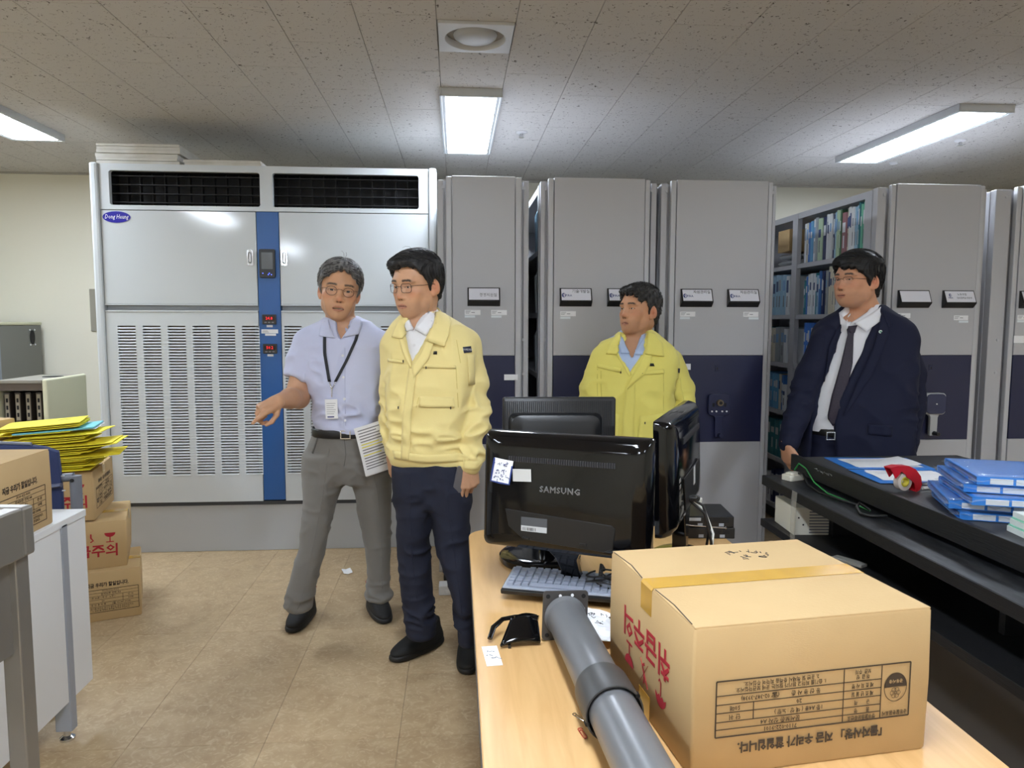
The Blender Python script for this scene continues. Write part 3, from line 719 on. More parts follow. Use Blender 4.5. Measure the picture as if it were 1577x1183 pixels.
def print_caution(parent, w, m, s='취급주의', icons=True):
    """red caution print: three symbols over four letters, x right, z up"""
    p = text(s, w*0.29, m, parent, (0, 0, 0), ext=0.0002, bold=0.0016)
    if icons:
        b = MB(); r = w*0.105
        # glass
        x0 = w*0.36; z0 = w*0.40
        b.prism([(x0+r*math.cos(a), z0+r*0.9*math.sin(a)) for a in [math.pi+math.pi*i/10 for i in range(11)]], 0, 0.0004, YUP)
        b.prism([(x0-r*.1, z0-r*.85), (x0+r*.1, z0-r*.85), (x0+r*.1, z0-r*1.8), (x0-r*.1, z0-r*1.8)], 0, 0.0004, YUP); b.prism([(x0-r*.7, z0-r*1.8), (x0+r*.7, z0-r*1.8), (x0+r*.7, z0-r*2), (x0-r*.7, z0-r*2)], 0, 0.0004, YUP)
        # crossed hook
        x0 = 0
        for (a, c) in (((-1, -1.9), (1, .1)), ((1, -1.9), (-1, .1))):
            b.tube([(x0+a[0]*r*.8, -0.0002, z0+a[1]*r), (x0+c[0]*r*.8, -0.0002, z0+c[1]*r)], r*.12, 5, flat=0.05)
        b.tube([(x0, -0.0002, z0), (x0, -0.0002, z0-r*.8), (x0+r*.4, -0.0002, z0-r*1.4), (x0-r*.1, -0.0002, z0-r*1.7)], r*.15, 5, flat=0.05)
        # umbrella
        x0 = -w*0.36
        b.prism([(x0+r*1.05*math.cos(a), z0-r*.8+r*1.0*math.sin(a)) for a in [math.pi*i/12 for i in range(13)]] + [(x0-r*.6, z0-r*.55), (x0-r*.3, z0-r*.8), (x0, z0-r*.55), (x0+r*.3, z0-r*.8), (x0+r*.6, z0-r*.55)], 0, 0.0004, YUP)
        b.tube([(x0, -0.0002, z0-r*.7), (x0, -0.0002, z0-r*1.8), (x0+r*.25, -0.0002, z0-r*2), (x0+r*.45, -0.0002, z0-r*1.75)], r*.1, 5, flat=0.05)
        sy = mk('printed_symbols', b, m, p, kind='stuff'); sy.matrix_local = Matrix.Rotation(R(-90), 4, 'X')
    return p

def carton(label, w, d, h, loc, rotz, tilt=(0, 0), tape=True, front=None, left=None, right=None, flip=False, bulge=0.0, group=None):
    """front is the -y face, right the +x face, left the -x face; flip turns the prints upside down"""
    t = thing('carton', label, 'box', loc, 0, group, rot=(tilt[0], tilt[1], rotz))
    n = 9; b = MB()
    def top(u, v):    # slightly sagging, seamed lid
        return h - bulge*math.sin(math.pi*u)*math.sin(math.pi*v)
    r = 0.006
    rings = []
    base = rrect(w, d, r, 3)
    rings = [[(x, y, z) for x, y in rrect(w-k, d-k, r, 3)] for z, k in ((0, .004), (0.004, 0), (h*0.5, -0.003), (h-0.006, 0), (h-0.001, 0.006))]
    b.loft(rings)
    mk('shell', b, M_CARD, t, smooth=50)
    lid = MB()
    for s in (-1, 1):
        y0, y1 = (-d/2+0.002, -0.0018) if s < 0 else (0.0018, d/2-0.002)
        lid.loft([[(-w/2+0.002, y0, z), (w/2-0.002, y0, z), (w/2-0.002, y1, z), (-w/2+0.002, y1, z)] for z in (h-0.004, h)])
        mk('flap', lid, M_CARD, t, bevel=0.0015); lid = MB()
    if tape:
        b = MB(); tw = 0.025
        prof = [(-w/2-0.0008, h-0.052), (-w/2-0.0008, h-0.004), (-w/2+0.003, h+0.0008), (w/2-0.003, h+0.0008), (w/2+0.0008, h-0.004), (w/2+0.0008, h-0.045)]
        b.loft([[(x, -tw, z), (x, tw, z)] for x, z in prof], cap=False, closed=False)
        mk('packing_tape', b, M_TAPE, t, recalc=False, solid=0.0006)
        b = MB(); prof = [(-w/2-0.0008, 0.045), (-w/2-0.0008, 0.0)]
        b.loft([[(x, -tw, z), (x, tw, z)] for x, z in prof], cap=False, closed=False)
        mk('packing_tape', b, M_TAPE, t, recalc=False, solid=0.0006)
    for spec, M in ((front, Matrix.Translation((0, -d/2-0.0022, h/2))), (left, Matrix.Translation((-w/2-0.0022, 0, h/2)) @ Matrix.Rotation(R(-90), 4, 'Z')), (right, Matrix.Translation((w/2+0.0022, 0, h/2)) @ Matrix.Rotation(R(90), 4, 'Z'))):
        if not spec: continue
        e = spec(t)
        L = M @ (Matrix.Rotation(R(180), 4, 'Y') if flip else Matrix.Identity(4)) @ Matrix.Translation(e.get('off', (0, 0, 0))) @ e.matrix_basis
        e.matrix_local = L
    return t
def tb(w, h, off=(0, 0, 0), m=None):
    def f(t): e = print_table(t, w, h, m or M_BROWNINK); e['off'] = off; return e
    return f
def cau(w, off=(0, 0, 0), s='취급주의', icons=True):
    def f(t): e = print_caution(t, w, M_REDINK, s, icons); e['off'] = off; return e
    return f

# ------------------------------------------------------------------ maple table and what lies on it
TZ = 0.698
tab = thing('table', 'light maple laminate table in the right foreground', 'table', (0.468, 1.44, 0))
def tabletop():
    X0, X1, Y0, Y1, r = -0.428, 0.428, -1.05, 1.01, 0.075
    p = [(X0, Y0), (X1, Y0)] + [(X1-r+r*math.cos(R(a)), Y1-r+r*math.sin(R(a))) for a in range(0, 91, 15)] + [(X0+r+r*math.cos(R(a)), Y1-r+r*math.sin(R(a))) for a in range(90, 181, 15)]
    return p
mk('tabletop', MB().prism(tabletop(), TZ-0.024, TZ), M_MAPLE, tab, bevel=0.003)
ed = [(x*1.004, y*1.002) for x, y in tabletop()]
mk('edge_band', MB().prism(ed, TZ-0.022, TZ-0.004), mat('edge_dark', (60, 52, 46), 0.5), tab)
for sx in (-1, 1):
    for y in (-0.95, 0.9):
        lg = bx('leg', sx*0.36-0.025, sx*0.36+0.025, y-0.025, y+0.025, 0.01, TZ-0.024, M_DESKGREY, tab, bevel=0.004)
        mk('glide', MB().cyl((sx*0.36, y, 0), 0.02, 0.012, 14), M_CHROME, lg)
bx('modesty_panel', -0.335, 0.335, 0.88, 0.9, 0.3, TZ-0.024, M_MAPLE, tab)

big = carton('large brown document carton lying upside down in the right foreground', 0.428, 0.385, 0.2475, (0, 0, 0), 0, front=tb(0.350, 0.128, (0.0, 0, 0.030)), left=cau(0.21, (0.0, 0, -0.02)), flip=True)
# front-left, front-right corners as measured on the lid
fl, fr = Vector((0.366, 1.054)), Vector((0.791, 1.107))
ang = math.atan2(fr.y-fl.y, fr.x-fl.x); ux = Vector((math.cos(ang), math.sin(ang))); uy = Vector((-ux.y, ux.x))
c2 = fl + ux*0.214 + uy*0.1925
big.location = (c2.x, c2.y, TZ+0.0005); big.rotation_euler = (0, 0, ang)
stroke(big, scribble([(-0.02, 0.13, 5), (0.0, 0.10, 4)], 0.016, 5), M_INK, Matrix.Translation((0.03, 0.0, 0.2482)), w=0.0008)
stroke(big, [[(-0.212, 0.18+0*k) , (-0.205, 0.10), (-0.211, 0.03)], [(-0.21, -0.03), (-0.206, -0.1), (-0.211, -0.178)]], M_BROWNINK, Matrix.Translation((0, 0, 0.2477)), w=0.0012, name='worn_edge')

def monitor(label, w, h, th, z0, loc, rotz, kind, tilt=0.0, fwd=0.0):
    t = thing('monitor', label, 'monitor', loc, rotz)
    m = M_GLOSS if kind != 'matte' else M_BLACKP
    zc = z0+h/2
    P = lambda ww, hh, r, y, dz=0: [(x, y, z+dz) for x, z in rrect(ww, hh, r, 5)]
    b = MB().loft([P(w, h, .012, th*0.45), P(w, h, .012, th*0.2), P(w*.992, h*.99, .014, th*.05), P(w*.97, h*.965, .02, -th*.2), P(w*.90, h*.88, .03, -th*.42), P(w*.80, h*.75, .03, -th*.5)] if kind != 'matte' else
                  [P(w, h, .008, th*.5), P(w, h, .008, th*.15), P(w*.985, h*.98, .01, th*.05)])
    M0 = Matrix.Translation((0, fwd, zc)) @ Matrix.Rotation(tilt, 4, 'X')
    sh = mk('back_shell', b, m, t, smooth=38); sh.matrix_local = M0
    mk('screen', MB().prism(rrect(w*.93, h*.9, .003), 0, 0.0015, Matrix.Rotation(R(-90), 4, 'X')), mat('lcd_off', (8, 9, 11), 0.25), sh, loc=(0, th*.45+.0005 if kind != 'matte' else th*.5+.0005, 0.003))
    return t, sh
# the monitor with the maker's name: back turned to the camera
mo, sh = monitor('glossy black monitor with its back to the camera, nearest on the table', 0.446, 0.307, 0.062, 0.128, (0.302, 1.815, TZ), R(-25), 'gloss', R(-3), -0.085)
yb = -0.0315
text('SAMSUNG', 0.0215, mat('logo_silver', (118, 120, 124), 0.3, 0.6), sh, (-0.005, yb+0.0002, 0.012), bold=0.0007, spacing=1.12)
b = MB().box(-0.145, 0.135, yb-0.0006, yb+0.006, 0.078, 0.092)
vs = mk('vent_slot', b, M_DARK, sh)
b = MB()
for k in range(46):
    x = -0.142+k*0.0061; b.box(x, x+0.0026, yb-0.0035, yb-0.0004, 0.0785, 0.0915)
mk('vent_fins', b, mat('fin_grey', (52, 52, 56), 0.4), vs, kind='stuff')
bay = mk('port_bay', MB().prism([(-0.15, -0.045), (0.13, -0.062), (0.14, -0.07), (0.135, -0.12), (0.11, -0.13), (-0.02, -0.125), (-0.1, -0.12), (-0.14, -0.09)], 0, 0.0035, YUP), M_BLACKP, sh, loc=(0, yb+0.0012, 0), bevel=0.002)
lb = bx('rating_label', -0.105, -0.035, -0.0044, -0.0036, -0.098, -0.062, mat('label_grey', (76, 78, 82), 0.6), bay)
bx('barcode_field', -0.1045, -0.0355, -0.0049, -0.0044, -0.098, -0.084, mat('label_pale', (190, 192, 194), 0.6), lb)
for k in range(9): bx('barcode', -0.1+k*0.0042, -0.1+k*0.0042+random.choice((.0012, .002, .0026)), -0.0053, -0.0049, -0.096, -0.088, M_INK, lb)
for x in (-0.09, 0.06): bx('latch', x-0.009, x+0.009, -0.0075, -0.003, -0.119, -0.113, M_BLACKP, bay, bevel=0.001)
nt_ = mk('paper_note', MB().grid(lambda u, v: (-0.190+u*0.052, yb-0.006-0.004*v+0.010*(u-.5)**2, 0.063-v*0.062), 6, 6), M_WHITE, sh, solid=0.0006, recalc=False, rot=(0, R(7), 0), label='curled white and blue paper note')
b = MB(); b.box(0.0, 0.0035, -0.001, 0.0, -0.06, 0.0)
mk('blue_border', MB().tube([(-0.19, yb-0.0055, 0.062), (-0.19, yb-0.008, 0.03), (-0.19, yb-0.0095, 0.002), (-0.165, yb-0.0115, 0.0015), (-0.139, yb-0.0095, 0.002), (-0.139, yb-0.007, 0.03), (-0.139, yb-0.005, 0.05)], 0.0022, 6, flat=0.4), M_BLUEINK, nt_)
stroke(nt_, scribble([(-0.185, 0.05, 5)], 0.007, 2) + scribble([(-0.178, 0.032, 5), (-0.178, 0.022, 5), (-0.178, 0.012, 4)], 0.006, 3), M_BLUEINK, Matrix.Translation((0, yb-0.0098, 0)) @ Matrix.Rotation(R(90), 4, 'X'), w=0.0007)
bx('paper_note', -0.128, -0.078, yb-0.0035, yb-0.003, 0.034, 0.066, mat('note_grey', (196, 196, 194), 0.8), sh, rot=(0, R(-3), 0), label='blank pale sticker')
neck = mk('neck', MB().loft([[(x*sx, y*0.7+dy, z) for x, y in ((-1, -0.026), (1, -0.026), (1, 0.016), (-1, 0.016))] for sx, z, dy in ((0.060, 0.152, -0.085), (0.044, 0.135, -0.08), (0.028, 0.105, -0.055), (0.025, 0.06, -0.015), (0.036, 0.02, 0.0), (0.05, 0.010, 0.0))]), M_GLOSS, mo, loc=(0, 0.0, 0), smooth=40, bevel=0.004)
mk('foot', MB().lathe([(0.001, 0), (0.12, 0), (0.124, 0.004), (0.11, 0.009), (0.05, 0.013), (0.001, 0.014)], 40, Matrix.Diagonal((1.1, 0.68, 1, 1))), M_GLOSS, mo, smooth=40)
# the matte one further back
mb_, shb = monitor('matte black monitor with a ribbed back, furthest on the table', 0.345, 0.295, 0.03, 0.196, (0.302, 2.09, TZ), R(-2), 'matte')
bl = mk('bulge', MB().loft([[(x, y, z) for x, z in rrect(ww, hh, r, 5, cx=-0.012, cy=0.0)] for ww, hh, r, y in ((0.285, 0.20, .02, -0.0), (0.27, 0.19, .03, -0.022), (0.235, 0.16, .03, -0.03))]), M_BLACKP, shb, smooth=40)
b = MB()
for k in range(54): b.box(-0.165+k*0.0061, -0.165+k*0.0061+0.003, -0.0012, 0.003, 0.062, 0.136)
for k in range(12):
    b.box(0.134+k*0.0028, 0.1352+k*0.0028, -0.0012, 0.003, -0.1, 0.06)
mk('ribs', b, mat('rib_black', (30, 30, 32), 0.5), shb, loc=(0, 0.0008, 0), kind='stuff')
bx('asset_sticker', -0.155, -0.105, -0.0335, -0.0325, 0.015, 0.034, M_WHITE, shb, loc=(0, 0.002, -0.01))
mk('asset_sticker', MB().prism([(-0.005, -0.02), (0.052, -0.02), (0.052, 0.008), (0.045, 0.012), (-0.012, 0.01)], 0.0302, 0.031, YUP), mat('note_grey', (196, 196, 194), 0.8), shb, loc=(0.03, 0, 0.02))
mk('column', MB().cyl((-0.03, 0.0, 0.02), 0.03, 0.20, 16, r2=0.026), M_GLOSS, mb_, smooth=40)
mk('foot', MB().lathe([(0.001, 0), (0.118, 0), (0.123, 0.006), (0.123, 0.020), (0.116, 0.026), (0.08, 0.030), (0.001, 0.031)], 44), M_GLOSS, mb_, loc=(-0.06, -0.045, 0), smooth=40)
# the one seen nearly edge-on
m3, s3 = monitor('glossy black monitor turned edge-on beside the carton', 0.575, 0.318, 0.06, 0.138, (0.655, 2.045, TZ), R(64), 'gloss', R(-2))
b = MB().box(-0.15, 0.19, yb-0.001, yb+0.006, 0.078, 0.096); vs = mk('vent_slot', b, M_DARK, s3)
b = MB()
for k in range(48): b.box(-0.146+k*0.007, -0.146+k*0.007+0.003, yb-0.003, yb-0.0006, 0.079, 0.095)
mk('vent_fins', b, mat('fin_grey', (52, 52, 56), 0.4), vs, kind='stuff')
mk('port_bay', MB().prism([(-0.15, -0.02), (0.19, -0.02), (0.2, -0.04), (0.16, -0.12), (-0.12, -0.12)], 0, 0.003, YUP), M_BLACKP, s3, loc=(0, yb+0.001, 0), bevel=0.002)
bx('rating_label', 0.03, 0.07, yb-0.0035, yb-0.003, -0.075, -0.02, mat('label_pale', (190, 192, 194), 0.6), s3)
for k in range(3): bx('sticker', -0.22, -0.19, yb+0.0015, yb+0.004, -0.055+k*0.018, -0.043+k*0.018, mat('label_pale', (190, 192, 194), 0.6), s3)
mk('neck', MB().loft([[(x*sx, y, z) for x, y in ((-1, -0.026), (1, -0.026), (1, 0.016), (-1, 0.016))] for sx, z in ((0.058, 0.15), (0.036, 0.1), (0.026, 0.06), (0.03, 0.03), (0.05, 0.012))]), M_GLOSS, m3, smooth=40, bevel=0.004)
mk('foot', MB().lathe([(0.001, 0), (0.12, 0), (0.124, 0.004), (0.11, 0.010), (0.05, 0.015), (0.001, 0.016)], 40, Matrix.Diagonal((1.05, 0.75, 1, 1))), M_GLOSS, m3, smooth=40)
for k, (c, pts) in enumerate((('cable_black', [(0.0, -0.03, 0.19), (0.0, -0.07, 0.17), (0.01, -0.09, 0.10), (0.02, -0.08, 0.03), (0.06, -0.07, 0.006)]), ('cable_black', [(-0.05, -0.03, 0.2), (-0.05, -0.08, 0.16), (-0.03, -0.10, 0.07), (0.0, -0.1, 0.02), (0.05, -0.11, 0.006)]), ('cable_white', [(0.06, -0.03, 0.17), (0.05, -0.07, 0.14), (0.02, -0.10, 0.08), (-0.03, -0.10, 0.03), (-0.06, -0.09, 0.006)]))):
    cm = mat(c, (18, 18, 20) if c == 'cable_black' else (200, 198, 190), 0.45)
    cb = mk('cable', MB().tube(pts, 0.0042, 8), cm, m3, smooth=60)
    mk('plug', MB().box(pts[0][0]-0.012, pts[0][0]+0.012, pts[0][1]-0.03, pts[0][1]+0.004, pts[0][2]-0.007, pts[0][2]+0.007), cm, cb, bevel=0.003)
# black network boxes behind it
for k, (z, lab, c) in enumerate(((TZ+0.0005, 'lower black network box behind the edge-on monitor', 0), (TZ+0.039, 'upper black network box behind the edge-on monitor', 1))):
    t = thing('network_box', lab, 'electronics box', (0.835 - 0.004*k, 2.30, z), R(-6))
    bx('case', -0.095, 0.07, -0.085, 0.085, 0.0, 0.037, M_BLACKP, t, bevel=0.003)
    for q in range(3):
        b = MB()
        for r_ in range(5): b.box(-0.03+q*0.03, -0.008+q*0.03, -0.0862, -0.085, 0.018+r_*0.0035, 0.020+r_*0.0035)
        mk('grille', b, M_DARK, t, kind='stuff')
    bx('port', -0.05, -0.034, -0.086, -0.084, 0.004, 0.014, M_DESKGREY, t); bx('port', 0.02, 0.036, -0.086, -0.084, 0.004, 0.014, M_DESKGREY, t)
    if k: bx('sticker', -0.09, -0.04, -0.0862, -0.085, 0.022, 0.032, mat('label_pale', (190, 192, 194), 0.6), t)
an = mk('antenna', MB().tube([(0.715, 2.175, 0.765), (0.865, 2.195, 0.745)], 0.0018, 8), M_CHROME, None, label='thin chrome rod antenna in front of the black network boxes', cat='antenna')
mk('tip', MB().lathe([(0.001, -0.004), (0.004, 0), (0.001, 0.004)], 8, Matrix.Translation((0.866, 2.195, 0.745))), M_CHROME, an, smooth=60)

# keyboard propped on the monitor foot
kb = thing('keyboard', 'grey computer keyboard with a black underside in front of the monitor', 'keyboard', (0.337, 1.755, TZ+0.0215), 0, rot=(R(3), 0, R(-17)))
bx('base', -0.225, 0.225, -0.073, 0.073, 0, 0.014, M_BLACKP, kb, bevel=0.004)
bx('deck', -0.221, 0.221, -0.069, 0.069, 0.0135, 0.019, mat('kb_grey', (150, 157, 170), 0.5), kb, bevel=0.003)
KEY = mat('key_grey', (140, 147, 162), 0.5); k0 = None
for r_ in range(6):
    x = -0.212; y = 0.052-r_*0.0205
    for c_ in range(21):
        w = 0.0178
        if r_ == 0 and c_ in (1, 6, 11, 16): continue
        if r_ == 5 and 3 <= c_ <= 9:
            if c_ == 3: mk('key', MB().box(0, 0.0178*7+0.0024*6, 0, 0.0165, 0, 0.006), KEY, kb, loc=(x+c_*0.0202, y-0.008, 0.019), bevel=0.0015)
            continue
        if k0 is None:
            k0 = mk('key', MB().loft([[(xx, yy, 0) for xx, yy in ((0, 0), (w, 0), (w, 0.0165), (0, 0.0165))], [(xx, yy, 0.0065) for xx, yy in ((0.0016, 0.001), (w-0.0016, 0.001), (w-0.0016, 0.0145), (0.0016, 0.0145))]]), KEY, kb); o = k0
        else:
            o = k0.copy(); COL.objects.link(o); o.parent = kb
        o.location = (x+c_*0.0202, y-0.008, 0.019)
# coil of black cable on the keyboard
b = MB(); rnd = random.Random(3)
for lp in range(5):
    cx, cy, ra, rb, ph = 0.415+rnd.uniform(-.03, .03), 1.728+rnd.uniform(-.015, .015), rnd.uniform(.045, .075), rnd.uniform(.022, .04), rnd.uniform(0, 3)
    pts = [(cx+ra*math.cos(a+ph), cy+rb*math.sin(a+ph)-0.3*ra*math.cos(a+ph), TZ+0.048+0.006*lp+0.006*math.sin(2*a+lp)) for a in [2*math.pi*i/26 for i in range(24)]]
    b.tube(pts, 0.0022, 6)
b.tube([(0.36, 1.75, TZ+0.06), (0.365, 1.76, TZ+0.085), (0.372, 1.765, TZ+0.07)], 0.006, 8); b.tube([(0.41, 1.66, TZ+0.05), (0.417, 1.62, TZ+0.03), (0.40, 1.58, TZ+0.006)], 0.0022, 6)
mk('cable_coil', b, mat('cable_black', (18, 18, 20), 0.45), None, smooth=60, label='tangled black cable lying on the right end of the keyboard', cat='cable')

# loose glossy stand piece left of the pole plate
t = thing('stand_piece', 'loose glossy black plastic stand piece left of the pole plate', 'plastic part', (0.13, 1.545, TZ))
mk('arm', MB().tube([(-0.062, -0.035, 0.012), (-0.052, -0.012, 0.028), (-0.03, 0.008, 0.038), (0.0, 0.014, 0.04), (0.03, 0.012, 0.04), (0.052, 0.004, 0.038)], [0.006, 0.007, 0.006, 0.006, 0.007, 0.009], 10, flat=0.7), M_GLOSS, t, smooth=60)
mk('wing', MB().grid(lambda u, v: (-0.04+0.09*u+0.03*v*(1-u), -0.065+0.075*v+0.01*u, 0.008+0.03*v+0.008*math.sin(u*3)), 8, 8), M_GLOSS, t, solid=0.006, smooth=60, recalc=False)
bx('peg', -0.012, -0.004, 0.006, 0.012, 0.0, 0.036, M_BLACKP, t); bx('peg', -0.022, -0.016, -0.062, -0.056, 0.0, 0.008, M_BLACKP, t)

# grey pole with square plate and collar
pole = thing('pole', 'long grey steel monitor pole with a square mounting plate lying on the table', 'pole', (0.236, 1.520, TZ+0.056))
pd = Vector((0.055, -1.0, 0.0)); pd.normalize()
q = Vector((0, 0, 1)).rotation_difference(pd).to_matrix().to_4x4()
mk('tube', MB().loft([[(0.0435*math.cos(2*math.pi*i/36), 0.0435*math.sin(2*math.pi*i/36), z) for i in range(36)] for z in (0.004, 0.012, 0.02, 0.30, 0.75)], M=q), M_POLE, pole, smooth=40)
mk('weld', MB().lathe([(0.0435, 0.016), (0.046, 0.009), (0.048, 0.004)], 36, q), M_POLE, pole, smooth=60)
mk('collar', MB().lathe([(0.0440, 0.330), (0.050, 0.326), (0.051, 0.332), (0.052, 0.410), (0.051, 0.415), (0.0485, 0.415), (0.048, 0.40), (0.044, 0.395)], 40, q), mat('collar_dark', (66, 66, 66), 0.42), pole, smooth=40)
for a in (40, 200, 300): mk('set_screw', MB().cyl((0.050*math.cos(R(a)), 0.050*math.sin(R(a)), 0.405), 0.004, 0.01, 8, M=q), M_DARK, pole)
pl = MB().prism(rrect(0.104, 0.112, 0.008), 0, 0.005, YUP)
pt = mk('plate', pl, M_POLE2, pole, loc=(0, 0.004, 0.001), rot=(R(-3), R(2), R(4)), bevel=0.0008)
for x, z, r_, m_ in ((-0.041, 0.044, .005, M_DARK), (0.041, 0.044, .005, M_DARK), (-0.041, -0.044, .005, M_DARK), (-0.013, 0.045, .0035, M_WHITE), (0.015, 0.046, .0035, M_WHITE), (0.042, 0.015, .0035, M_WHITE), (-0.042, 0.012, .0055, M_CHROME), (-0.042, -0.016, .003, M_DARK)):
    mk('hole', MB().cyl((x, -0.0062, z), r_, 0.0014, 14, 'y'), m_, pt)

# crumpled note behind the plate, slip, clips
def crumple(u, v):
    x, y = u-.5, v-.5
    return (x*0.155+0.008*math.sin(9*v), y*0.14+0.006*math.sin(7*u), 0.010+0.045*abs(x*y)*2+0.012*abs(math.sin(4*u+6*v))+0.028*max(0, u-.6)*max(0, .5-v)*3)
cp = mk('crumpled_paper', MB().grid(crumple, 9, 9), M_WHITE, None, loc=(0.335, 1.53, TZ), rot=(0, 0, R(-22)), solid=0.0006, recalc=False, label='crumpled white sheet with pen writing under the edge of the carton', cat='paper')
stroke(cp, scribble([(-0.045, 0.03, 4), (-0.03, -0.0, 4)], 0.018, 9), M_INK, Matrix.Translation((0, 0, 0.031)), w=0.0009)
sl = mk('paper_slip', MB().box(-0.017, 0.017, -0.046, 0.046, 0, 0.0005), M_WHITE, None, loc=(0.072, 1.454, TZ+0.0004), rot=(0, 0, R(5)), label='small white paper slip near the left edge of the table', cat='paper')
stroke(sl, scribble([(-0.006, 0.018, 3), (-0.01, 0.002, 3), (0.0, -0.012, 3)], 0.005, 4), M_GREYINK, Matrix.Translation((0, 0, 0.0008)), w=0.0004)
def clip(loc, rz, m, label):
    pts = []
    for (cx, L_, w_, a0) in ((0, 0.014, 0.0042, 0), (0, 0.011, 0.003, 180), (0, 0.010, 0.002, 0)):
        s_ = 1 if a0 == 0 else -1
        pts += [(w_*math.cos(a), s_*(L_+w_*math.sin(a)), 0.001) for a in [math.pi*i/6 for i in range(7)]][::1 if a0 == 0 else -1]
    mk('paper_clip', MB().tube(pts, 0.0007, 5), m, None, loc=loc, rot=(0, 0, rz), smooth=60, label=label, cat='paper clip')
clip((0.216, 1.205, TZ+0.0005), R(35), M_CHROME, 'silver paper clip on the maple table left of the collar')
clip((0.212, 1.155, TZ+0.0005), R(10), mat('clip_red', (190, 40, 40), 0.4), 'red paper clip on the maple table left of the collar')

# the whole group was measured for a slightly higher top: spread it with the table
bpy.context.view_layer.update()
_K = 1.031
for o in list(COL.objects):
    if o.parent or o in (tab, big) or o.get('category') in ('shelving unit', 'air conditioner') or 'label' not in o: continue
    if o['category'] in ('monitor', 'keyboard', 'electronics box', 'plastic part', 'pole', 'paper', 'paper clip') and abs(o.location.z-TZ) < 0.09:
        o.location.x *= _K; o.location.y *= _K
    elif o['category'] in ('cable', 'antenna') and o.name.split('.')[0] in ('cable_coil', 'antenna'):
        o.location.x += 0.40*(_K-1); o.location.y += 1.75*(_K-1)

# ------------------------------------------------------------------ black desk on the right, with its under shelves facing the camera
dk = thing('black_desk', 'long black woodgrain desk with two under shelves at the right', 'desk', (1.55, 2.0, 0))
Y0_, Y1_ = -1.3, 1.155
bx('desktop', 0.0, 0.78, Y0_, Y1_, 0.772, 0.80, M_BLACKTOP, dk, bevel=0.002)
bx('back_rail', -0.022, 0.0, Y0_, Y1_, 0.742, 0.815, M_BLACKWOOD, dk, bevel=0.002)
lg = bx('ledge', -0.155, 0.10, Y0_, Y1_-0.005, 0.676, 0.72, M_LEDGE, dk, bevel=0.002)
bx('ledge_edge', -0.1575, -0.155, Y0_, Y1_-0.005, 0.678, 0.7185, M_BLACKWOOD, dk)
bx('low_shelf', -0.16, 0.22, Y0_, Y1_-0.01, 0.487, 0.52, M_BLACKWOOD, dk, bevel=0.002)
bx('back_board', 0.22, 0.238, Y0_, Y1_-0.25, 0.08, 0.772, M_BLACKWOOD, dk)
bx('lower_panel', 0.0, 0.018, Y0_, Y1_-0.3, 0.10, 0.487, mat('panel_dark', (74, 70, 68), 0.6), dk)
for y in (Y1_-0.30, -0.1, Y0_+0.1): bx('support', 0.02, 0.22, y-0.012, y+0.012, 0.52, 0.676, M_BLACKWOOD, dk)
for y in (Y1_-0.30, -0.1, Y0_+0.1): bx('riser', 0.03, 0.09, y-0.012, y+0.012, 0.72, 0.772, M_BLACKWOOD, dk)
for x in (0.0, 0.72):
    for y in (Y0_+0.05, Y1_-0.3): bx('leg', x, x+0.05, y, y+0.05, 0, 0.487 if x < .1 else 0.772, M_BLACKWOOD, dk, bevel=0.003)
b = MB(); rnd = random.Random(5)
for k in range(12): b.tube([(-0.0235, 0.93-k*0.012, 0.793+rnd.uniform(-.004, .004)), (-0.0235, 0.93-k*0.012-0.010, 0.791+rnd.uniform(-.006, .006))], rnd.uniform(.001, .004), 5, flat=.4)
mk('torn_tape', b, mat('torn', (120, 122, 120), 0.4), dk)
# white power box with cooling slots on the low shelf
pb = thing('power_box', 'white slotted power box on the low black shelf', 'electronics box', (1.50, 3.0, 0.5205), R(-4))
cw = mat('cream_plastic', (224, 220, 206), 0.5)
bx('case', -0.075, 0.075, -0.13, 0.085, 0.0, 0.118, cw, pb, bevel=0.003)
for k in range(8): bx('cooling_slot', -0.01, 0.072, -0.1335, -0.129, 0.010+k*0.0125, 0.015+k*0.0125, M_GREYINK, pb)
for x, z in ((-0.055, 0.075), (-0.035, 0.045)): mk('screw', MB().cyl((x, -0.131, z), 0.004, 0.003, 8, 'y'), M_INK, pb)
# strip of clear tape hanging from the ledge
tp = mk('tape_strip', MB().grid(lambda u, v: (1.389-0.004*math.sin(v*3), 2.80+0.045*u, 0.722-0.235*v), 3, 10), mat('clear_tape', (200, 196, 186), 0.15, alpha=0.28), None, solid=0.0004, recalc=False, label='strip of clear tape hanging from the black ledge', cat='tape')
# adapter and cables on the ledge
t = thing('power_adapter', 'cream power adapter at the far end of the black ledge', 'adapter', (1.485, 3.04, 0.7205), R(20))
mk('body', MB().prism(rrect(0.085, 0.06, 0.012), 0, 0.026), cw, t, bevel=0.004)
mk('lid', MB().prism(rrect(0.06, 0.04, 0.01), 0.026, 0.034), cw, t, bevel=0.002)
cab = lambda pts, r, c, lab, nm='cable': mk(nm, MB().tube(pts, r, 8), c, None, smooth=60, label=lab, cat='cable')
CG = mat('cable_green', (46, 140, 70), 0.4); CB = mat('cable_black', (18, 18, 20), 0.45)
cab([(1.512, 3.08, 0.757), (1.515, 3.05, 0.792), (1.508, 2.97, 0.785), (1.49, 2.86, 0.75), (1.495, 2.76, 0.728), (1.51, 2.62, 0.726), (1.52, 2.5, 0.725)], 0.0032, CG, 'green cable looping along the black ledge')
cab([(1.505, 3.03, 0.752), (1.50, 2.98, 0.76), (1.475, 2.88, 0.735), (1.47, 2.78, 0.727), (1.49, 2.66, 0.727), (1.52, 2.55, 0.727)], 0.005, CB, 'thick black cable beside the green one on the ledge')
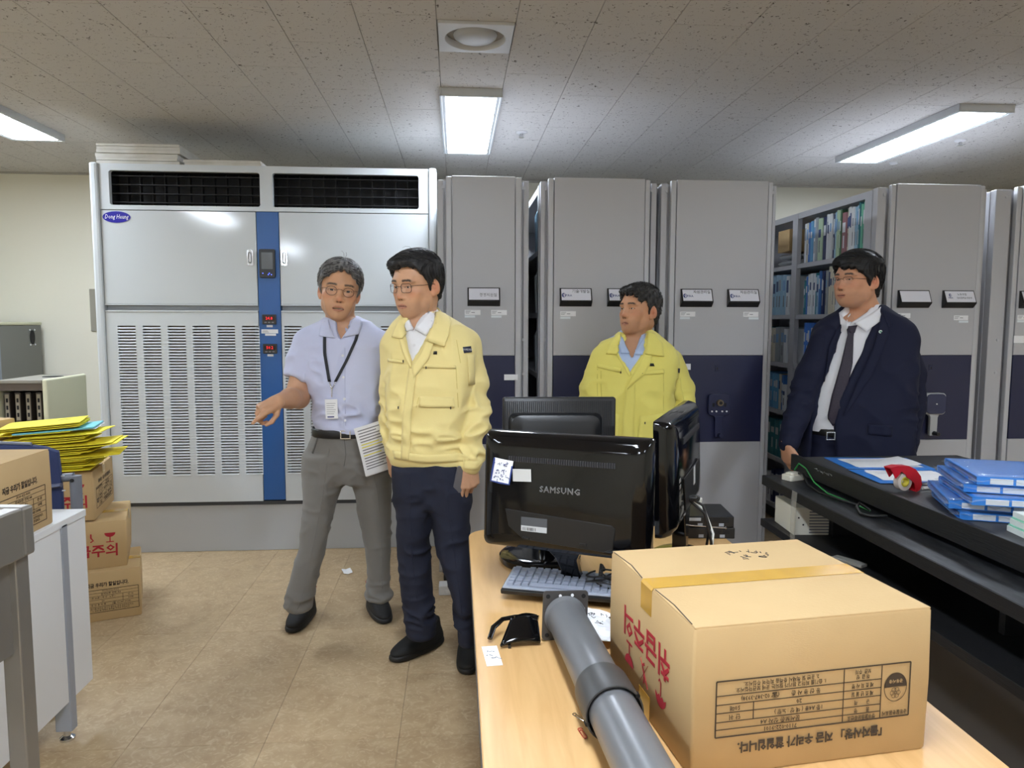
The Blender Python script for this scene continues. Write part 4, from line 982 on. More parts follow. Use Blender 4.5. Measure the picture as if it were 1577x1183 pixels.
cab([(1.52, 2.50, 0.728), (1.49, 2.52, 0.75), (1.462, 2.49, 0.742), (1.455, 2.45, 0.727), (1.48, 2.42, 0.727), (1.53, 2.41, 0.73)], 0.0055, CB, 'bent black plug lead in the middle of the ledge')
mk('foam_piece', MB().box(-0.06, 0.06, -0.02, 0.02, 0, 0.012), mat('grey_strip', (150, 148, 142), 0.6), None, loc=(1.46, 2.52, 0.521), rot=(0, 0, R(-60)), bevel=0.002, label='grey strip lying on the low black shelf', cat='strip')

# papers and folders on the black desk
BLUEF = mat('folder_blue', (52, 128, 214), 0.35); BLUED = mat('folder_blue_dark', (40, 92, 186), 0.4)
def open_folder(lab, loc, rz, w, d, paper_rot, curl):
    t = thing('open_folder', lab, 'folder', loc, rz)
    bx('cover', -w/2, w/2, -d/2, d/2, 0, 0.003, BLUEF, t, bevel=0.001)
    p = mk('sheet', MB().grid(lambda u, v: (-0.14+0.28*u, -0.095+0.19*v, 0.0045+0.012*curl*max(0, u-.6)**2*6+0.002*math.sin(5*v)), 10, 6), M_WHITE, t, recalc=False, solid=0.0005, rot=(0, 0, paper_rot))
    mk('sheet', MB().grid(lambda u, v: (-0.135+0.28*u, -0.10+0.19*v, 0.0038), 3, 3), M_WHITE, t, recalc=False, solid=0.0005, rot=(0, 0, paper_rot*1.8))
    for k in range(4): bx('print_line', -0.11, 0.06-0.02*k, 0.06-k*0.02, 0.0615-k*0.02, 0.0052, 0.0054, M_GREYINK, p)
open_folder('blue folder with a curled white sheet lying at the far end of the black desk', (1.84, 2.985, 0.8005), R(-6), 0.37, 0.24, R(2), 1)
open_folder('blue folder with white sheets lying between the tape dispenser and the folder pile', (1.80, 2.71, 0.8035), R(-3), 0.36, 0.25, R(-4), 0.2)
# the pile of bagged blue folders
names = ['lowest', 'second lowest', 'middle', 'second highest', 'topmost']
BAG = mat('clear_bag', (232, 240, 248), 0.06, alpha=0.20, coat=0.8, bump=(26, 0.9))
zf = 0.801
for k, (dx, dy, rz) in enumerate(((0.0, 0.02, -21), (-0.012, 0.04, -24), (0.0, -0.02, -19), (0.012, 0.02, -22), (0.03, 0.0, -20))):
    L_, W_, T_ = 0.325, 0.245, 0.0265
    t = thing('bagged_folder', 'blue file folder in a clear bag, %s of the pile on the black desk' % names[k], 'folder', (1.745+dx, 2.19+dy, zf), R(rz), 'blue folders in the pile')
    prof = [(-L_/2, 0.001), (L_/2-0.012, 0.001)] + [(L_/2-0.012+0.0125*math.cos(a), T_/2+0.012*math.sin(a)) for a in [R(-80+20*i) for i in range(9)]] + [(L_/2-0.012, T_-0.001), (-L_/2, T_-0.001), (-L_/2, T_-0.004), (L_/2-0.02, T_-0.0045), (L_/2-0.012, T_/2), (L_/2-0.02, 0.0045), (-L_/2, 0.004)]
    MX = Matrix(((0, 0, 1, 0), (1, 0, 0, 0), (0, 1, 0, 0), (0, 0, 0, 1)))   # profile (y, z), extruded along x
    mk('cover', MB().prism(prof, -W_/2, W_/2, MX), BLUEF, t, smooth=40)
    bx('inner_flap', -W_/2+0.004, W_/2-0.01, -L_/2+0.006, L_/2-0.03, 0.008, 0.013, BLUED, t)
    bx('clip_board', -W_/2+0.012, W_/2-0.02, -L_/2+0.01, L_/2-0.06, 0.015, 0.019, mat('clip_dark', (60, 66, 92), 0.5), t)
    sp = bx('spine', -W_/2, W_/2, -L_/2-0.0015, -L_/2+0.002, 0.001, T_-0.001, BLUEF, t)
    for x in (-0.055, 0.015, 0.085): bx('spine_label', x-0.031, x+0.031, -L_/2-0.0025, -L_/2-0.0015, 0.004, T_-0.005, mat('label_window', (214, 220, 226), 0.4), sp)
    rnd = random.Random(k+20)
    def wrap(u, v, top=True):
        e = min(u, 1-u, v, 1-v)
        return ((-W_/2-0.012+(W_+0.024)*u)+rnd.uniform(-.004, .004), -L_/2-0.008+(L_+0.022)*v+rnd.uniform(-.003, .003), (T_+0.0008 if e > 0.01 else T_*0.5+rnd.uniform(-.006, .006))+rnd.uniform(0, .0012))
    mk('clear_bag', MB().grid(wrap, 11, 13), BAG, t, smooth=70, recalc=False)
    zf += T_+0.0028
# paper pads at the right edge
for k, (c, lab) in enumerate(((None, 'lowest'), (1, 'lower green banded'), (None, 'middle'), (1, 'upper green banded'), (None, 'topmost'))):
    m = mat('pad_white', (222, 228, 224), 0.7) if c is None else mat('pad_green', (140, 208, 182), 0.6)
    bx('paper_pad', -0.10, 0.12, -0.15, 0.13, 0, 0.016 if c is None else 0.004, m, None, loc=(1.715+0.004*k, 1.84, 0.801+[0, .0165, .021, .0375, .042][k]), rot=(0, 0, R(-8)), label='%s white paper pad of the small pile before the blue folders' % lab if c is None else '%s sheet of the small paper pile before the blue folders' % lab, cat='paper pad', group='pads in the small pile')
# red tape dispenser
t = thing('tape_dispenser', 'red hand tape dispenser on the black desk', 'tape dispenser', (1.632, 2.475, 0.8015), R(14))
t.scale = (1.12, 1.12, 1.12)
body = [(-0.075, 0.084), (-0.045, 0.088), (0.0, 0.085), (0.030, 0.072), (0.052, 0.048), (0.058, 0.022), (0.050, 0.004), (0.036, 0.0), (0.032, 0.012), (0.028, 0.026), (0.012, 0.040), (-0.004, 0.048), (-0.010, 0.058), (-0.030, 0.070), (-0.042, 0.056), (-0.052, 0.048)]
REDP = mat('red_plastic', (190, 24, 38), 0.35)
MXZ = YUP
for y in (-0.014, 0.011): mk('side_plate', MB().prism(body, y, y+0.003, MXZ), REDP, t, bevel=0.0008)
mk('spine_strip', MB().loft([[(x, -0.014, z), (x, 0.014, z)] for x, z in body[:8]], cap=False, closed=False), REDP, t, solid=0.003, recalc=False)
mk('tape_roll', MB().loft([[(-0.008+r_*math.cos(2*math.pi*i/28), y, 0.034+r_*math.sin(2*math.pi*i/28)) for i in range(28)] for r_, y in ((0.017, -0.01), (0.029, -0.01), (0.029, 0.01), (0.017, 0.01), (0.017, -0.01))], cap=False), mat('tape_roll', (206, 192, 182), 0.25), t, smooth=40)
mk('core', MB().loft([[(-0.008+r_*math.cos(2*math.pi*i/28), y, 0.034+r_*math.sin(2*math.pi*i/28)) for i in range(28)] for r_, y in ((0.0135, -0.011), (0.0165, -0.011), (0.0165, 0.011), (0.0135, 0.011), (0.0135, -0.011))], cap=False), mat('core_yellow', (206, 190, 60), 0.5), t, smooth=40)
mk('marker_pen', MB().lathe([(0.001, 0), (0.005, 0.002), (0.0055, 0.05), (0.005, 0.09), (0.006, 0.091), (0.006, 0.125), (0.004, 0.128), (0.001, 0.128)], 12, Matrix.Rotation(R(90), 4, 'X')), M_BLACKP, None, loc=(1.70, 2.36, 0.807), rot=(0, 0, R(150)), smooth=40, label='black pen lying by the red tape dispenser', cat='pen')
cab([(1.70, 2.62, 0.806), (1.76, 2.60, 0.806), (1.80, 2.56, 0.806), (1.78, 2.51, 0.806), (1.72, 2.50, 0.806)], 0.006, mat('cable_cream', (214, 212, 204), 0.5), 'short cream cable beside the red tape dispenser')
mk('pencil', MB().tube([(1.76, 2.575, 0.812), (1.93, 2.56, 0.809)], 0.0045, 6), mat('pencil_blue', (60, 90, 150), 0.4), None, label='slim blue pencil lying before the second blue folder', cat='pencil')

# ------------------------------------------------------------------ left side: white desk, carton, chair, cartons, folders
wd = thing('white_desk', 'white desk with a grey frame at the left edge', 'desk', (-1.30, 2.0, 0))
bx('desktop', -0.88, 0.004, -1.2, 0.585, 0.735, 0.76, M_DESKWHITE, wd, bevel=0.002)
bx('back_panel', -0.020, 0.0, -1.2, 0.425, 0.14, 0.735, M_DESKWHITE, wd, bevel=0.002)
bx('end_panel', -0.020, 0.0, 0.462, 0.585, 0.14, 0.735, M_DESKWHITE, wd, bevel=0.002)
lg = bx('leg', -0.05, 0.004, 0.425, 0.462, 0.035, 0.745, M_DESKGREY, wd, bevel=0.003)
mk('glide', MB().lathe([(0.001, 0), (0.024, 0), (0.024, 0.008), (0.012, 0.016), (0.009, 0.036), (0.001, 0.036)], 18, Matrix.Translation((-0.022, 0.443, 0))), M_CHROME, lg, smooth=40)
for y in (0.443, -1.0):
    l2 = bx('leg', -0.84, -0.80, y-0.02, y+0.02, 0.03, 0.735, M_DESKGREY, wd, bevel=0.003)
    mk('glide', MB().cyl((-0.82, y, 0), 0.02, 0.032, 14), M_CHROME, l2)
lc = carton('brown document carton standing upright on the white desk at the left', 0.42, 0.36, 0.243, (-1.492, 2.20, 0.7605), R(90), front=tb(0.36, 0.155, (-0.01, 0, -0.02)))
st = bx('label_sheet', -0.09, 0.05, -0.10, -0.045, 0.244, 0.2445, M_WHITE, lc)
bx('yellow_mark', -0.085, 0.045, -0.085, -0.06, 0.2446, 0.2449, mat('mark_yellow', (232, 220, 70), 0.6), st)

# steel work table in the left foreground
sk = thing('steel_sink_table', 'stainless steel work table in the left foreground', 'steel table', (-0.910, 1.60, 0.012), R(-5))
bx('rim', -0.34, 0.0, -0.035, 0.0, 0.905, 1.012, M_STEEL, sk, bevel=0.006)
bx('rim', -0.040, 0.0, -1.0, -0.035, 0.905, 1.012, M_STEEL, sk, bevel=0.004)
bx('rim', -0.34, -0.30, -1.0, -0.035, 0.905, 1.012, M_STEEL, sk, bevel=0.004)
bx('tray', -0.305, -0.035, -1.0, -0.03, 0.93, 0.945, M_STEEL, sk)
lw = bx('apron_sheet', -0.030, -0.026, -1.0, -0.045, 0.70, 0.905, M_STEEL, sk)
mk('hole', MB().cyl((-0.0262, -0.145, 0.80), 0.012, 0.0012, 18, 'x'), M_DARK, lw)
for x in (-0.05, -0.30):
    for y in (-0.05, -0.96):
        lgs = bx('leg', x, x+0.04, y, y+0.04, 0.02, 0.93, M_STEEL, sk, bevel=0.003)
        mk('foot', MB().cyl((x+0.02, y+0.02, 0), 0.018, 0.022, 14), M_BLACKP, lgs)

# office chair behind the desk
ch = thing('office_chair', 'navy office chair with grey armrests behind the white desk', 'chair', (-1.715, 2.765, 0), R(-8))
NAVYF = mat('chair_navy', (40, 52, 92), 0.8, bump=(400, 0.2)); CHG = mat('chair_grey', (112, 116, 126), 0.45)
def cback(u, v):
    x = (u-.5)*0.50; z = 0.50+0.465*v
    k = (abs(u-.5)*2)
    zz = z - 0.03*k**6 if v > .9 else z
    return (x*(1-0.10*v**4*0), -0.02+0.05*k*k-0.05*(v-.5)**2, zz)
bk = mk('backrest', MB().grid(cback, 15, 12), NAVYF, ch, solid=0.03, smooth=60, recalc=False, bevel=0.004)
for zz in (0.775, 0.83): mk('piping', MB().tube([(0.17, -0.004, zz-0.0), (0.22, 0.010, zz+0.01), (0.262, 0.028, zz+0.012)], 0.0025, 6), mat('piping', (214, 218, 226), 0.5), bk)
mk('grey_panel', MB().tube([(0.18, -0.015, 0.802), (0.235, 0.004, 0.808), (0.258, 0.014, 0.81)], 0.020, 8, flat=0.4), mat('chair_panel', (92, 98, 120), 0.6), bk, smooth=60)
mk('trim', MB().tube([(-0.24, 0.0, 0.960), (-0.1, -0.025, 0.973), (0.05, -0.027, 0.973), (0.17, -0.012, 0.967)], 0.006, 8), CHG, bk, smooth=60)
mk('seat', MB().loft([[(x, y, z) for x, y in rrect(w, d, .09, 6, cy=-0.22)] for z, w, d in ((0.41, .44, .42), (0.42, .49, .47), (0.46, .5, .48), (0.485, .47, .45))]), NAVYF, ch, smooth=50)
for s in (-1, 1):
    arm = mk('armrest', MB().tube([(s*0.29, 0.045, 0.40), (s*0.292, 0.045, 0.84)], 0.021, 14, flat=0.9), CHG, ch, smooth=50)
    mk('bracket', MB().tube([(s*0.23, 0.035, 0.83), (s*0.285, 0.045, 0.835)], 0.016, 10), CHG, arm, smooth=50)
    mk('bolt', MB().cyl((s*0.292, 0.022, 0.825), 0.007, 0.004, 10, 'y'), M_DARK, arm)
    mk('pad', MB().tube([(s*0.29, 0.03, 0.62), (s*0.29, -0.2, 0.63)], 0.025, 10, flat=0.5), M_BLACKP, arm, smooth=50)
    mk('brace', MB().tube([(s*0.2, -0.1, 0.41), (s*0.29, 0.03, 0.42)], 0.015, 8), CHG, arm, smooth=50)
for z in (0.60, 0.645, 0.69): bx('hook', 0.245, 0.262, 0.0, 0.04, z-0.008, z+0.008, CHG, bk, bevel=0.002)
mk('gas_column', MB().cyl((0, -0.2, 0.08), 0.03, 0.33, 16), M_BLACKP, ch, smooth=40)
bx('spine_bar', -0.035, 0.035, 0.0, 0.03, 0.40, 0.62, M_BLACKP, ch, bevel=0.006); bx('under_plate', -0.09, 0.09, -0.3, 0.02, 0.39, 0.41, M_BLACKP, ch)
for k in range(5):
    a = R(72*k+20); c_, s_ = math.cos(a), math.sin(a)
    lg = mk('foot', MB().tube([(0, -0.2, 0.10), (0.28*c_, -0.2+0.28*s_, 0.065)], [0.03, 0.016], 8), M_BLACKP, ch, smooth=50)
    mk('caster', MB().cyl((0.28*c_-0.02, -0.2+0.28*s_, 0.026), 0.026, 0.04, 14, 'x'), M_DARK, lg, smooth=40)

# cartons in a stack with the yellow folders on top
def place_fr(t, fr, rz, w, d, z):
    ux = Vector((math.cos(rz), math.sin(rz))); uy = Vector((-ux.y, ux.x))
    c = Vector(fr) - ux*(w/2) + uy*(d/2)
    t.location = (c.x, c.y, z); t.rotation_euler.z = rz
CG_ = 'brown cartons in the stack by the wall'
c1 = carton('brown carton at the bottom of the stack, printed table towards the room', 0.42, 0.36, 0.236, (0, 0, 0), 0, front=tb(0.36, 0.15, (0.02, 0, 0.0)), group=CG_)
place_fr(c1, (-1.520, 3.50), R(22), 0.42, 0.36, 0.0008)
c2_ = carton('middle carton of the stack, crushed, with a red caution print', 0.36, 0.42, 0.225, (0, 0, 0), 0, front=cau(0.22, (0.03, 0, -0.03)), group=CG_)
place_fr(c2_, (-1.590, 3.53), R(21), 0.36, 0.42, 0.238); c2_.rotation_euler.y = R(1.0)
c3 = carton('top carton of the stack under the yellow folders', 0.36, 0.40, 0.235, (0, 0, 0), 0, front=cau(0.22, (0.04, 0, -0.03)), right=tb(0.33, 0.14), group=CG_)
place_fr(c3, (-1.715, 3.50), R(13), 0.36, 0.40, 0.470)
YEL = [mat('envelope_yellow', (240, 226, 52), 0.6), mat('envelope_yellow2', (230, 212, 44), 0.6)]
zz = 0.716; n_env = 24
rnd = random.Random(12)
OT = ['topmost'] + [ORD[i] + ' from the top' for i in range(1, 30)]
for k in range(n_env):
    i = n_env-1-k
    blue = k in (20,)
    th = 0.0034 if not blue else 0.006
    dx = rnd.uniform(-.02, .03) + (0.055 if k in (6, 7, 12, 13, 18) else 0); rz = R(rnd.uniform(4, 16))
    up = rnd.uniform(0.0, 0.03) if dx > 0.04 else rnd.uniform(0, .006)
    if k >= 21: dx = 0.0; rz = R(15+k-21)
    if blue: dx = 0.035
    elif k < 19: dx += 0.03
    g = MB().grid(lambda u, v: (-0.165+0.33*u, -0.12+0.24*v, up*max(0, u-.6)**2*6+0.001*math.sin(4*v+k)), 9, 5)
    o = mk('paper_folder', g, (mat('envelope_blue', (120, 206, 226), 0.5) if blue else YEL[k % 2]), None, loc=(-1.945+dx*1.5, 3.56+rnd.uniform(-.015, .015), zz+th/2), rot=(0, R(-3.5*k/n_env), rz), recalc=False, solid=th,
           label=('pale blue folder poking out near the top of the yellow stack' if blue else 'yellow paper folder, %s of the stack on the cartons' % OT[i]), cat='folder', group='folders on the carton stack')
    if blue: bx('sheet', -0.15, 0.172, -0.115, 0.11, -0.005, -0.0042, M_WHITE, o)
    zz += th + 0.0058
stroke(o, [[(0.05, 0.03), (0.07, 0.05), (0.10, 0.05)]], M_INK, Matrix.Translation((0, 0, 0.0034)), w=0.001)
# second stack behind the chair, only its top carton shows
for k, lab in enumerate(('bottom carton of the far-left stack behind the chair', 'second carton of the far-left stack behind the chair', 'third carton of the far-left stack behind the chair', 'pale top carton of the far-left stack behind the chair')):
    c_ = carton(lab, 0.36, 0.40, 0.235, (-2.35, 3.48, 0.0005+0.2365*k), R(-14), group='cartons of the far-left stack', right=(tb(0.3, 0.12) if k == 3 else None))

# beige cabinets against the back wall
BEIGE = mat('cabinet_beige', (212, 210, 182), 0.5)
gc = thing('metal_cabinet', 'tall grey metal cabinet with a beige top at the left edge', 'cabinet', (-3.34, 5.82, 0))
bx('case', -0.72, 0.0, -0.29, 0.29, 0, 1.375, mat('cab_grey', (112, 112, 106), 0.55), gc, bevel=0.004)
bx('top', -0.725, 0.006, -0.296, 0.296, 1.376, 1.40, BEIGE, gc, bevel=0.008)
bx('corner_post', -0.05, 0.003, -0.296, -0.25, 0.02, 1.375, mat('cab_blue', (130, 138, 150), 0.4), gc, bevel=0.003)
lk = mk('lock', MB().prism([(0.030*math.cos(a), 0.055*math.sin(a)) for a in [2*math.pi*i/24 for i in range(24)]], 0, 0.006, YUP), M_DARK, gc, loc=(0.0, 0.16, 1.28), rot=(0, 0, R(90)))
for sx in (-1, 1):
    for sz in (-1, 1): mk('screw', MB().cyl((sx*0.032, -0.006, sz*0.058), 0.007, 0.004, 8, 'y'), M_WHITE, lk)
bc = thing('equipment_case', 'beige equipment case with black card slots before the grey cabinet', 'equipment case', (-2.50, 4.60, 0))
bx('side_panel', -0.03, 0.0, 0.0, 0.48, 0.0, 1.055, BEIGE, bc, bevel=0.010)
bx('frame_post', -0.32, -0.29, 0.0, 0.48, 0.0, 1.03, BEIGE, bc, bevel=0.006)
bx('back', -0.29, -0.03, 0.46, 0.48, 0.0, 1.03, BEIGE, bc)
bx('top', -0.29, -0.03, 0.0, 0.48, 1.03, 1.05, mat('cab_top', (140, 136, 126), 0.5), bc, bevel=0.003)
bx('bottom', -0.29, -0.03, 0.01, 0.45, 0.0, 0.5, BEIGE, bc)
bx('interior', -0.29, -0.03, 0.16, 0.44, 0.5, 1.03, M_DARK, bc)
bx('dark_fascia', -0.29, -0.03, 0.006, 0.10, 0.985, 1.03, mat('fascia', (84, 74, 66), 0.5), bc)
for k in range(4):
    cd = bx('card', -0.275+k*0.062, -0.243+k*0.062, 0.04, 0.15, 0.52, 0.97, mat('card_brown', (66, 58, 52), 0.6), bc)
    bx('card_label', -0.270+k*0.062, -0.248+k*0.062, 0.038, 0.04, 0.80, 0.96, mat('card_pale', (150, 142, 126), 0.6), cd)
    for q in range(3): bx('led_window', -0.265+k*0.062, -0.253+k*0.062, 0.0365, 0.038, 0.82+q*0.045, 0.845+q*0.045, M_DARK, cd)
    bx('card_label', -0.270+k*0.062, -0.248+k*0.062, 0.038, 0.04, 0.60, 0.75, mat('card_pale', (150, 142, 126), 0.6), cd)
mk('cable_hole', MB().cyl((-0.11, 0.28, 1.0505), 0.06, 0.002, 24), M_DARK, bc)

# small scraps on the floor
mk('paper_scrap', MB().grid(lambda u, v: (-0.025+0.05*u, -0.03+0.06*v, 0.002+0.012*abs(u-.5)+0.008*abs(math.sin(5*v))), 5, 5), M_WHITE, None, loc=(-0.62, 4.02, 0.0005), rot=(0, 0, R(20)), recalc=False, solid=0.0006, label='crumpled white scrap on the floor behind the man in the grey trousers', cat='paper')
cs = mat('white_foam', (226, 226, 226), 0.7)
t = thing('packing_piece', 'white packing piece on the floor at the foot of the narrow shelving unit', 'packing', (-0.045, 3.69, 0))
bx('slab', -0.05, 0.07, -0.05, 0.03, 0, 0.05, cs, t, bevel=0.004); bx('ridge', -0.02, 0.05, -0.052, -0.04, 0.012, 0.03, cs, t, bevel=0.003)

# ------------------------------------------------------------------ people: distance fields turned into smooth continuous surfaces
F32 = np.float32
def smin(a, b, k):
    if k <= 0: return np.minimum(a, b)
    h = np.clip(0.5+0.5*(b-a)/k, 0, 1)
    return b+(a-b)*h-k*h*(1-h)
def smax(a, b, k): return -smin(-a, -b, k)
class Field:
    """a signed field on a grid whose spacing may vary along each axis"""
    def __init__(s, xs, ys, zs): s.a = [np.asarray(q, F32) for q in (xs, ys, zs)]; s.v = np.full([len(q) for q in s.a], 0.5, F32)
    def at(s, lo, hi, pad):
        sl = []
        for i in range(3):
            i0 = int(np.searchsorted(s.a[i], lo[i]-pad)); i1 = int(np.searchsorted(s.a[i], hi[i]+pad))
            sl.append(slice(max(i0-1, 0), min(i1+1, len(s.a[i]))))
        sl = tuple(sl)
        return sl, s.a[0][sl[0]][:, None, None], s.a[1][sl[1]][None, :, None], s.a[2][sl[2]][None, None, :]
    def add(s, prim, k=0.0, sub=False, pad=0.03):
        lo, hi, fn = prim
        sl, X, Y, Z = s.at(lo, hi, pad+k)
        if 0 in s.v[sl].shape: return s
        d = fn(X, Y, Z).astype(F32)
        s.v[sl] = smax(s.v[sl], -d, k) if sub else smin(s.v[sl], d, k)
        return s
    def mesh(s):
        v = s.v; neg = v < 0
        c = np.zeros([n-1 for n in v.shape], np.int8)
        offs = [(i, j, k) for i in (0, 1) for j in (0, 1) for k in (0, 1)]
        for i, j, k in offs: c += neg[i:v.shape[0]-1+i, j:v.shape[1]-1+j, k:v.shape[2]-1+k]
        act = np.argwhere((c > 0) & (c < 8))
        if len(act) == 0: return np.zeros((0, 3)), np.zeros((0, 4), int)
        ix, iy, iz = act.T
        val = {o: v[ix+o[0], iy+o[1], iz+o[2]] for o in offs}
        P = np.zeros((len(act), 3)); cnt = np.zeros(len(act))
        ax = s.a
        co = {o: np.stack([ax[0][ix+o[0]], ax[1][iy+o[1]], ax[2][iz+o[2]]], 1) for o in offs}
        for a in range(3):
            for o in offs:
                if o[a]: continue
                q = list(o); q[a] = 1; q = tuple(q)
                va, vb = val[o], val[q]; cr = (va < 0) != (vb < 0)
                t = np.where(cr, va/np.where(cr, va-vb, 1), 0)[:, None]
                P += np.where(cr[:, None], co[o]+t*(co[q]-co[o]), 0); cnt += cr
        P /= cnt[:, None]
        idx = np.full(c.shape, -1, np.int32); idx[ix, iy, iz] = np.arange(len(act))
        quads = []
        for a in range(3):
            b_, c_ = (a+1) % 3, (a+2) % 3
            m = [slice(None)]*3; n = [slice(None)]*3; m[a] = slice(0, -1); n[a] = slice(1, None)
            A, B = neg[tuple(m)], neg[tuple(n)]
            e = np.argwhere(A != B)
            ok = (e[:, b_] > 0) & (e[:, c_] > 0) & (e[:, b_] < v.shape[b_]-1) & (e[:, c_] < v.shape[c_]-1)
            e = e[ok]
            if not len(e): continue
            def g(db, dc):
                q = e.copy(); q[:, b_] -= db; q[:, c_] -= dc; return idx[q[:, 0], q[:, 1], q[:, 2]]
            Q = np.stack([g(1, 1), g(0, 1), g(0, 0), g(1, 0)], 1)
            flip = ~A[e[:, 0], e[:, 1], e[:, 2]]
            Q[flip] = Q[flip][:, ::-1]
            quads.append(Q)
        Q = np.concatenate(quads); Q = Q[(Q >= 0).all(1)]
        used = np.unique(Q); mp = np.full(len(P), -1); mp[used] = np.arange(len(used))
        return P[used], mp[Q]
def vnormals(P, Q):
    d1, d2 = P[Q[:, 2]]-P[Q[:, 0]], P[Q[:, 3]]-P[Q[:, 1]]
    n = np.cross(d1, d2); N = np.zeros_like(P)
    for i in range(4): np.add.at(N, Q[:, i], n)
    return N/np.maximum(np.linalg.norm(N, axis=1, keepdims=True), 1e-12)
def relax(P, Q, it=1, f=0.5):
    for _ in range(it):
        S = np.zeros_like(P); C_ = np.zeros(len(P))
        for i in range(4):
            np.add.at(S, Q[:, i], P[Q[:, (i+1) % 4]]); np.add.at(C_, Q[:, i], 1)
            np.add.at(S, Q[:, (i+1) % 4], P[Q[:, i]]); np.add.at(C_, Q[:, (i+1) % 4], 1)
        P = np.where(C_[:, None] > 0, P*(1-f)+f*S/np.maximum(C_, 1)[:, None], P)
    return P
def vnoise(p, seed=0):
    p = np.asarray(p); i = np.floor(p).astype(np.int64); f = p-i; f = f*f*(3-2*f); out = 0
    for dx in (0, 1):
        for dy in (0, 1):
            for dz in (0, 1):
                h = (i[:, 0]+dx)*374761393+(i[:, 1]+dy)*668265263+(i[:, 2]+dz)*2147483647+seed*974634777
                h = (h ^ (h >> 13))*1274126177 & 0x7fffffff
                h = ((h ^ (h >> 16)) & 0xffff)/65535.0
                out = out+h*np.where(dx, f[:, 0], 1-f[:, 0])*np.where(dy, f[:, 1], 1-f[:, 1])*np.where(dz, f[:, 2], 1-f[:, 2])
    return out
def folds(P, amp, scale, seed, mask=None, rot=None):
    q = P if rot is None else P @ rot.T
    w = vnoise(q*9+3, seed+7)[:, None]*0.9
    n = vnoise(q*np.asarray(scale)+w, seed); r = 1-np.abs(2*n-1)
    d = amp*(r**1.6-0.42)
    return d if mask is None else d*mask(P)
def rotm(ax, deg): return np.array(Matrix.Rotation(R(deg), 3, ax))
# ---- primitives: (low corner, high corner, function)
def rc(a, b, ra, rb):
    a, b = np.array(a, float), np.array(b, float); ab = b-a; L2 = ab@ab
    def fn(X, Y, Z):
        t = np.clip(((X-a[0])*ab[0]+(Y-a[1])*ab[1]+(Z-a[2])*ab[2])/L2, 0, 1)
        return np.sqrt((X-a[0]-t*ab[0])**2+(Y-a[1]-t*ab[1])**2+(Z-a[2]-t*ab[2])**2)-(ra+(rb-ra)*t)
    m = max(ra, rb); return np.minimum(a, b)-m, np.maximum(a, b)+m, fn
def el(c, r, M=None):
    """ellipsoid; M takes world offsets to the ellipsoid's own axes"""
    c = np.array(c, float); r = np.array(r, float)
    def fn(X, Y, Z):
        x, y, z = X-c[0], Y-c[1], Z-c[2]
        if M is not None: x, y, z = [M[i, 0]*x+M[i, 1]*y+M[i, 2]*z for i in range(3)]
        k0 = np.sqrt((x/r[0])**2+(y/r[1])**2+(z/r[2])**2); k1 = np.sqrt((x/r[0]**2)**2+(y/r[1]**2)**2+(z/r[2]**2)**2)
        return k0*(k0-1)/np.maximum(k1, 1e-6)
    m = r if M is None else np.full(3, r.max()); return c-m, c+m, fn
def capped(a, b, ra, rb):
    """round cone cut flat at b"""
    lo, hi, fn = rc(a, np.array(b)+(np.array(b)-np.array(a)), ra, 2*rb-ra); a, b = np.array(a, float), np.array(b, float); d = (b-a)/np.linalg.norm(b-a)
    return lo, hi, lambda X, Y, Z: smax(fn(X, Y, Z), (X-b[0])*d[0]+(Y-b[1])*d[1]+(Z-b[2])*d[2], .006)
def dense(lv, n=6):
    """smooth in-between levels of (z, cx, cy, rx, ry), sorted upwards"""
    lv = np.array(sorted(lv), float); z = lv[:, 0]; out = []
    d = np.gradient(lv, axis=0)
    for i in range(len(lv)-1):
        h = z[i+1]-z[i]
        m0 = (lv[i+1]-lv[i-1])/(z[i+1]-z[i-1])*h if i > 0 else lv[i+1]-lv[i]
        m1 = (lv[i+2]-lv[i])/(z[i+2]-z[i])*h if i+2 < len(lv) else lv[i+1]-lv[i]
        for t in np.arange(n)/n:
            out.append((2*t**3-3*t*t+1)*lv[i]+(t**3-2*t*t+t)*m0+(-2*t**3+3*t*t)*lv[i+1]+(t**3-t*t)*m1)
        # keep z monotone
    out.append(lv[-1]); out = np.array(out)
    zz = np.concatenate([np.linspace(z[i], z[i+1], n, endpoint=False) for i in range(len(z)-1)]+[[z[-1]]]); out[:, 0] = zz
    return out
def hl(lv, beta=0.0, p=2.3, grow=0.0, zcut=(0, 0), back=0.0):
    """stack of horizontal super-ellipses; beta turns them about the vertical"""
    D = dense(lv); z0, z1 = D[0, 0]+zcut[0], D[-1, 0]+zcut[1]
    cb, sb = math.cos(beta), math.sin(beta)
    def fn(X, Y, Z):
        zz = Z.ravel(); g = [np.interp(zz, D[:, 0], D[:, i])[None, None, :] for i in range(1, 5)]
        rx, ry = g[2]+grow, g[3]+grow
        x, y = X-g[0], Y-g[1]
        u, w = np.abs(x*cb+y*sb)/rx, np.abs(-x*sb+y*cb)/ry
        d = ((u**p+w**p)**(1/p)-1)*np.minimum(rx, ry)*0.95
        return smax(d, np.maximum(z0-Z, Z-z1)+0*d, 0.008)
    m = max(D[:, 3].max(), D[:, 4].max())+max(grow, 0)
    return (D[:, 1].min()-m, D[:, 2].min()-m, z0), (D[:, 1].max()+m, D[:, 2].max()+m, z1), fn
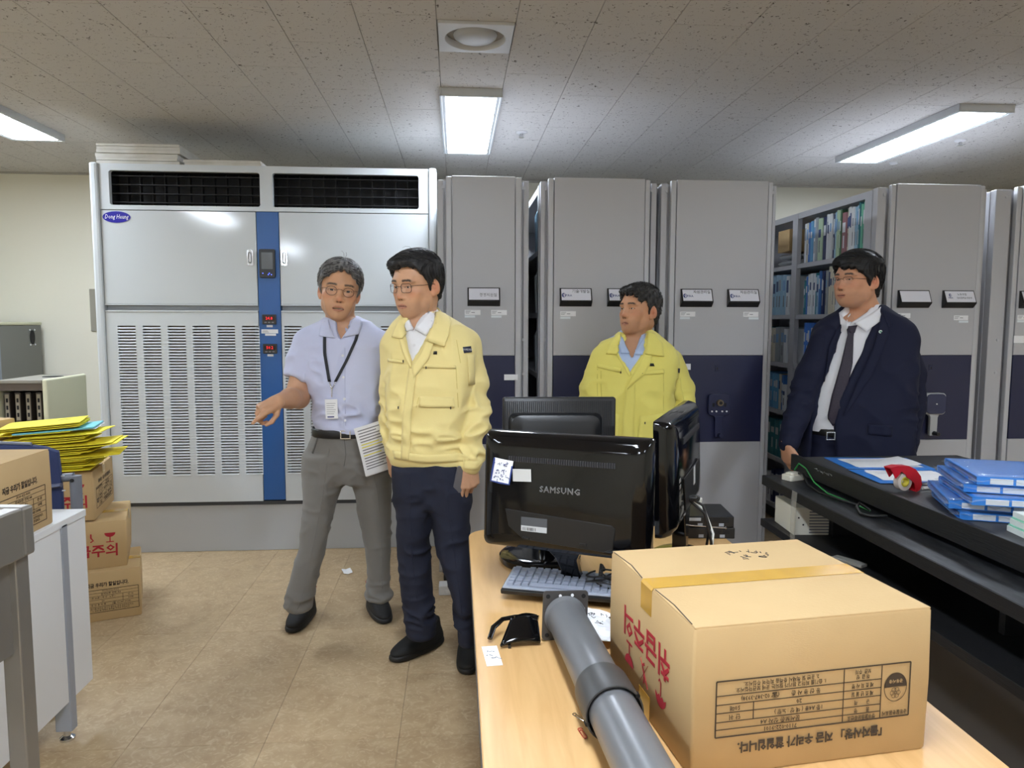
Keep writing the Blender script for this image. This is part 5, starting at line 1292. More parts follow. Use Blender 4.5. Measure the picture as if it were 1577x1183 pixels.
def cutpoly(poly, y0, y1, skew=(0, 0), yr=None):
    """prism of an (x, z) polygon between y0 and y1, for cutting an opening in the front of a garment"""
    p = np.array(poly, float)
    def fn(X, Y, Z):
        yy = 0 if yr is None else Y-yr
        x, z = X+0*Z-skew[0]*yy, 0*X+Z-skew[1]*yy
        d = np.full(x.shape, 1e9); s = np.ones(x.shape); n = len(p)
        for i in range(n):
            a, b = p[i], p[i-1]; e = b-a; w0, w1 = x-a[0], z-a[1]
            t = np.clip((w0*e[0]+w1*e[1])/(e@e), 0, 1); d = np.minimum(d, (w0-e[0]*t)**2+(w1-e[1]*t)**2)
            c1, c2, c3 = z >= a[1], z < b[1], e[0]*w1 > e[1]*w0
            s = np.where((c1 & c2 & c3) | (~c1 & ~c2 & ~c3), -s, s)
        d = s*np.sqrt(d)
        return np.maximum(d, np.maximum(y0-Y, Y-y1)+0*d)
    g = max(abs(skew[0]), abs(skew[1]))*.3
    return (p[:, 0].min()-g, y0, p[:, 1].min()-g), (p[:, 0].max()+g, y1, p[:, 1].max()+g), fn
def axis(lo, hi, step, fine=()):
    """grid lines from lo to hi; inside the fine intervals (a, b, s) the spacing is s"""
    out = [lo]
    while out[-1] < hi:
        x = out[-1]; st = step
        for a, b, s_ in fine:
            if a-1e-9 <= x < b: st = min(st, s_)
            elif x < a < x+st: st = min(st, max(a-x, s_))
        out.append(x+st)
    return out
def surf(name, P, Q, m, root, col=None, label=None, kind=None):
    me = bpy.data.meshes.new(name); o3 = np.array(root.location)
    P = np.asarray(P)-o3
    me.vertices.add(len(P)); me.vertices.foreach_set('co', P.astype(F32).ravel())
    me.loops.add(len(Q)*4); me.loops.foreach_set('vertex_index', np.asarray(Q, np.int32).ravel())
    me.polygons.add(len(Q)); me.polygons.foreach_set('loop_start', np.arange(0, len(Q)*4, 4, dtype=np.int32))
    me.polygons.foreach_set('use_smooth', np.ones(len(Q), bool))
    me.update(calc_edges=True); me.materials.append(m)
    if col is not None:
        at = me.color_attributes.new('tint', 'FLOAT_COLOR', 'POINT')
        c4 = np.ones((len(P), 4), F32); c4[:, :3] = col; at.data.foreach_set('color', c4.ravel())
    o = bpy.data.objects.new(name, me); COL.objects.link(o); o.parent = root
    return tagp(o, label, kind=kind)
def tint_mat(name, rough, bump=None, spec=0.5, sheen=0):
    m = mat(name, (200, 200, 200), rough, bump=bump, spec=spec, sheen=sheen); nt = m.node_tree
    a = nt.nodes.new('ShaderNodeAttribute'); a.attribute_name = 'tint'
    nt.links.new(a.outputs['Color'], nt.nodes['Principled BSDF'].inputs['Base Color'])
    return m
L3 = lambda c: np.array(lin(c)[:3])
M_SKIN = tint_mat('skin', 0.48, spec=0.4)
M_SKIN.node_tree.nodes['Principled BSDF'].inputs['Subsurface Weight'].default_value = 0.06
M_SKIN.node_tree.nodes['Principled BSDF'].inputs['Subsurface Radius'].default_value = (0.01, 0.004, 0.002)
M_HAIR = tint_mat('hair', 0.55, spec=0.35)

class Garment:
    """mesh kept with a ray tree so that trims can be laid on it"""
    def __init__(s, name, P, Q, m, root, label=None):
        s.P, s.Q, s.root = P, Q, root
        s.o = surf(name, P, Q, m, root, label=label)
        s.t = BVHTree.FromPolygons([tuple(p) for p in P], [tuple(q) for q in Q])
    def hit(s, x, z, d=(0, 1, 0), y=-1.0):
        d = Vector(d).normalized(); y0 = s.P[:, 1].min(); o = Vector((x, y0, z))-d*(0.3/d.y)
        h = s.t.ray_cast(o, d)
        if h[0] is None: h = s.t.find_nearest(Vector((x, s.P[:, 1].min(), z)))
        return (h[0], h[1])
    def patch(s, name, lines, m, off=0.003, thick=0.002, nu=7, nv=12, d=(0, 1, 0), label=None, parent=None, bevel=0):
        """lines: polylines of (x, z) running the same way; the patch spans them and lies on the garment"""
        def samp(pl, t):
            pl = [Vector((*q, 0)) if len(q) == 2 else Vector(q) for q in pl]
            seg = [(pl[i+1]-pl[i]).length for i in range(len(pl)-1)]; L = sum(seg)*t
            for i, g in enumerate(seg):
                if L <= g+1e-9: return pl[i].lerp(pl[i+1], L/max(g, 1e-9))
                L -= g
            return pl[-1]
        V = []; last = None
        for j in range(nv):
            row = [samp(pl, j/(nv-1)) for pl in lines]
            for i in range(nu):
                q = samp([(r.x, r.y, 0) for r in row], i/(nu-1))
                h, n = s.hit(q.x, q.y, d)
                if h is None: h, n = (last if last else (Vector((q.x, s.P[:, 1].mean(), q.y)), Vector((0, -1, 0))))
                else: last = (h, n)
                V.append(tuple(h-Vector(d).normalized()*off+n*off*0.3))
        b = MB(); b.add([tuple(Vector(v)-s.root.location) for v in V], [(j*nu+i, j*nu+i+1, (j+1)*nu+i+1, (j+1)*nu+i) for j in range(nv-1) for i in range(nu-1)])
        o = mk(name, b, m, s.root, solid=thick, smooth=60, recalc=False, label=label)
        if parent: o.parent = parent
        return o
    def seam(s, name, pts, m, r=0.0012, d=(0, 1, 0), off=0.0, n=None):
        V = []; 
        for i in range(len(pts)-1):
            k = n or 6
            for t in range(k+(i == len(pts)-2)):
                x = pts[i][0]+(pts[i+1][0]-pts[i][0])*t/k; z = pts[i][1]+(pts[i+1][1]-pts[i][1])*t/k
                h, nn = s.hit(x, z, d)
                if h is not None: V.append(tuple(h+nn*off-s.root.location))
        if len(V) > 1: return mk(name, MB().tube(V, r, 6, flat=0.7), m, s.root, smooth=60)

def collar(name, c, beta, tilt, rn, stand, fall, tipz, tipf, open_deg, m, root, thick=0.0025, spread=1.0, ry=None, flare=0.014):
    """shirt or jacket collar: stand round the neck, turned-down leaf with points; c is the neck base centre"""
    A = math.pi-R(open_deg); n = 37; b = MB(); rows = []
    ry = ry or rn
    cb, sb = math.cos(beta), math.sin(beta)
    def pt(a, r, z, fwd=0):     # a = 0 at the back
        k = abs(a)/A
        x, y = r*math.sin(a), (ry/rn)*r*math.cos(a)-fwd
        zz = z-tilt*(1-math.cos(a))/2
        return (c[0]+x*cb-y*sb-root.location.x, c[1]+x*sb+y*cb-root.location.y, c[2]+zz-root.location.z)
    for q in range(5):
        row = []
        for i in range(n):
            a = -A+2*A*i/(n-1); k = abs(a)/A; e = max(0, (k-0.72)/0.28)
            if q == 0: p = pt(a, rn+0.002, 0)
            elif q == 1: p = pt(a, rn, stand*0.6)
            elif q == 2: p = pt(a, rn+0.003, stand*(1-0.25*e))
            elif q == 3: p = pt(a, rn+0.010+flare*0.4, stand-fall*0.45-tipz*0.45*e, tipf*0.4*e)
            else: p = pt(a*(1-0.05*e*spread), rn+0.012+flare, stand-fall-tipz*e**1.4, tipf*e)
            row.append(p)
        rows.append(row)
    b.loft(rows, cap=False, closed=False)
    return mk(name, b, m, root, solid=thick, smooth=65, recalc=False)

# ---- hand: palm, four fingers of their own lengths, thumb from the side of the palm
FL = {'index': (.041, .025, .021), 'middle': (.045, .029, .022), 'ring': (.041, .027, .021), 'little': (.032, .020, .019)}
def hand(fd, w, f, n, right, curl, thumb=(0.75, 0.55, 0.25), tcurl=(20, 25), sc=1.0, spread=4):
    w, f, n = np.array(w), np.array(f)/np.linalg.norm(f), np.array(n, float); n -= f*(n@f); n /= np.linalg.norm(n)
    s = np.cross(f, n) if right else np.cross(n, f)
    K = {}
    lens = {'index': .088, 'middle': .091, 'ring': .085, 'little': .076}; offs = {'index': .030, 'middle': .010, 'ring': -.010, 'little': -.028}
    for k in FL:
        K[k] = w+sc*(f*lens[k]+s*offs[k]-n*0.004*(k in ('middle', 'ring')))
        b0 = w+sc*(f*0.012+s*offs[k]*0.62)
        fd.add(rc(b0, K[k], 0.0155*sc, 0.0115*sc), 0.012)
    fd.add(rc(w+sc*(f*.015+s*.018), w+sc*(f*.055+s*.022+n*.008), .016*sc, .013*sc), 0.012)
    fd.add(rc(w+sc*(f*.015-s*.016), w+sc*(f*.055-s*.02+n*.006), .014*sc, .012*sc), 0.012)
    for k in FL:
        p = K[k]; ang = 0; rr = (.0095, .0086, .0078, .0068) if k != 'little' else (.0082, .0074, .0067, .006)
        sd = s*math.sin(R({'index': spread, 'middle': spread*.3, 'ring': -spread*.4, 'little': -spread}[k]))
        for j, L in enumerate(FL[k]):
            ang += R(curl[k][j]); dr = f*math.cos(ang)+n*math.sin(ang)+sd*math.cos(ang); dr /= np.linalg.norm(dr)
            q = p+dr*L*sc; fd.add(rc(p, q, rr[j]*sc, rr[j+1]*sc), 0.0035, pad=0.012); p = q
    p = w+sc*(f*.018+s*.020+n*.004); d = s*thumb[0]+f*thumb[1]+n*thumb[2]; d /= np.linalg.norm(d)
    ax = f*0.75-s*0.5+n*0.55
    for j, (L, r0, r1) in enumerate(((.043, .0135, .0108), (.033, .0105, .0092), (.025, .009, .0072))):
        if j: 
            t = R(tcurl[j-1]); d = d*math.cos(t)+(ax-d*(ax@d))/np.linalg.norm(ax-d*(ax@d))*math.sin(t)
        q = p+d*L*sc; fd.add(rc(p, q, r0*sc, r1*sc), 0.006, pad=0.015); p = q

# ---- head, in its own axes: x to the viewer's right, -y where the face looks, z up, origin between the eyes and the ears
def head_matrix(c, yaw, pitch, roll, sc):
    M = Matrix.Rotation(R(-yaw), 3, 'Z') @ Matrix.Rotation(R(pitch), 3, 'X') @ Matrix.Rotation(R(roll), 3, 'Y')
    return np.array(M), np.array(c, float), sc
def add_head(fd, H, o):
    M, c, sc = H; Mi = M.T
    W_ = lambda p: c+M@(np.array(p, float)*sc)
    E = lambda p, r, k=0.0, sub=False, M2=None: fd.add(el(W_(p), np.array(r)*sc, Mi if M2 is None else M2@Mi), k*sc, sub, pad=0.03)
    T = lambda a, b, ra, rb, k: fd.add(rc(W_(a), W_(b), ra*sc, rb*sc), k*sc)
    jw, ch, fat = o.get('jaw', 1.0), o.get('chin', 0.0), o.get('cheek', 0.0)
    E((0, .012, .034), (.0745, .094, .084)); E((0, -.02, .02), (.068, .068, .075), .03)
    E((0, -.022, -.045), (.060*jw, .066, .072), .03)
    E((0, -.066, -.100+ch), (.025, .020, .017), .028); E((0, -.045, -.092+ch), (.040*jw, .035, .020), .025)
    for s in (-1, 1):
        E((s*.050*jw, -.006, -.062), (.016, .024, .026), .03)
        E((s*.044, -.060, -.026), (.022+fat, .018+fat, .018), .022)
        E((s*.030, -.066, -.060), (.020+fat, .016+fat, .026), .025)
    E((0, -.076, .024), (.050, .013, .011), .02)
    for s in (-1, 1):
        E((s*.033, -.098, -.001), (.021, .018, .012), .014, True)
        E((s*.0325, -.0725, -.001), (.0175, .0145, .0135), .005)
        E((s*.0325, -.074, -.017), (.016, .009, .007), .010)                       # lower lid bag
        E((s*.033, -.079, .018), (.022, .008, .006), .010)                         # brow bone
        E((s*.0325, -.090, -.0005+o.get('lid', 0)), (.0145, .012, o.get('eye', .0040)), .0015, True, np.array(Matrix.Rotation(R(s*4), 3, 'Y')))
    T((0, -.078, .016), (0, -.097, -.030), .008, .0105, .014); E((0, -.100, -.036), (.0115, .0105, .0095), .008)
    for s in (-1, 1):
        E((s*.0125, -.090, -.039), (.0085, .010, .0075), .006)
        E((s*.0065, -.098, -.0465), (.0036, .005, .003), .0025, True)
        T((s*.018, -.086, -.040), (s*.030, -.074, -.066), .004, .004, .012)         # cheek fold
    mo = o.get('mouth', 0.0); mw = o.get('smile', 0.0)
    E((0, -.081, -.062), (.028, .011, .016), .016)
    for s in (-1, 1): T((0, -.0895, -.0660), (s*.023, -.080, -.0700+mw), .0046, .0026, .005)
    for s in (-1, 1): T((0, -.0880, -.0772-mo), (s*.020, -.080, -.0735+mw-mo*.3), .0056, .0032, .005)
    E((0, -.098, -.0712-mo*.5), (.021, .014, .0008+mo*.55), .0015, True)
    for s in (-1, 1): T((s*.012, -.094, -.0712-mo*.4), (s*.025, -.082, -.0705+mw), .0012, .0012, 0) if False else None
    for s in (-1, 1):
        A = np.array(Matrix.Rotation(R(-10), 3, 'X') @ Matrix.Rotation(R(s*24), 3, 'Z'))
        E((s*.0765, .017, -.010), (.0085, .019, .031), .008, False, A); E((s*.0745, .008, -.034), (.007, .009, .012), .008)
        E((s*.0845, .0145, -.006), (.0055, .011, .019), .003, True, A)
        E((s*.080, .010, -.010), (.004, .006, .008), .004)
def tint_skin(P, H, skin, o):
    """skin tone per vertex: lips, lid lines, nostrils, brows, a little red on nose, cheeks, ears and knuckles"""
    M, c, sc = H; q = (P-c)@M/sc; x, y, z = q.T; ax_ = np.abs(x)
    col = np.tile(L3(skin), (len(P), 1))
    def mix(w, c2): 
        nonlocal col
        w = np.clip(w, 0, 1)[:, None]; col = col*(1-w)+L3(c2)*w
    nz = vnoise(P*90, 3); mix((nz-.5)*0.35, tuple(v*0.86 for v in skin)); mix((vnoise(P*22, 5)-.55)*.5, tuple(v*.9 for v in skin))
    g = lambda cx, cy, cz, rx, ry_, rz: np.exp(-(((ax_-cx)/rx)**2+((y-cy)/ry_)**2+((z-cz)/rz)**2))
    red = (min(255, skin[0]*1.0), skin[1]*0.74, skin[2]*0.70)
    mix(0.45*g(.045, -.065, -.025, .022, .03, .016), red); mix(0.45*g(0, -.105, -.036, .014, .02, .012), red); mix(0.55*g(.082, .015, -.01, .012, .03, .03), red)
    front = (y < -.06)
    lip = front*(((ax_/.024)**2+((z+.0715+.4*o.get('mouth', 0)-o.get('smile', 0)*(ax_/.022)**2)/(.0088+.7*o.get('mouth', 0)))**2) < 1)
    mix(lip*0.6, o.get('lip', (164, 96, 88)))
    slit = front*(np.abs(z+.0712+.5*o.get('mouth', 0)-o.get('smile', 0)*(ax_/.022)**2) < (.0010+.5*o.get('mouth', 0)))*(ax_ < .023)
    mix(slit*0.8, (70, 34, 32))
    if o.get('mouth', 0) > .002: mix(front*(z < -.0705)*(z > -.0722-.35*o['mouth'])*(ax_ < .016)*.8, (206, 190, 170))
    mix(front*g(.0065, -.098, -.0465, .004, .01, .0035)*1.0, (60, 32, 28))
    e = o.get('eye', .0040)
    ed = np.abs(np.sqrt(((ax_-.0325)/.0152)**2+((z-o.get('lid', 0)+.0005)/(e+.0008))**2)-1)
    mix((y < -.068)*np.clip(1-ed/.24, 0, 1)*np.where(z > o.get('lid', 0)-.001, 1.0, .35), (40, 26, 22))
    bz = o.get('brow', .0215); arch = bz+.003*np.cos((ax_-.034)/.022*1.3)-.0035*np.clip((ax_-.045)/.012, 0, 1)
    bw = (y < -.055)*np.clip(1.25-np.abs(z-arch)/.0048, 0, 1)*np.clip((ax_-.012)/.006, 0, 1)*np.clip((.058-ax_)/.010, 0, 1)
    mix(bw*1.2*(0.55+.9*vnoise(q*np.array([260, 260, 420]), 9)), o.get('browc', (42, 34, 30)))
    beard = (z < -.055)*(y < -.01)*np.clip((-.050-z)/.02, 0, 1)
    mix(beard*0.16*(1-lip), (96, 88, 84))
    mix(0.5*g(.033, -.07, -.018, .018, .03, .006)*(y < -.05), tuple(v*.84 for v in skin))
    return col
def make_eyes(root, H, o):
    M, c, sc = H
    for s in (-1, 1):
        n = 20; b = MB(); gz = o.get('gaze', (0, 0)); r = .0122
        prof = [(0.001, 0), (.0028, 0), (.0060, 1), (.0066, 2), (.0100, 2), (.0122, 2)]
        rings = []; G = Matrix.Rotation(R(gz[0]), 3, 'Z') @ Matrix.Rotation(R(gz[1]), 3, 'X')
        for q, _ in prof: rings.append([tuple(G@Vector((q*math.cos(a), -math.sqrt(max(r*r-q*q, 0)), q*math.sin(a)))) for a in [2*math.pi*i/n for i in range(n)]])
        b.loft(rings, cap=False); b.f.append(tuple(range(n))); b.m.append(0)
        b.m = [0]*n+[1]*n+[1]*n+[2]*n+[2]*n+[0]
        b.v = [tuple(c+M@((np.array(v)+np.array((s*.0325, -.0722, -.0005+o.get('lid', 0))))*sc)-np.array(root.location)) for v in b.v]
        mk('eye', b, [mat('pupil', (8, 6, 6), 0.3, spec=0.3), mat('iris', (30, 19, 14), 0.45, spec=0.2), mat('sclera', (196, 186, 178), 0.4, spec=0.25)], root, smooth=60, recalc=False)
def make_hair(root, H, o):
    M, c, sc = H; rnd = np.random.RandomState(o.get('seed', 1))
    az_pts = np.array([p[0] for p in o['line']]); zh_pts = np.array([p[1] for p in o['line']])
    tk = o.get('thick', (.020, .011, .005))
    step = .0032
    fd = Field(np.arange(-.115, .116, step), np.arange(-.135, .140, step), np.arange(-.105, .165, step))
    X, Y, Z = fd.a[0][:, None, None], fd.a[1][None, :, None], fd.a[2][None, None, :]
    def dc(X, Y, Z):
        a = el((0, .012, .034), (.0745, .094, .084))[2](X, Y, Z); b = el((0, -.02, .02), (.068, .068, .075))[2](X, Y, Z)
        d = smin(a, b, .03); d = smin(d, rc((0, .038, -.02), (0, .045, -.10), .058, .054)[2](X, Y, Z), .03)
        return d
    def shape(X, Y, Z):
        az = np.degrees(np.arctan2(np.abs(X), -(Y-.010))); 
        sgn = o.get('asym', 0)*np.sign(X)*np.exp(-(az/50)**2)
        zh = np.interp(az, az_pts, zh_pts)+sgn+o.get('jag', .004)*np.sin(X*260+1.3*np.sin(Z*70))
        up = np.clip((Z-.02)/.08, 0, 1); low = np.clip((.0-Z)/.06, 0, 1)
        t = tk[1]+(tk[0]-tk[1])*up-(tk[1]-tk[2])*low
        t = t+o.get('front', 0)*np.exp(-((Y+.07)/.05)**2)*up
        d = dc(X, Y, Z)-t
        for (pc, pr, k) in o.get('blobs', ()): d = smin(d, el(pc, pr)[2](X, Y, Z), k)
        return smax(d, (zh-Z)*0.8, .012)
    v = shape(X, Y, Z)
    for s in (-1, 1):                                   # keep the ears free
        v = smax(v, -el((s*.083, .016, -.012), (.016, .022, .034))[2](X, Y, Z), .006)
    fd.v = v.astype(F32)
    P, Q = fd.mesh(); P = relax(P, Q, 1)
    N = vnormals(P, Q)
    fl = o['flow']
    # strand relief, stretched along the combing direction
    def flow(p):
        x, y, z = p.T; fr = np.clip((-y-.035)/.03, 0, 1)*np.clip((z-.02)/.03, 0, 1); top = np.maximum(np.clip((z-.035)/.06, 0, 1), fr*.92)[:, None]
        side = np.stack([0*x, np.where(y < .03, .35, .1), -np.ones_like(x)], 1)
        part = o.get('part', None)
        sw = np.sign(x-part)[:, None] if part is not None else np.full((len(x), 1), fl[0]); 
        topd = np.concatenate([sw*abs(fl[0]) if part is not None else sw, (fl[1]*(1-fr))[:, None], (fl[2]*(1-fr)+o.get('frontz', .02)*fr)[:, None]], 1)
        d = topd*top+side*(1-top); return d/np.linalg.norm(d, axis=1, keepdims=True)
    fv = flow(P); cr = np.cross(fv, N); sc_ = np.einsum('ij,ij->i', cr, P)
    P = P+N*(0.0022*(vnoise(np.stack([P[:, 0]*190+sc_*150, P[:, 1]*60, P[:, 2]*60], 1), 4)-.5))[:, None]
    base = L3(o['hair']); g1 = L3(o.get('hair2', o['hair']))
    wv = np.clip(vnoise(np.stack([P[:, 0]*240, P[:, 1]*60, P[:, 2]*45], 1), 6)*1.6-.5, 0, 1)[:, None]
    sidew = np.clip((.03-P[:, 2])/.05, 0, 1)[:, None]
    cP = base*(1-wv*.8)+g1*wv*.8; cP = cP*(1-sidew*.6)+L3(o.get('hairside', o['hair']))*sidew*.6
    hr = surf('hair', c+(M@(P*sc).T).T, Q, M_HAIR, root, cP)
    # locks combed over it
    cand = P[rnd.choice(len(P), o.get('locks', 520)*2)]
    cand = cand[(cand[:, 2] > -.03) & ~((np.abs(cand[:, 0]) > .05) & (np.abs(cand[:, 1]-.012) < .035) & (cand[:, 2] < .034))][:o.get('locks', 520)]
    b = MB(); tint = []
    n = len(cand); p = cand.copy(); pts = [p.copy()]; L = rnd.uniform(.6, 1.15, n)[:, None]*o.get('len', .05)*np.where(cand[:, 2] < .045, .34, 1)[:, None]
    def shp(q): return shape(q[:, 0], q[:, 1], q[:, 2])
    jit = rnd.normal(0, o.get('wild', .18), (n, 3)); e = .002
    for st in range(6):
        d = flow(p)+jit; d /= np.linalg.norm(d, axis=1, keepdims=True); p = p+d*L/6
        s0 = shp(p); gr = np.stack([shp(p+np.eye(3)[i]*e)-s0 for i in range(3)], 1)/e; gr /= np.maximum(np.linalg.norm(gr, axis=1, keepdims=True), 1e-6)
        lift = o.get('lift', .0015)*(.4+st/6)*(1+rnd.rand(n))
        p = p-gr*np.clip(s0-lift, -.01, .01)[:, None]
        pts.append(p.copy())
    pts = np.stack(pts, 1)
    for i in range(n):
        w = rnd.uniform(.0010, .0024); b.tube([tuple(q) for q in pts[i]], [w*k for k in (.5, 1, 1.1, 1, .8, .5, .12)], 5, flat=.55)
        t = rnd.rand(); cc = base*(1-t)+g1*t if rnd.rand() < .75 else base*.7
        if pts[i][0][2] < .03: cc = cc*.5+L3(o.get('hairside', o['hair']))*.5
        tint += [cc]*(7*5)
    for ex in o.get('strays', ()):
        b.tube(ex, [.0006, .0006, .0005, .0003][:len(ex)], 5); tint += [base]*(len(ex)*5)
    V = c+(M@(np.array(b.v)*sc).T).T-np.array(root.location)
    b.v = [tuple(q) for q in V]
    lo = mk('hair_locks', b, M_HAIR, root, smooth=70, recalc=False)
    at = lo.data.color_attributes.new('tint', 'FLOAT_COLOR', 'POINT'); c4 = np.ones((len(b.v), 4), F32); c4[:, :3] = np.array(tint); at.data.foreach_set('color', c4.ravel())
    lo.parent = hr
    lo['kind'] = 'stuff'
def glasses(root, H, rim, wv, hv, yv=-.099, zv=-.004, half=False, thin=.0011, shape='round'):
    M, c, sc = H
    g = mk('glasses', MB(), rim, root) if False else None
    T = lambda pts: [tuple(c+M@(np.array(p)*sc)-np.array(root.location)) for p in pts]
    b = MB(); LN = []
    for s in (-1, 1):
        cx = s*.0335
        if shape == 'round': ring = [(cx+wv*math.cos(a), yv+.010*abs(math.cos(a))*(1 if s*math.cos(a) > 0 else .1), zv+hv*math.sin(a)) for a in [2*math.pi*i/28 for i in range(28)]]
        else: ring = [(cx+x, yv+.010*max(0, s*x/wv), zv+z) for x, z in rrect(2*wv, 2*hv, min(wv, hv)*.62, 6)]
        use = ring+[ring[0]]
        if half: use = [q for q in ring if q[2] > zv-.002]; use.sort(key=lambda q: q[0])
        b.tube(T(use), thin, 6)
        LN.append(MB().add(T(ring), [tuple(range(len(ring)))]))
        ox = cx+s*wv
        b.tube(T([(ox-s*.001, yv+.010, zv+hv*.45), (s*.066, yv+.022, zv+hv*.5), (s*.0735, -.04, zv+.006), (s*.0775, .0, zv+.006), (s*.079, .02, zv+.004), (s*.077, .034, zv-.014)]), thin*1.05, 6)
        b.tube(T([(s*.0125, yv+.002, zv+.002), (s*.010, yv+.010, zv-.004)]), thin*.7, 5)
    b.tube(T([(-.0335+wv*.97, yv+.001, zv+hv*.3), (-.006, yv-.003, zv+hv*.45), (.006, yv-.003, zv+hv*.45), (.0335-wv*.97, yv+.001, zv+hv*.3)]), thin, 6)
    g = mk('glasses', b, rim, root, smooth=70)
    for q in LN: mk('lens', q, mat('lens', (235, 240, 245), 0.03, alpha=0.04, spec=0.3), g, recalc=False)
    return g
def shoe(root, heel, toe_dir, m, sole_m, L=0.285, accent=None):
    d = Vector(toe_dir).normalized(); be = math.atan2(d.y, d.x); cx, cy = heel[0]+d.x*(L/2-.05), heel[1]+d.y*(L/2-.05)
    def lv(rows): return [(z, cx+d.x*s_, cy+d.y*s_, rx, ry) for z, s_, rx, ry in rows]
    lo = np.array((cx-.19, cy-.19, -.005)); hi = np.array((cx+.19, cy+.19, .17))
    fd = Field(axis(lo[0], hi[0], .006), axis(lo[1], hi[1], .006), axis(0.0, hi[2], .005))
    h = L/2
    fd.add(hl(lv([(.022, 0, h*.985, .047), (.04, -.002, h*.965, .048), (.056, -.014, h*.86, .045), (.072, -.036, h*.66, .042), (.09, -.056, h*.47, .040), (.115, -.068, h*.36, .037), (.128, -.070, h*.34, .036)]), be, 2.5))
    fd.add(el((cx-d.x*.075, cy-d.y*.075, .135), (.036, .036, .03)), .003, True)
    P, Q = fd.mesh(); P = relax(P, Q, 2)
    up = surf('shoe', P, Q, m, root)
    fd = Field(axis(lo[0], hi[0], .007), axis(lo[1], hi[1], .007), axis(-.006, .05, .004))
    fd.add(hl(lv([(0.001, 0, h*.97, .047), (.008, 0, h*1.0, .050), (.020, 0, h*1.0, .050), (.030, -.004, h*.98, .0485)]), be, 2.6))
    P, Q = fd.mesh(); P = relax(P, Q, 1)
    so = surf('sole', P, Q, sole_m, root); so.parent = up
    loc = root.location
    for k in range(4):          # laces
        f_ = .045-k*.018; b = MB(); z = .070+k*.010
        px, py = -d.y, d.x
        b.tube([(cx+d.x*f_+px*.02-loc.x, cy+d.y*f_+py*.02-loc.y, z-.004), (cx+d.x*(f_+.004)-loc.x, cy+d.y*(f_+.004)-loc.y, z+.004), (cx+d.x*f_-px*.02-loc.x, cy+d.y*f_-py*.02-loc.y, z-.004)], .003, 5)
        l = mk('lace', b, sole_m, root); l.parent = up
    if accent:
        b = MB().tube([(heel[0]-d.x*.01+.036*math.cos(a)-loc.x, heel[1]-d.y*.01+.036*math.sin(a)-loc.y, .128) for a in [2*math.pi*i/20 for i in range(21)]], .005, 6)
        l = mk('ankle_lining', b, accent, root, smooth=60); l.parent = up
def garment(name, prims, cuts, m, root, lo, hi, step, fold=(), rel=2, label=None):
    mn = np.min([p[0] for p, k in prims], axis=0)-.025; mx = np.max([p[1] for p, k in prims], axis=0)+.025
    fd = Field(axis(mn[0], mx[0], step), axis(mn[1], mx[1], step), axis(max(mn[2], lo[2]), min(mx[2], hi[2]), step))
    for p, k in prims: fd.add(p, k, pad=.05)
    for p, k in cuts: fd.add(p, k, True, pad=.03)
    P, Q = fd.mesh(); P = relax(P, Q, rel)
    if fold:
        N = vnormals(P, Q); dsp = sum(folds(P, f[0]*2.4, *f[1:]) for f in fold); P = P+N*dsp[:, None]; P = relax(P, Q, 1, .15)
    return Garment(name, P, Q, m, root, label)
def band(c, r, w=1.0):
    """mask: 1 near point c, fading over r (ellipsoidal when r has three entries)"""
    c, r = np.array(c), np.array(r)*np.ones(3)
    return lambda P: w*np.exp(-(((P-c)/r)**2).sum(1))
def masks(*ms): return lambda P: np.clip(sum(m(P) for m in ms), 0, 1.2)

# ------------------------------------------------------------------ the four men
def cloth(name, c, rough=0.8, b=(420, .12), noise=None): return mat(name, c, rough, bump=b, noise=noise, sheen=0.15 if sum(c) > 240 else 0, spec=0.3)
C_LAV = cloth('shirt_lavender', (196, 200, 226), .75); C_WHT = cloth('shirt_white', (232, 232, 236), .7); C_STR = cloth('shirt_bluestripe', (176, 194, 226), .7)
C_GRY = cloth('trousers_grey', (116, 113, 108), .85); C_NVT = cloth('trousers_navy', (36, 39, 54), .85); C_DNV = cloth('suit_navy', (20, 24, 47), .8)
C_YEL = cloth('jacket_yellow', (238, 219, 150), .75); C_YEL2 = cloth('jacket_yellow_green', (230, 218, 114), .75)
C_YELS = mat('yellow_seam', (206, 182, 100), .8); C_YELS2 = mat('yellow_green_seam', (186, 174, 78), .8)
C_BLK = mat('belt_black', (20, 19, 20), .4); C_SHOE = mat('shoe_black', (16, 16, 17), .7, bump=(500, .2)); C_SOLE = mat('sole_black', (12, 12, 13), .5)
C_TIE = mat('tie_dark', (26, 21, 38), .6, noise=(420, .06, (44, 34, 52))); C_RED = mat('lining_red', (170, 40, 44), .7); C_BTN = mat('button_white', (222, 222, 226), .4)
M_RIM = mat('rim_dark', (46, 36, 34), .3, .6); M_RIM2 = mat('rim_brown', (82, 58, 48), .3, .5)

CURL_REST = {'index': (18, 22, 12), 'middle': (26, 30, 16), 'ring': (32, 34, 18), 'little': (36, 34, 18)}
CURL_POINT = {'index': (2, 6, 4), 'middle': (58, 72, 40), 'ring': (66, 78, 42), 'little': (68, 76, 40)}
CURL_HOLD = {'index': (20, 26, 18), 'middle': (34, 40, 22), 'ring': (44, 50, 28), 'little': (50, 50, 28)}

def limb(fd, pts, k=.02):
    for a, b in zip(pts[:-1], pts[1:]): fd.add(rc(a[:3], b[:3], a[3], b[3]), k)
def limbp(pts, k=.02): return [(rc(a[:3], b[:3], a[3], b[3]), k) for a, b in zip(pts[:-1], pts[1:])]

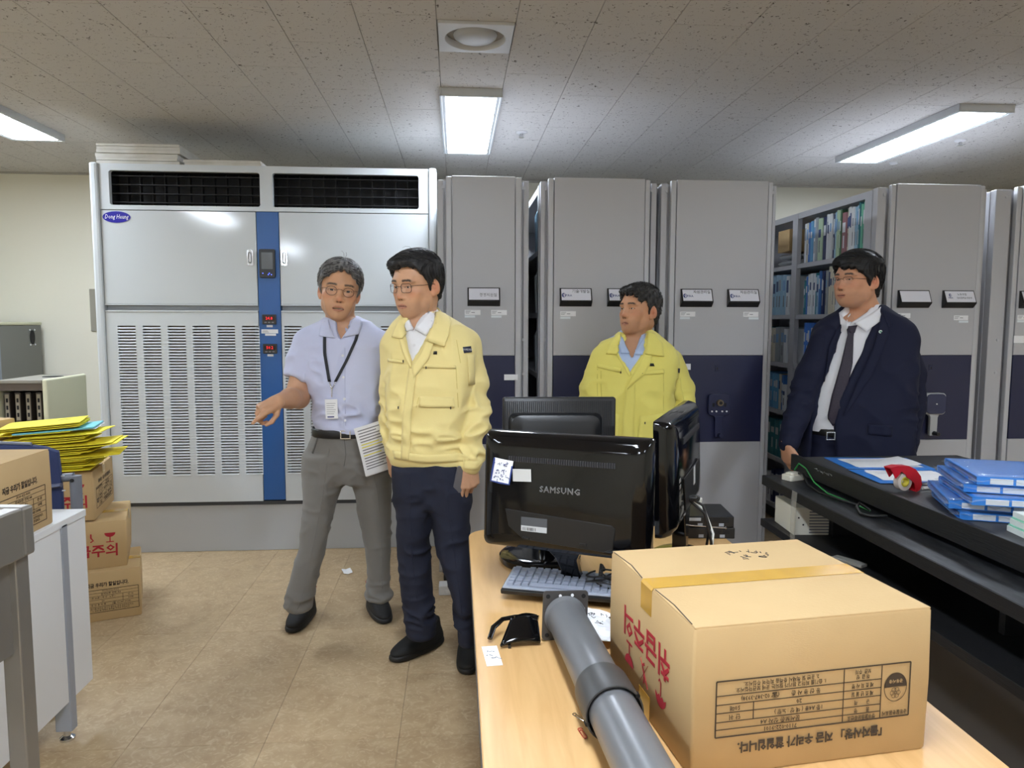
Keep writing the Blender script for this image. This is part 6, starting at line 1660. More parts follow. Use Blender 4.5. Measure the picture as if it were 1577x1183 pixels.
def body(root, H, o, neck, torso, beta, arms, legs, hands, skin, slim=-.022):
    c = H[1]; s = H[2]
    pts = np.array([c]+[a[:3] for A in arms for a in A]+[(l[1], l[2], l[0]) for L in legs for l in L]+[h['w'] for h in hands])
    lo, hi = pts.min(0)-.17, pts.max(0)+.17; lo[2] = .03; hi[2] = c[2]+.16*s
    fx, fy, fz = [], [], []
    for ax_, F_ in ((0, fx), (1, fy), (2, fz)): F_.append((c[ax_]-.115*s, c[ax_]+.115*s, .0026) if ax_ != 1 else (c[1]-.125*s, c[1]+.115*s, .0026))
    fz[0] = (c[2]-.13*s, c[2]+.13*s, .0026)
    for h in hands:
        if not h.get('fine', True): continue
        m = np.array(h['w'])+np.array(h['f'])/np.linalg.norm(h['f'])*.09
        for ax_, F_ in ((0, fx), (1, fy), (2, fz)): F_.append((m[ax_]-.115, m[ax_]+.115, .0034))
    fd = Field(axis(lo[0], hi[0], .011, fx), axis(lo[1], hi[1], .011, fy), axis(lo[2], hi[2], .011, fz))
    fd.add(hl(torso, beta, 2.3, grow=slim), .02)
    for L in legs: fd.add(hl(L, 0, 2.1, grow=-.020), .03)
    for A in arms: limb(fd, A, .015)
    add_head(fd, H, o)
    nk = np.array(neck)
    up = c+H[0]@(np.array((0, .030, -.055))*s)
    fd.add(rc(up, nk, .054*s, .057*s), .022); fd.add(rc(nk, nk-np.array((0, 0, .06)), .058, .075), .03)
    ch = c+H[0]@(np.array((0, -.005, -.085))*s); fd.add(rc(ch, nk+np.array((0, -.022, .01)), .030*s, .034*s), .03)
    if o.get('adam'): fd.add(el(ch*.45+(nk+np.array((0, -.035, .0)))*.55+np.array((0, -.022, 0)), (.010, .012, .016)), .012)
    for h in hands: hand(fd, **{k: v for k, v in h.items() if k not in ('fine',)})
    P, Q = fd.mesh()
    P = relax(P, Q, 1, .35)
    ob = surf('body', P, Q, M_SKIN, root, tint_skin(P, H, skin, o))
    make_eyes(root, H, o)
    return ob

def belt(root, lv, beta, m, h=.034, buckle=None):
    """belt following the waist level"""
    z, cx, cy, rx, ry = lv; b = MB(); n = 48; rows = []
    cb, sb = math.cos(beta), math.sin(beta)
    for zz, g in ((z-h/2, .006), (z-h/2+.004, .009), (z+h/2-.004, .009), (z+h/2, .006)):
        row = []
        for i in range(n):
            a = 2*math.pi*i/n; u = (rx+g)*np.sign(math.cos(a))*abs(math.cos(a))**(2/2.3); w = (ry+g)*np.sign(math.sin(a))*abs(math.sin(a))**(2/2.3)
            row.append((cx+u*cb-w*sb-root.location.x, cy+u*sb+w*cb-root.location.y, zz))
        rows.append(row)
    b.loft(rows, cap=False); o = mk('belt', b, m, root, smooth=50, solid=.003, recalc=False)
    if buckle:
        fr = MB(); x, y = buckle[0]-root.location.x, buckle[1]-root.location.y
        for dx0, dx1, dz0, dz1 in ((-.022, .022, .014, .019), (-.022, .022, -.019, -.014), (-.022, -.017, -.014, .014), (.017, .022, -.014, .014)):
            fr.box(x+dx0, x+dx1, y-.006, y+.001, z+dz0, z+dz1)
        bk = mk('buckle', fr, M_CHROME, root, bevel=.001); bk.parent = o
    return o

# ---- 1: the man who points
def man_pointing():
    root = thing('person', 'man with grey hair and glasses in a pale short-sleeved shirt, pointing with his right hand', 'person', (-0.507, 3.220, 0.000))
    H = head_matrix((-0.509, 3.235, 1.549), -10, 2, 7, 1.06)
    o = dict(mouth=.0036, lip=(150, 84, 76), eye=.0038, lid=0.0, browc=(74, 62, 54), gaze=(-4, 0), jaw=.98, cheek=.002,
             hair=(62, 60, 60), hair2=(158, 156, 154), hairside=(128, 126, 124), line=[(0, .082), (14, .079), (28, .064), (42, .046), (56, .028), (66, .004), (75, -.022), (85, -.024), (95, .012), (112, .004), (130, -.045), (180, -.07)],
             thick=(.019, .010, .005), flow=(.75, -.55, -.35), part=.004, locks=950, len=.055, wild=.22, lift=.0025, front=.004, seed=4,
             strays=([(.004, -.02, .135), (.0, -.035, .152), (-.008, -.045, .160), (-.012, -.05, .158)], [(.008, -.02, .135), (.012, -.03, .148), (.010, -.042, .156), (.006, -.05, .156)]))
    torso = [(1.435, -0.500, 3.250, 0.063, 0.058), (1.413, -0.493, 3.245, 0.107, 0.068), (1.389, -0.495, 3.240, 0.150, 0.078), (1.361, -0.498, 3.235, 0.175, 0.088), (1.315, -0.499, 3.230, 0.182, 0.100), (1.244, -0.497, 3.225, 0.177, 0.110), (1.144, -0.488, 3.215, 0.164, 0.116), (1.029, -0.481, 3.215, 0.147, 0.118), (0.956, -0.486, 3.215, 0.135, 0.113), (0.853, -0.485, 3.220, 0.157, 0.110)]
    beta = R(-4)
    waist = (0.933, -0.491, 3.215, 0.134, 0.112)
    hips = [(0.956, -0.490, 3.215, 0.131, 0.108), (0.919, -0.491, 3.215, 0.139, 0.112), (0.839, -0.485, 3.220, 0.180, 0.122), (0.772, -0.484, 3.220, 0.190, 0.120), (0.706, -0.484, 3.220, 0.183, 0.100)]
    legL = [(0.827, -0.576, 3.210, 0.092, 0.105), (0.698, -0.589, 3.200, 0.084, 0.100), (0.560, -0.611, 3.170, 0.063, 0.082), (0.434, -0.633, 3.150, 0.058, 0.072), (0.298, -0.668, 3.140, 0.061, 0.064), (0.209, -0.692, 3.130, 0.057, 0.060), (0.159, -0.695, 3.125, 0.051, 0.062)]
    legR = [(0.823, -0.398, 3.220, 0.102, 0.105), (0.688, -0.382, 3.230, 0.086, 0.100), (0.534, -0.371, 3.250, 0.072, 0.082), (0.394, -0.361, 3.260, 0.056, 0.070), (0.243, -0.363, 3.270, 0.052, 0.062), (0.170, -0.362, 3.270, 0.056, 0.060), (0.136, -0.361, 3.270, 0.055, 0.064)]
    armR = [(*(-0.662, 3.230, 1.310), .050), (*(-0.690, 3.200, 1.118), .044), (*(-0.685, 3.185, 1.082), .045), (*(-0.702, 3.090, 1.090), .042), (*(-0.724, 2.980, 1.091), .029)]
    armL = [(*(-0.343, 3.230, 1.310), .048), (*(-0.311, 3.260, 1.081), .042), (*(-0.322, 3.240, 0.995), .032), (*(-0.335, 3.190, 0.921), .027)]
    f1 = np.array((-0.801, 2.860, 1.049))-np.array((-0.724, 2.980, 1.091))
    hands = [dict(w=(-0.724, 2.980, 1.091), f=f1, n=(-.25, .15, -1), right=True, curl=CURL_POINT, thumb=(.45, .75, .55), tcurl=(25, 30), sc=1.0),
             dict(w=(-0.335, 3.190, 0.921), f=(-.10, -.15, -1), n=(-1, .1, .1), right=False, curl=CURL_HOLD, fine=False)]
    skin = (206, 157, 122)
    body(root, H, o, (-0.510, 3.258, 1.395), torso, beta, [armR, armL], [legL, legR], hands, skin)
    make_hair(root, H, o)
    glasses(root, H, M_RIM2, .0215, .0185)
    # trousers
    lo, hi = (-0.874, 3.450, -0.009), (-0.241, 3.050, 1.006)
    tr = garment('trousers', [(hl(hips, beta, 2.3), 0), (hl(legL, 0, 2.05), .03), (hl(legR, 0, 2.05), .03)], [], C_GRY, root, (lo[0], 3.0, .08), (hi[0], 3.42, hi[2]), .0065,
                 [(.010, (14, 9, 34), 3, masks(band((-0.682, 3.100, 0.191), (.12, .2, .07)), band((-0.352, 3.200, 0.178), (.12, .2, .07)))), (.006, (22, 9, 22), 5, masks(band((-0.511, 3.100, 0.748), (.14, .2, .10)), band((-0.592, 3.100, 0.536), (.1, .2, .08)), band((-0.331, 3.200, 0.442), (.1, .2, .08)))), (.003, (9, 9, 16), 8)])
    for pts in ([(-0.544, 0.875), (-0.572, 0.678), (-0.609, 0.479), (-0.658, 0.278), (-0.685, 0.177)], [(-0.376, 0.873), (-0.349, 0.674), (-0.335, 0.473), (-0.337, 0.269), (-0.338, 0.205)]):
        tr.seam('crease', pts, C_GRY, .0022, off=.0002)
    tr.seam('fly_seam', [(-0.480, 0.917), (-0.473, 0.846), (-0.482, 0.796)], mat('grey_seam', (84, 82, 78), .9), .0012, off=.0004)
    tr.patch('pocket_edge', [[(-0.597, 0.926), (-0.626, 0.848)], [(-0.589, 0.926), (-0.618, 0.845)]], mat('grey_seam', (84, 82, 78), .9), off=.0015, thick=.001, nu=3, nv=6)
    belt(root, waist, beta, C_BLK, .036, buckle=(-0.473, 3.095, 0.943))
    # shirt
    sleeveR = [(*(-0.646, 3.235, 1.315), .066), (*(-0.673, 3.225, 1.241), .062)]
    sleeveL = [(*(-0.355, 3.235, 1.315), .064), (*(-0.316, 3.255, 1.111), .058)]
    lo, hi = (-0.807, 3.400, 0.880), (-0.214, 3.000, 1.456)
    opn = [(-0.522, 1.440), (-0.445, 1.440), (-0.468, 1.379), (-0.494, 1.335), (-0.515, 1.379)]
    sh_t = torso[:-1]+[(0.930, -0.488, 3.215, 0.134, 0.112)]
    sh = garment('shirt', [(hl(sh_t, beta, 2.3), 0)]+limbp(sleeveR, .016)+[(capped((-0.668, 3.230, 1.264), (-0.692, 3.205, 1.166), .060, .060), .016)]+limbp(sleeveL, .018), [(rc((-0.508, 3.255, 1.487), (-0.509, 3.250, 1.395), .060, .054), .01), (cutpoly(opn, 3.0, 3.22), .006)], C_LAV, root, (lo[0], 3.0, lo[2]), (hi[0], 3.42, hi[2]), .0058,
                 [(.008, (16, 9, 20), 2, masks(band((-0.648, 3.150, 1.206), (.10, .2, .10)), band((-0.561, 3.100, 0.993), (.2, .2, .07)), band((-0.383, 3.100, 1.014), (.12, .2, .1)))), (.0045, (9, 9, 7), 6)])
    collar('collar', np.array((-0.506, 3.250, 1.404)), beta, .040, .060, .040, .036, .030, .010, 26, C_LAV, root, flare=.016, ry=.062)
    for ln in ([[(-0.437, 1.446), (-0.463, 1.391), (-0.492, 1.344)], [(-0.417, 1.438), (-0.406, 1.399), (-0.418, 1.360)]], [[(-0.550, 1.421), (-0.536, 1.379), (-0.514, 1.344)], [(-0.574, 1.412), (-0.582, 1.382), (-0.584, 1.352)]]):
        sh.patch('collar_leaf', ln, C_LAV, off=.007, thick=.003, nu=7, nv=9)
    sh.seam('placket', [(-0.473, 1.303), (-0.471, 1.126), (-0.471, 0.973)], mat('lav_seam', (170, 174, 204), .8), .0012, off=.0003)
    for pq in ((-0.482, 1.270), (-0.478, 1.179), (-0.474, 1.087), (-0.473, 0.995)):
        h, n = sh.hit(*pq); q = h-root.location
        mk('button', MB().cyl((q.x, q.y-.003, q.z), .0055, .003, 10, 'y'), C_BTN, root)
    # lanyard with badge
    ly = thing('lanyard', 'black neck lanyard with a white badge hanging on the pale shirt', 'lanyard', root.location)
    sh2 = sh; strap = mat('strap_black', (22, 24, 34), .6)
    lay = lambda pts, w: [[(x-w, z) for x, z in pts], [(x+w, z) for x, z in pts]]
    for nm, pts in (('strap', [(-0.561, 1.369), (-0.558, 1.278), (-0.536, 1.160)]), ('strap', [(-0.415, 1.407), (-0.429, 1.333), (-0.466, 1.248), (-0.511, 1.160)])):
        s_ = sh.patch(nm, lay(pts, .0065), strap, off=.004, thick=.0016, nu=3, nv=16); s_.parent = ly
    clipz = (-0.525, 3.085, 1.128); q = np.array(clipz)-np.array(root.location)
    b = MB().tube([(q[0]-.010, q[1]+.004, q[2]+.03), (q[0], q[1], q[2]), (q[0], q[1], q[2]-.02)], .0025, 6); b.tube([(q[0]+.014, q[1]+.004, q[2]+.03), (q[0], q[1], q[2]), (q[0], q[1]-.003, q[2]-.032)], .0025, 6)
    mk('clip', b, M_CHROME, ly, smooth=60)
    q = np.array((-0.528, 3.083, 1.045))-np.array(root.location)
    bd = bx('badge', -.026, .026, -.002, .001, -.042, .042, M_WHITE, ly, loc=q, rot=(R(4), R(-1), 0), bevel=.001, label='white badge card')
    for k in range(6): bx('print_line', -.02, .018-.004*(k % 3), -.0026, -.002, .024-k*.009, .0255-k*.009, M_GREYINK, bd)
    bx('print_line', -.018, .010, -.0026, -.002, -.036, -.031, M_BLUEINK, bd)
    # shoes
    a, b_ = np.array((-0.724, 3.457)), np.array((-0.760, 3.179)); shoe(root, a, b_-a, C_SHOE, C_SOLE, .285, C_RED)
    a, b_ = np.array((-0.410, 3.515)), np.array((-0.323, 3.272)); shoe(root, a, b_-a, C_SHOE, C_SOLE, .285, C_RED)
    # sheets in his left hand
    dc = (-0.337, 3.040, 0.884)
    dt = thing('document', 'stapled printed sheets held between the two men in front', 'document', dc, 0, rot=(R(4), R(-14), R(24)))
    for k in range(4):
        sh_ = mk('sheet', MB().grid(lambda u, v: (-.072+.144*u+.002*k, .0022*k+.012*(v-.5)**2*2+.012*(u-.5)**2, -.108+.216*v-.002*k), 6, 8), M_WHITE, dt, solid=.0005, recalc=False)
    for k in range(15):
        x1 = .06-.014*((k*7) % 4); z = .09-k*.0122; v = (z+.108)/.216
        yy = lambda x: .012*(v-.5)**2*2+.012*((x+.072)/.144-.5)**2-.0012
        b = MB().loft([[(x, yy(x), z), (x, yy(x), z+.0042)] for x in [-.06+(x1+.06)*q/6 for q in range(7)]], cap=False, closed=False)
        mk('print_line', b, mat('mark_yellow', (232, 220, 70), .6) if k in (5, 6, 9) else M_GREYINK, dt, recalc=False)

# ---- 2 and 3: yellow jackets
def man_jacket():
    root = thing('person', 'man in a pale yellow jacket and navy trousers standing beside the pointing man', 'person', (-0.087, 2.880, 0.000))
    H = head_matrix((-0.152, 2.900, 1.561), 42, 8, 1, 1.03)
    o = dict(mouth=.0008, smile=-.001, eye=.0030, lid=-.001, browc=(34, 28, 26), gaze=(-8, 12), jaw=1.0,
             hair=(20, 19, 20), hair2=(66, 64, 64), hairside=(34, 32, 32), line=[(0, .072), (25, .072), (42, .063), (56, .034), (68, .004), (77, -.026), (88, -.026), (96, .016), (112, .006), (130, -.05), (180, -.075)], asym=.004,
             thick=(.020, .011, .005), front=.006, flow=(-.8, -.6, -.12), locks=900, len=.055, wild=.12, lift=.0015, seed=8, blobs=[((-.030, -.070, .084), (.040, .028, .022), .02), ((.01, -.062, .096), (.04, .03, .02), .02)],
             strays=([(.02, -.03, .136), (.016, -.04, .146), (.008, -.052, .148), (.0, -.06, .144)], [(.01, -.09, .070), (.006, -.098, .066), (.004, -.097, .058), (.010, -.094, .053)]))
    torso = [(1.456, -0.133, 2.920, 0.070, 0.064), (1.432, -0.122, 2.915, 0.106, 0.076), (1.411, -0.117, 2.910, 0.137, 0.086), (1.385, -0.112, 2.905, 0.163, 0.098), (1.342, -0.104, 2.900, 0.181, 0.112), (1.274, -0.100, 2.895, 0.184, 0.122), (1.171, -0.102, 2.885, 0.173, 0.128), (1.041, -0.106, 2.880, 0.161, 0.132), (0.936, -0.105, 2.880, 0.157, 0.130), (0.851, -0.104, 2.880, 0.149, 0.118)]
    beta = R(-12)
    hips = [(0.909, -0.103, 2.880, 0.146, 0.118), (0.843, -0.102, 2.880, 0.151, 0.120), (0.764, -0.100, 2.880, 0.151, 0.120), (0.683, -0.097, 2.880, 0.150, 0.100)]
    legL = [(0.831, -0.175, 2.880, 0.075, 0.112), (0.712, -0.175, 2.880, 0.074, 0.105), (0.637, -0.173, 2.880, 0.069, 0.096), (0.510, -0.177, 2.890, 0.065, 0.084), (0.372, -0.171, 2.900, 0.064, 0.076), (0.220, -0.156, 2.910, 0.059, 0.070), (0.117, -0.149, 2.915, 0.059, 0.072)]
    legR = [(0.831, -0.031, 2.870, 0.082, 0.112), (0.714, -0.026, 2.860, 0.077, 0.105), (0.642, -0.025, 2.850, 0.075, 0.096), (0.526, -0.017, 2.830, 0.067, 0.084), (0.401, 0.005, 2.810, 0.049, 0.074), (0.264, 0.027, 2.790, 0.037, 0.068), (0.137, 0.042, 2.780, 0.037, 0.068)]
    armL = [(*(0.051, 2.910, 1.313), .050), (*(0.065, 2.885, 1.079), .034), (*(0.058, 2.810, 0.920), .028), (*(0.047, 2.775, 0.865), .028)]
    armR = [(*(-0.251, 2.920, 1.312), .050), (*(-0.250, 2.940, 1.074), .032), (*(-0.254, 2.930, 0.876), .026)]
    hands = [dict(w=(0.050, 2.775, 0.865), f=(.02, -.02, -1), n=(-.35, 1, 0), right=False, curl=CURL_HOLD, thumb=(.75, .75, .1), tcurl=(8, 10)),
             dict(w=(-0.262, 2.930, 0.876), f=(.12, -.1, -1), n=(.8, .5, 0), right=True, curl=CURL_REST)]
    skin = (206, 158, 124)
    body(root, H, o, (-0.147, 2.935, 1.424), torso, beta, [armL, armR], [legL, legR], hands, skin)
    make_hair(root, H, o)
    glasses(root, H, M_RIM, .0215, .0165, shape='rect')
    lo, hi = (-0.338, 3.200, -0.072), (0.099, 2.600, 0.957)
    tr = garment('trousers', [(hl(hips, beta, 2.3), 0), (hl(legL, 0, 2.05), .03), (hl(legR, 0, 2.05), .03)], [], C_NVT, root, (lo[0], 2.66, .04), (hi[0], 3.06, hi[2]), .0065,
                 [(.011, (14, 9, 34), 3, masks(band((-0.147, 2.830, 0.217), (.12, .2, .07)), band((0.034, 2.700, 0.228), (.12, .2, .07)))), (.006, (20, 9, 20), 5, masks(band((-0.098, 2.800, 0.743), (.14, .2, .10)), band((-0.164, 2.800, 0.483), (.1, .2, .08)), band((0.003, 2.750, 0.522), (.1, .2, .08)))), (.003, (9, 9, 14), 8)])
    for pts in ([(-0.179, 0.828), (-0.181, 0.649), (-0.177, 0.467), (-0.159, 0.283)], [(-0.034, 0.826), (-0.027, 0.646), (-0.005, 0.463), (0.022, 0.251)]):
        tr.seam('crease', pts, C_NVT, .0022, off=.0002)
    opn = [(-0.213, 1.468), (-0.065, 1.469), (-0.095, 1.392), (-0.125, 1.330), (-0.171, 1.250), (-0.190, 1.305), (-0.208, 1.392)]
    lo, hi = (-0.342, 3.200, 0.738), (0.146, 2.600, 1.485)
    shirt = garment('shirt', [(hl(torso, beta, 2.3, grow=-.018), 0), (rc((-0.149, 2.925, 1.437), (-0.147, 2.920, 1.390), .064, .085), .02)], [(rc((-0.148, 2.920, 1.502), (-0.149, 2.918, 1.429), .060, .054), .008), (cutpoly([(-0.194, 1.459), (-0.120, 1.459), (-0.145, 1.414), (-0.166, 1.374)], 2.6, 2.9), .006)], C_WHT, root, (lo[0]+.04, 2.66, (-0.164, 2.880, 0.910)[2]), (hi[0]-.06, 3.1, hi[2]), .0065, [(.004, (10, 9, 8), 4)])
    collar('collar', np.array((-0.144, 2.925, 1.440)), R(-18), .044, .062, .042, .036, .034, .012, 26, C_WHT, root, flare=.014, ry=.062)
    sl = [(*(0.032, 2.905, 1.318), .069), (*(0.060, 2.900, 1.169), .061), (*(0.067, 2.865, 1.042), .056), (*(0.060, 2.800, 0.922), .050), (*(0.052, 2.785, 0.868), .046)]
    sr = [(*(-0.235, 2.915, 1.320), .066), (*(-0.243, 2.930, 1.168), .058), (*(-0.251, 2.940, 1.034), .052), (*(-0.251, 2.930, 0.897), .043)]
    ja = garment('jacket', [(hl(torso[:-1]+[(0.883, -0.106, 2.880, 0.160, 0.131), (0.851, -0.101, 2.880, 0.149, 0.118)], beta, 2.35), 0)]+limbp(sl, .013)+limbp(sr, .013),
                 [(rc((-0.149, 2.930, 1.502), (-0.147, 2.925, 1.419), .070, .066), .01), (cutpoly(opn, 2.6, 2.87), .006)], C_YEL, root, (lo[0], 2.62, lo[2]), (hi[0], 3.12, hi[2]), .0058,
                 [(.012, (13, 9, 26), 2, masks(band((0.100, 2.830, 1.046), (.09, .2, .16)), band((-0.263, 2.850, 1.020), (.07, .2, .16)), band((-0.107, 2.750, 0.968), (.25, .2, .035)), band((0.088, 2.800, 0.922), (.08, .2, .04)))), (.009, (16, 9, 14), 9, band((-0.192, 2.750, 1.109), (.10, .2, .2))), (.004, (8, 9, 6), 6)])
    X2 = lambda *pts: [pt for pt in pts]
    collar('collar', np.array((-0.141, 2.922, 1.429)), R(-16), .056, .073, .050, .056, .044, .010, 30, C_YEL, root, flare=.030, ry=.076, thick=.004)
    def pxl(*pts): return pts
    ja.patch('lapel', [[(-0.112, 1.350), (-0.135, 1.298), (-0.170, 1.241)], [(-0.085, 1.338), (-0.103, 1.276), (-0.161, 1.201)]], C_YEL, off=.006, thick=.003, nu=5, nv=10)
    ja.patch('lapel', [[(-0.220, 1.355), (-0.204, 1.293), (-0.177, 1.241)], [(-0.203, 1.362), (-0.187, 1.301), (-0.170, 1.241)]], C_YEL, off=.006, thick=.003, nu=4, nv=10)
    for ln in ([[(-0.076, 1.480), (-0.086, 1.429), (-0.100, 1.380), (-0.115, 1.343)], [(-0.054, 1.473), (-0.021, 1.419), (-0.026, 1.370), (-0.044, 1.320)]], [[(-0.189, 1.431), (-0.188, 1.404), (-0.191, 1.375), (-0.206, 1.348)], [(-0.208, 1.429), (-0.229, 1.406), (-0.242, 1.379), (-0.248, 1.355)]]):
        ja.patch('collar_leaf', ln, C_YEL, off=.011, thick=.004, nu=8, nv=11)
    for ln in ([[(-0.091, 1.479), (-0.125, 1.429), (-0.160, 1.387)], [(-0.064, 1.455), (-0.084, 1.409), (-0.116, 1.360)]], [[(-0.189, 1.434), (-0.180, 1.412), (-0.167, 1.387)], [(-0.202, 1.421), (-0.201, 1.399), (-0.190, 1.377)]]):
        shirt.patch('collar_leaf', ln, C_WHT, off=.006, thick=.003, nu=7, nv=9)
    ja.patch('placket', [[(-0.181, 1.237), (-0.205, 1.059), (-0.214, 0.886)], [(-0.152, 1.237), (-0.171, 1.059), (-0.182, 0.883)]], C_YEL, off=.004, thick=.003, nu=5, nv=22)
    ja.patch('pocket_welt', [[(-0.130, 1.255), (-0.002, 1.249)], [(-0.132, 1.242), (-0.002, 1.237)]], C_YEL, off=.004, thick=.0025, nu=3, nv=14)
    ja.patch('pocket_welt', [[(-0.266, 1.272), (-0.203, 1.267)], [(-0.266, 1.260), (-0.200, 1.255)]], C_YEL, off=.004, thick=.0025, nu=3, nv=10)
    ja.patch('pocket_flap', [[(-0.140, 1.133), (-0.010, 1.128)], [(-0.143, 1.093), (-0.007, 1.088)]], C_YEL, off=.004, thick=.003, nu=5, nv=14)
    for a, b_ in (((-0.002, 1.247), (0.007, 1.087)), ((-0.143, 1.128), (-0.153, 1.089)), ((0.001, 1.346), (0.016, 1.257))): ja.seam('seam', [a, b_], C_YELS, .0011)
    for pq in ((-0.115, 1.242), (-0.203, 1.265), (-0.022, 1.088), (-0.222, 1.089)):
        h, n = ja.hit(*pq); q = h-root.location; bx('zip_pull', q.x-.002, q.x+.002, q.y-.009, q.y-.004, q.z-.006, q.z+.004, C_BLK, root)
    ja.patch('waistband', [[(-0.248, 0.917), (-0.108, 0.907), (0.047, 0.908)], [(-0.241, 0.884), (-0.103, 0.875), (0.044, 0.878)]], C_YEL, off=.003, thick=.003, nu=4, nv=26)
    ja.patch('emblem', [[(-0.086, 1.303), (-0.073, 1.303)], [(-0.088, 1.291), (-0.073, 1.291)]], C_BLK, off=.003, thick=.001, nu=2, nv=3)
    pb_ = ja.patch('name_patch', [[(0.044, 1.318), (0.082, 1.321)], [(0.047, 1.295), (0.085, 1.298)]], mat('patch_dark', (34, 38, 60), .7), off=.004, thick=.0015, nu=4, nv=6, d=(-.35, 1, 0), label='dark name patch')
    h, n = ja.hit(*(0.064, 1.308), d=(-.35, 1, 0))
    if h: t_ = text('한국해양진흥', .0095, M_WHITE, root, h-root.location-Vector((-.002, .009, 0)), (R(90), R(2), R(20)), ext=.0003, sx=.8); t_.parent = pb_
    ja.patch('sleeve_pocket', [[(0.057, 1.290), (0.090, 1.288)], [(0.062, 1.170), (0.097, 1.170)]], C_YEL, off=.003, thick=.002, nu=5, nv=8, d=(-.25, 1, 0))
    ja.patch('cuff', [[(0.027, 0.885), (0.111, 0.879)], [(0.024, 0.852), (0.103, 0.845)]], C_YEL, off=.003, thick=.003, nu=4, nv=10)
    for pq in ((-0.162, 1.325), (-0.155, 1.285)):
        h, n = shirt.hit(*pq); q = h-root.location
        mk('button', MB().cyl((q.x, q.y-.003, q.z), .005, .003, 10, 'y'), C_BTN, root)
    a, b_ = np.array((-0.104, 3.080)), np.array((-0.266, 2.922)); shoe(root, a, b_-a, C_SHOE, C_SOLE, .29)
    a, b_ = np.array((0.055, 3.018)), np.array((0.037, 2.789)); shoe(root, a, b_-a, C_SHOE, C_SOLE, .29)
    ph = mk('phone', MB().prism(rrect(.036, .105, .008), 0, .009, YUP), mat('phone_grey', (120, 122, 130), .3, .6), None, loc=(0.009, 2.762, 0.807), rot=(R(4), R(12), R(8)), bevel=.002, label='grey phone held in the left hand of the man in the pale yellow jacket', cat='phone')
    mk('ring', MB().loft([[((0.088, 2.800, 0.771)[0]+.009*math.cos(2*math.pi*i/14)-root.location.x, (0.088, 2.800, 0.771)[1]+.009*math.sin(2*math.pi*i/14)-root.location.y, (0.088, 2.800, 0.771)[2]+z) for i in range(14)] for z in (-.002, .002)], cap=False), mat('gold', (220, 180, 110), .25, 1), root, solid=.001, recalc=False) if False else None

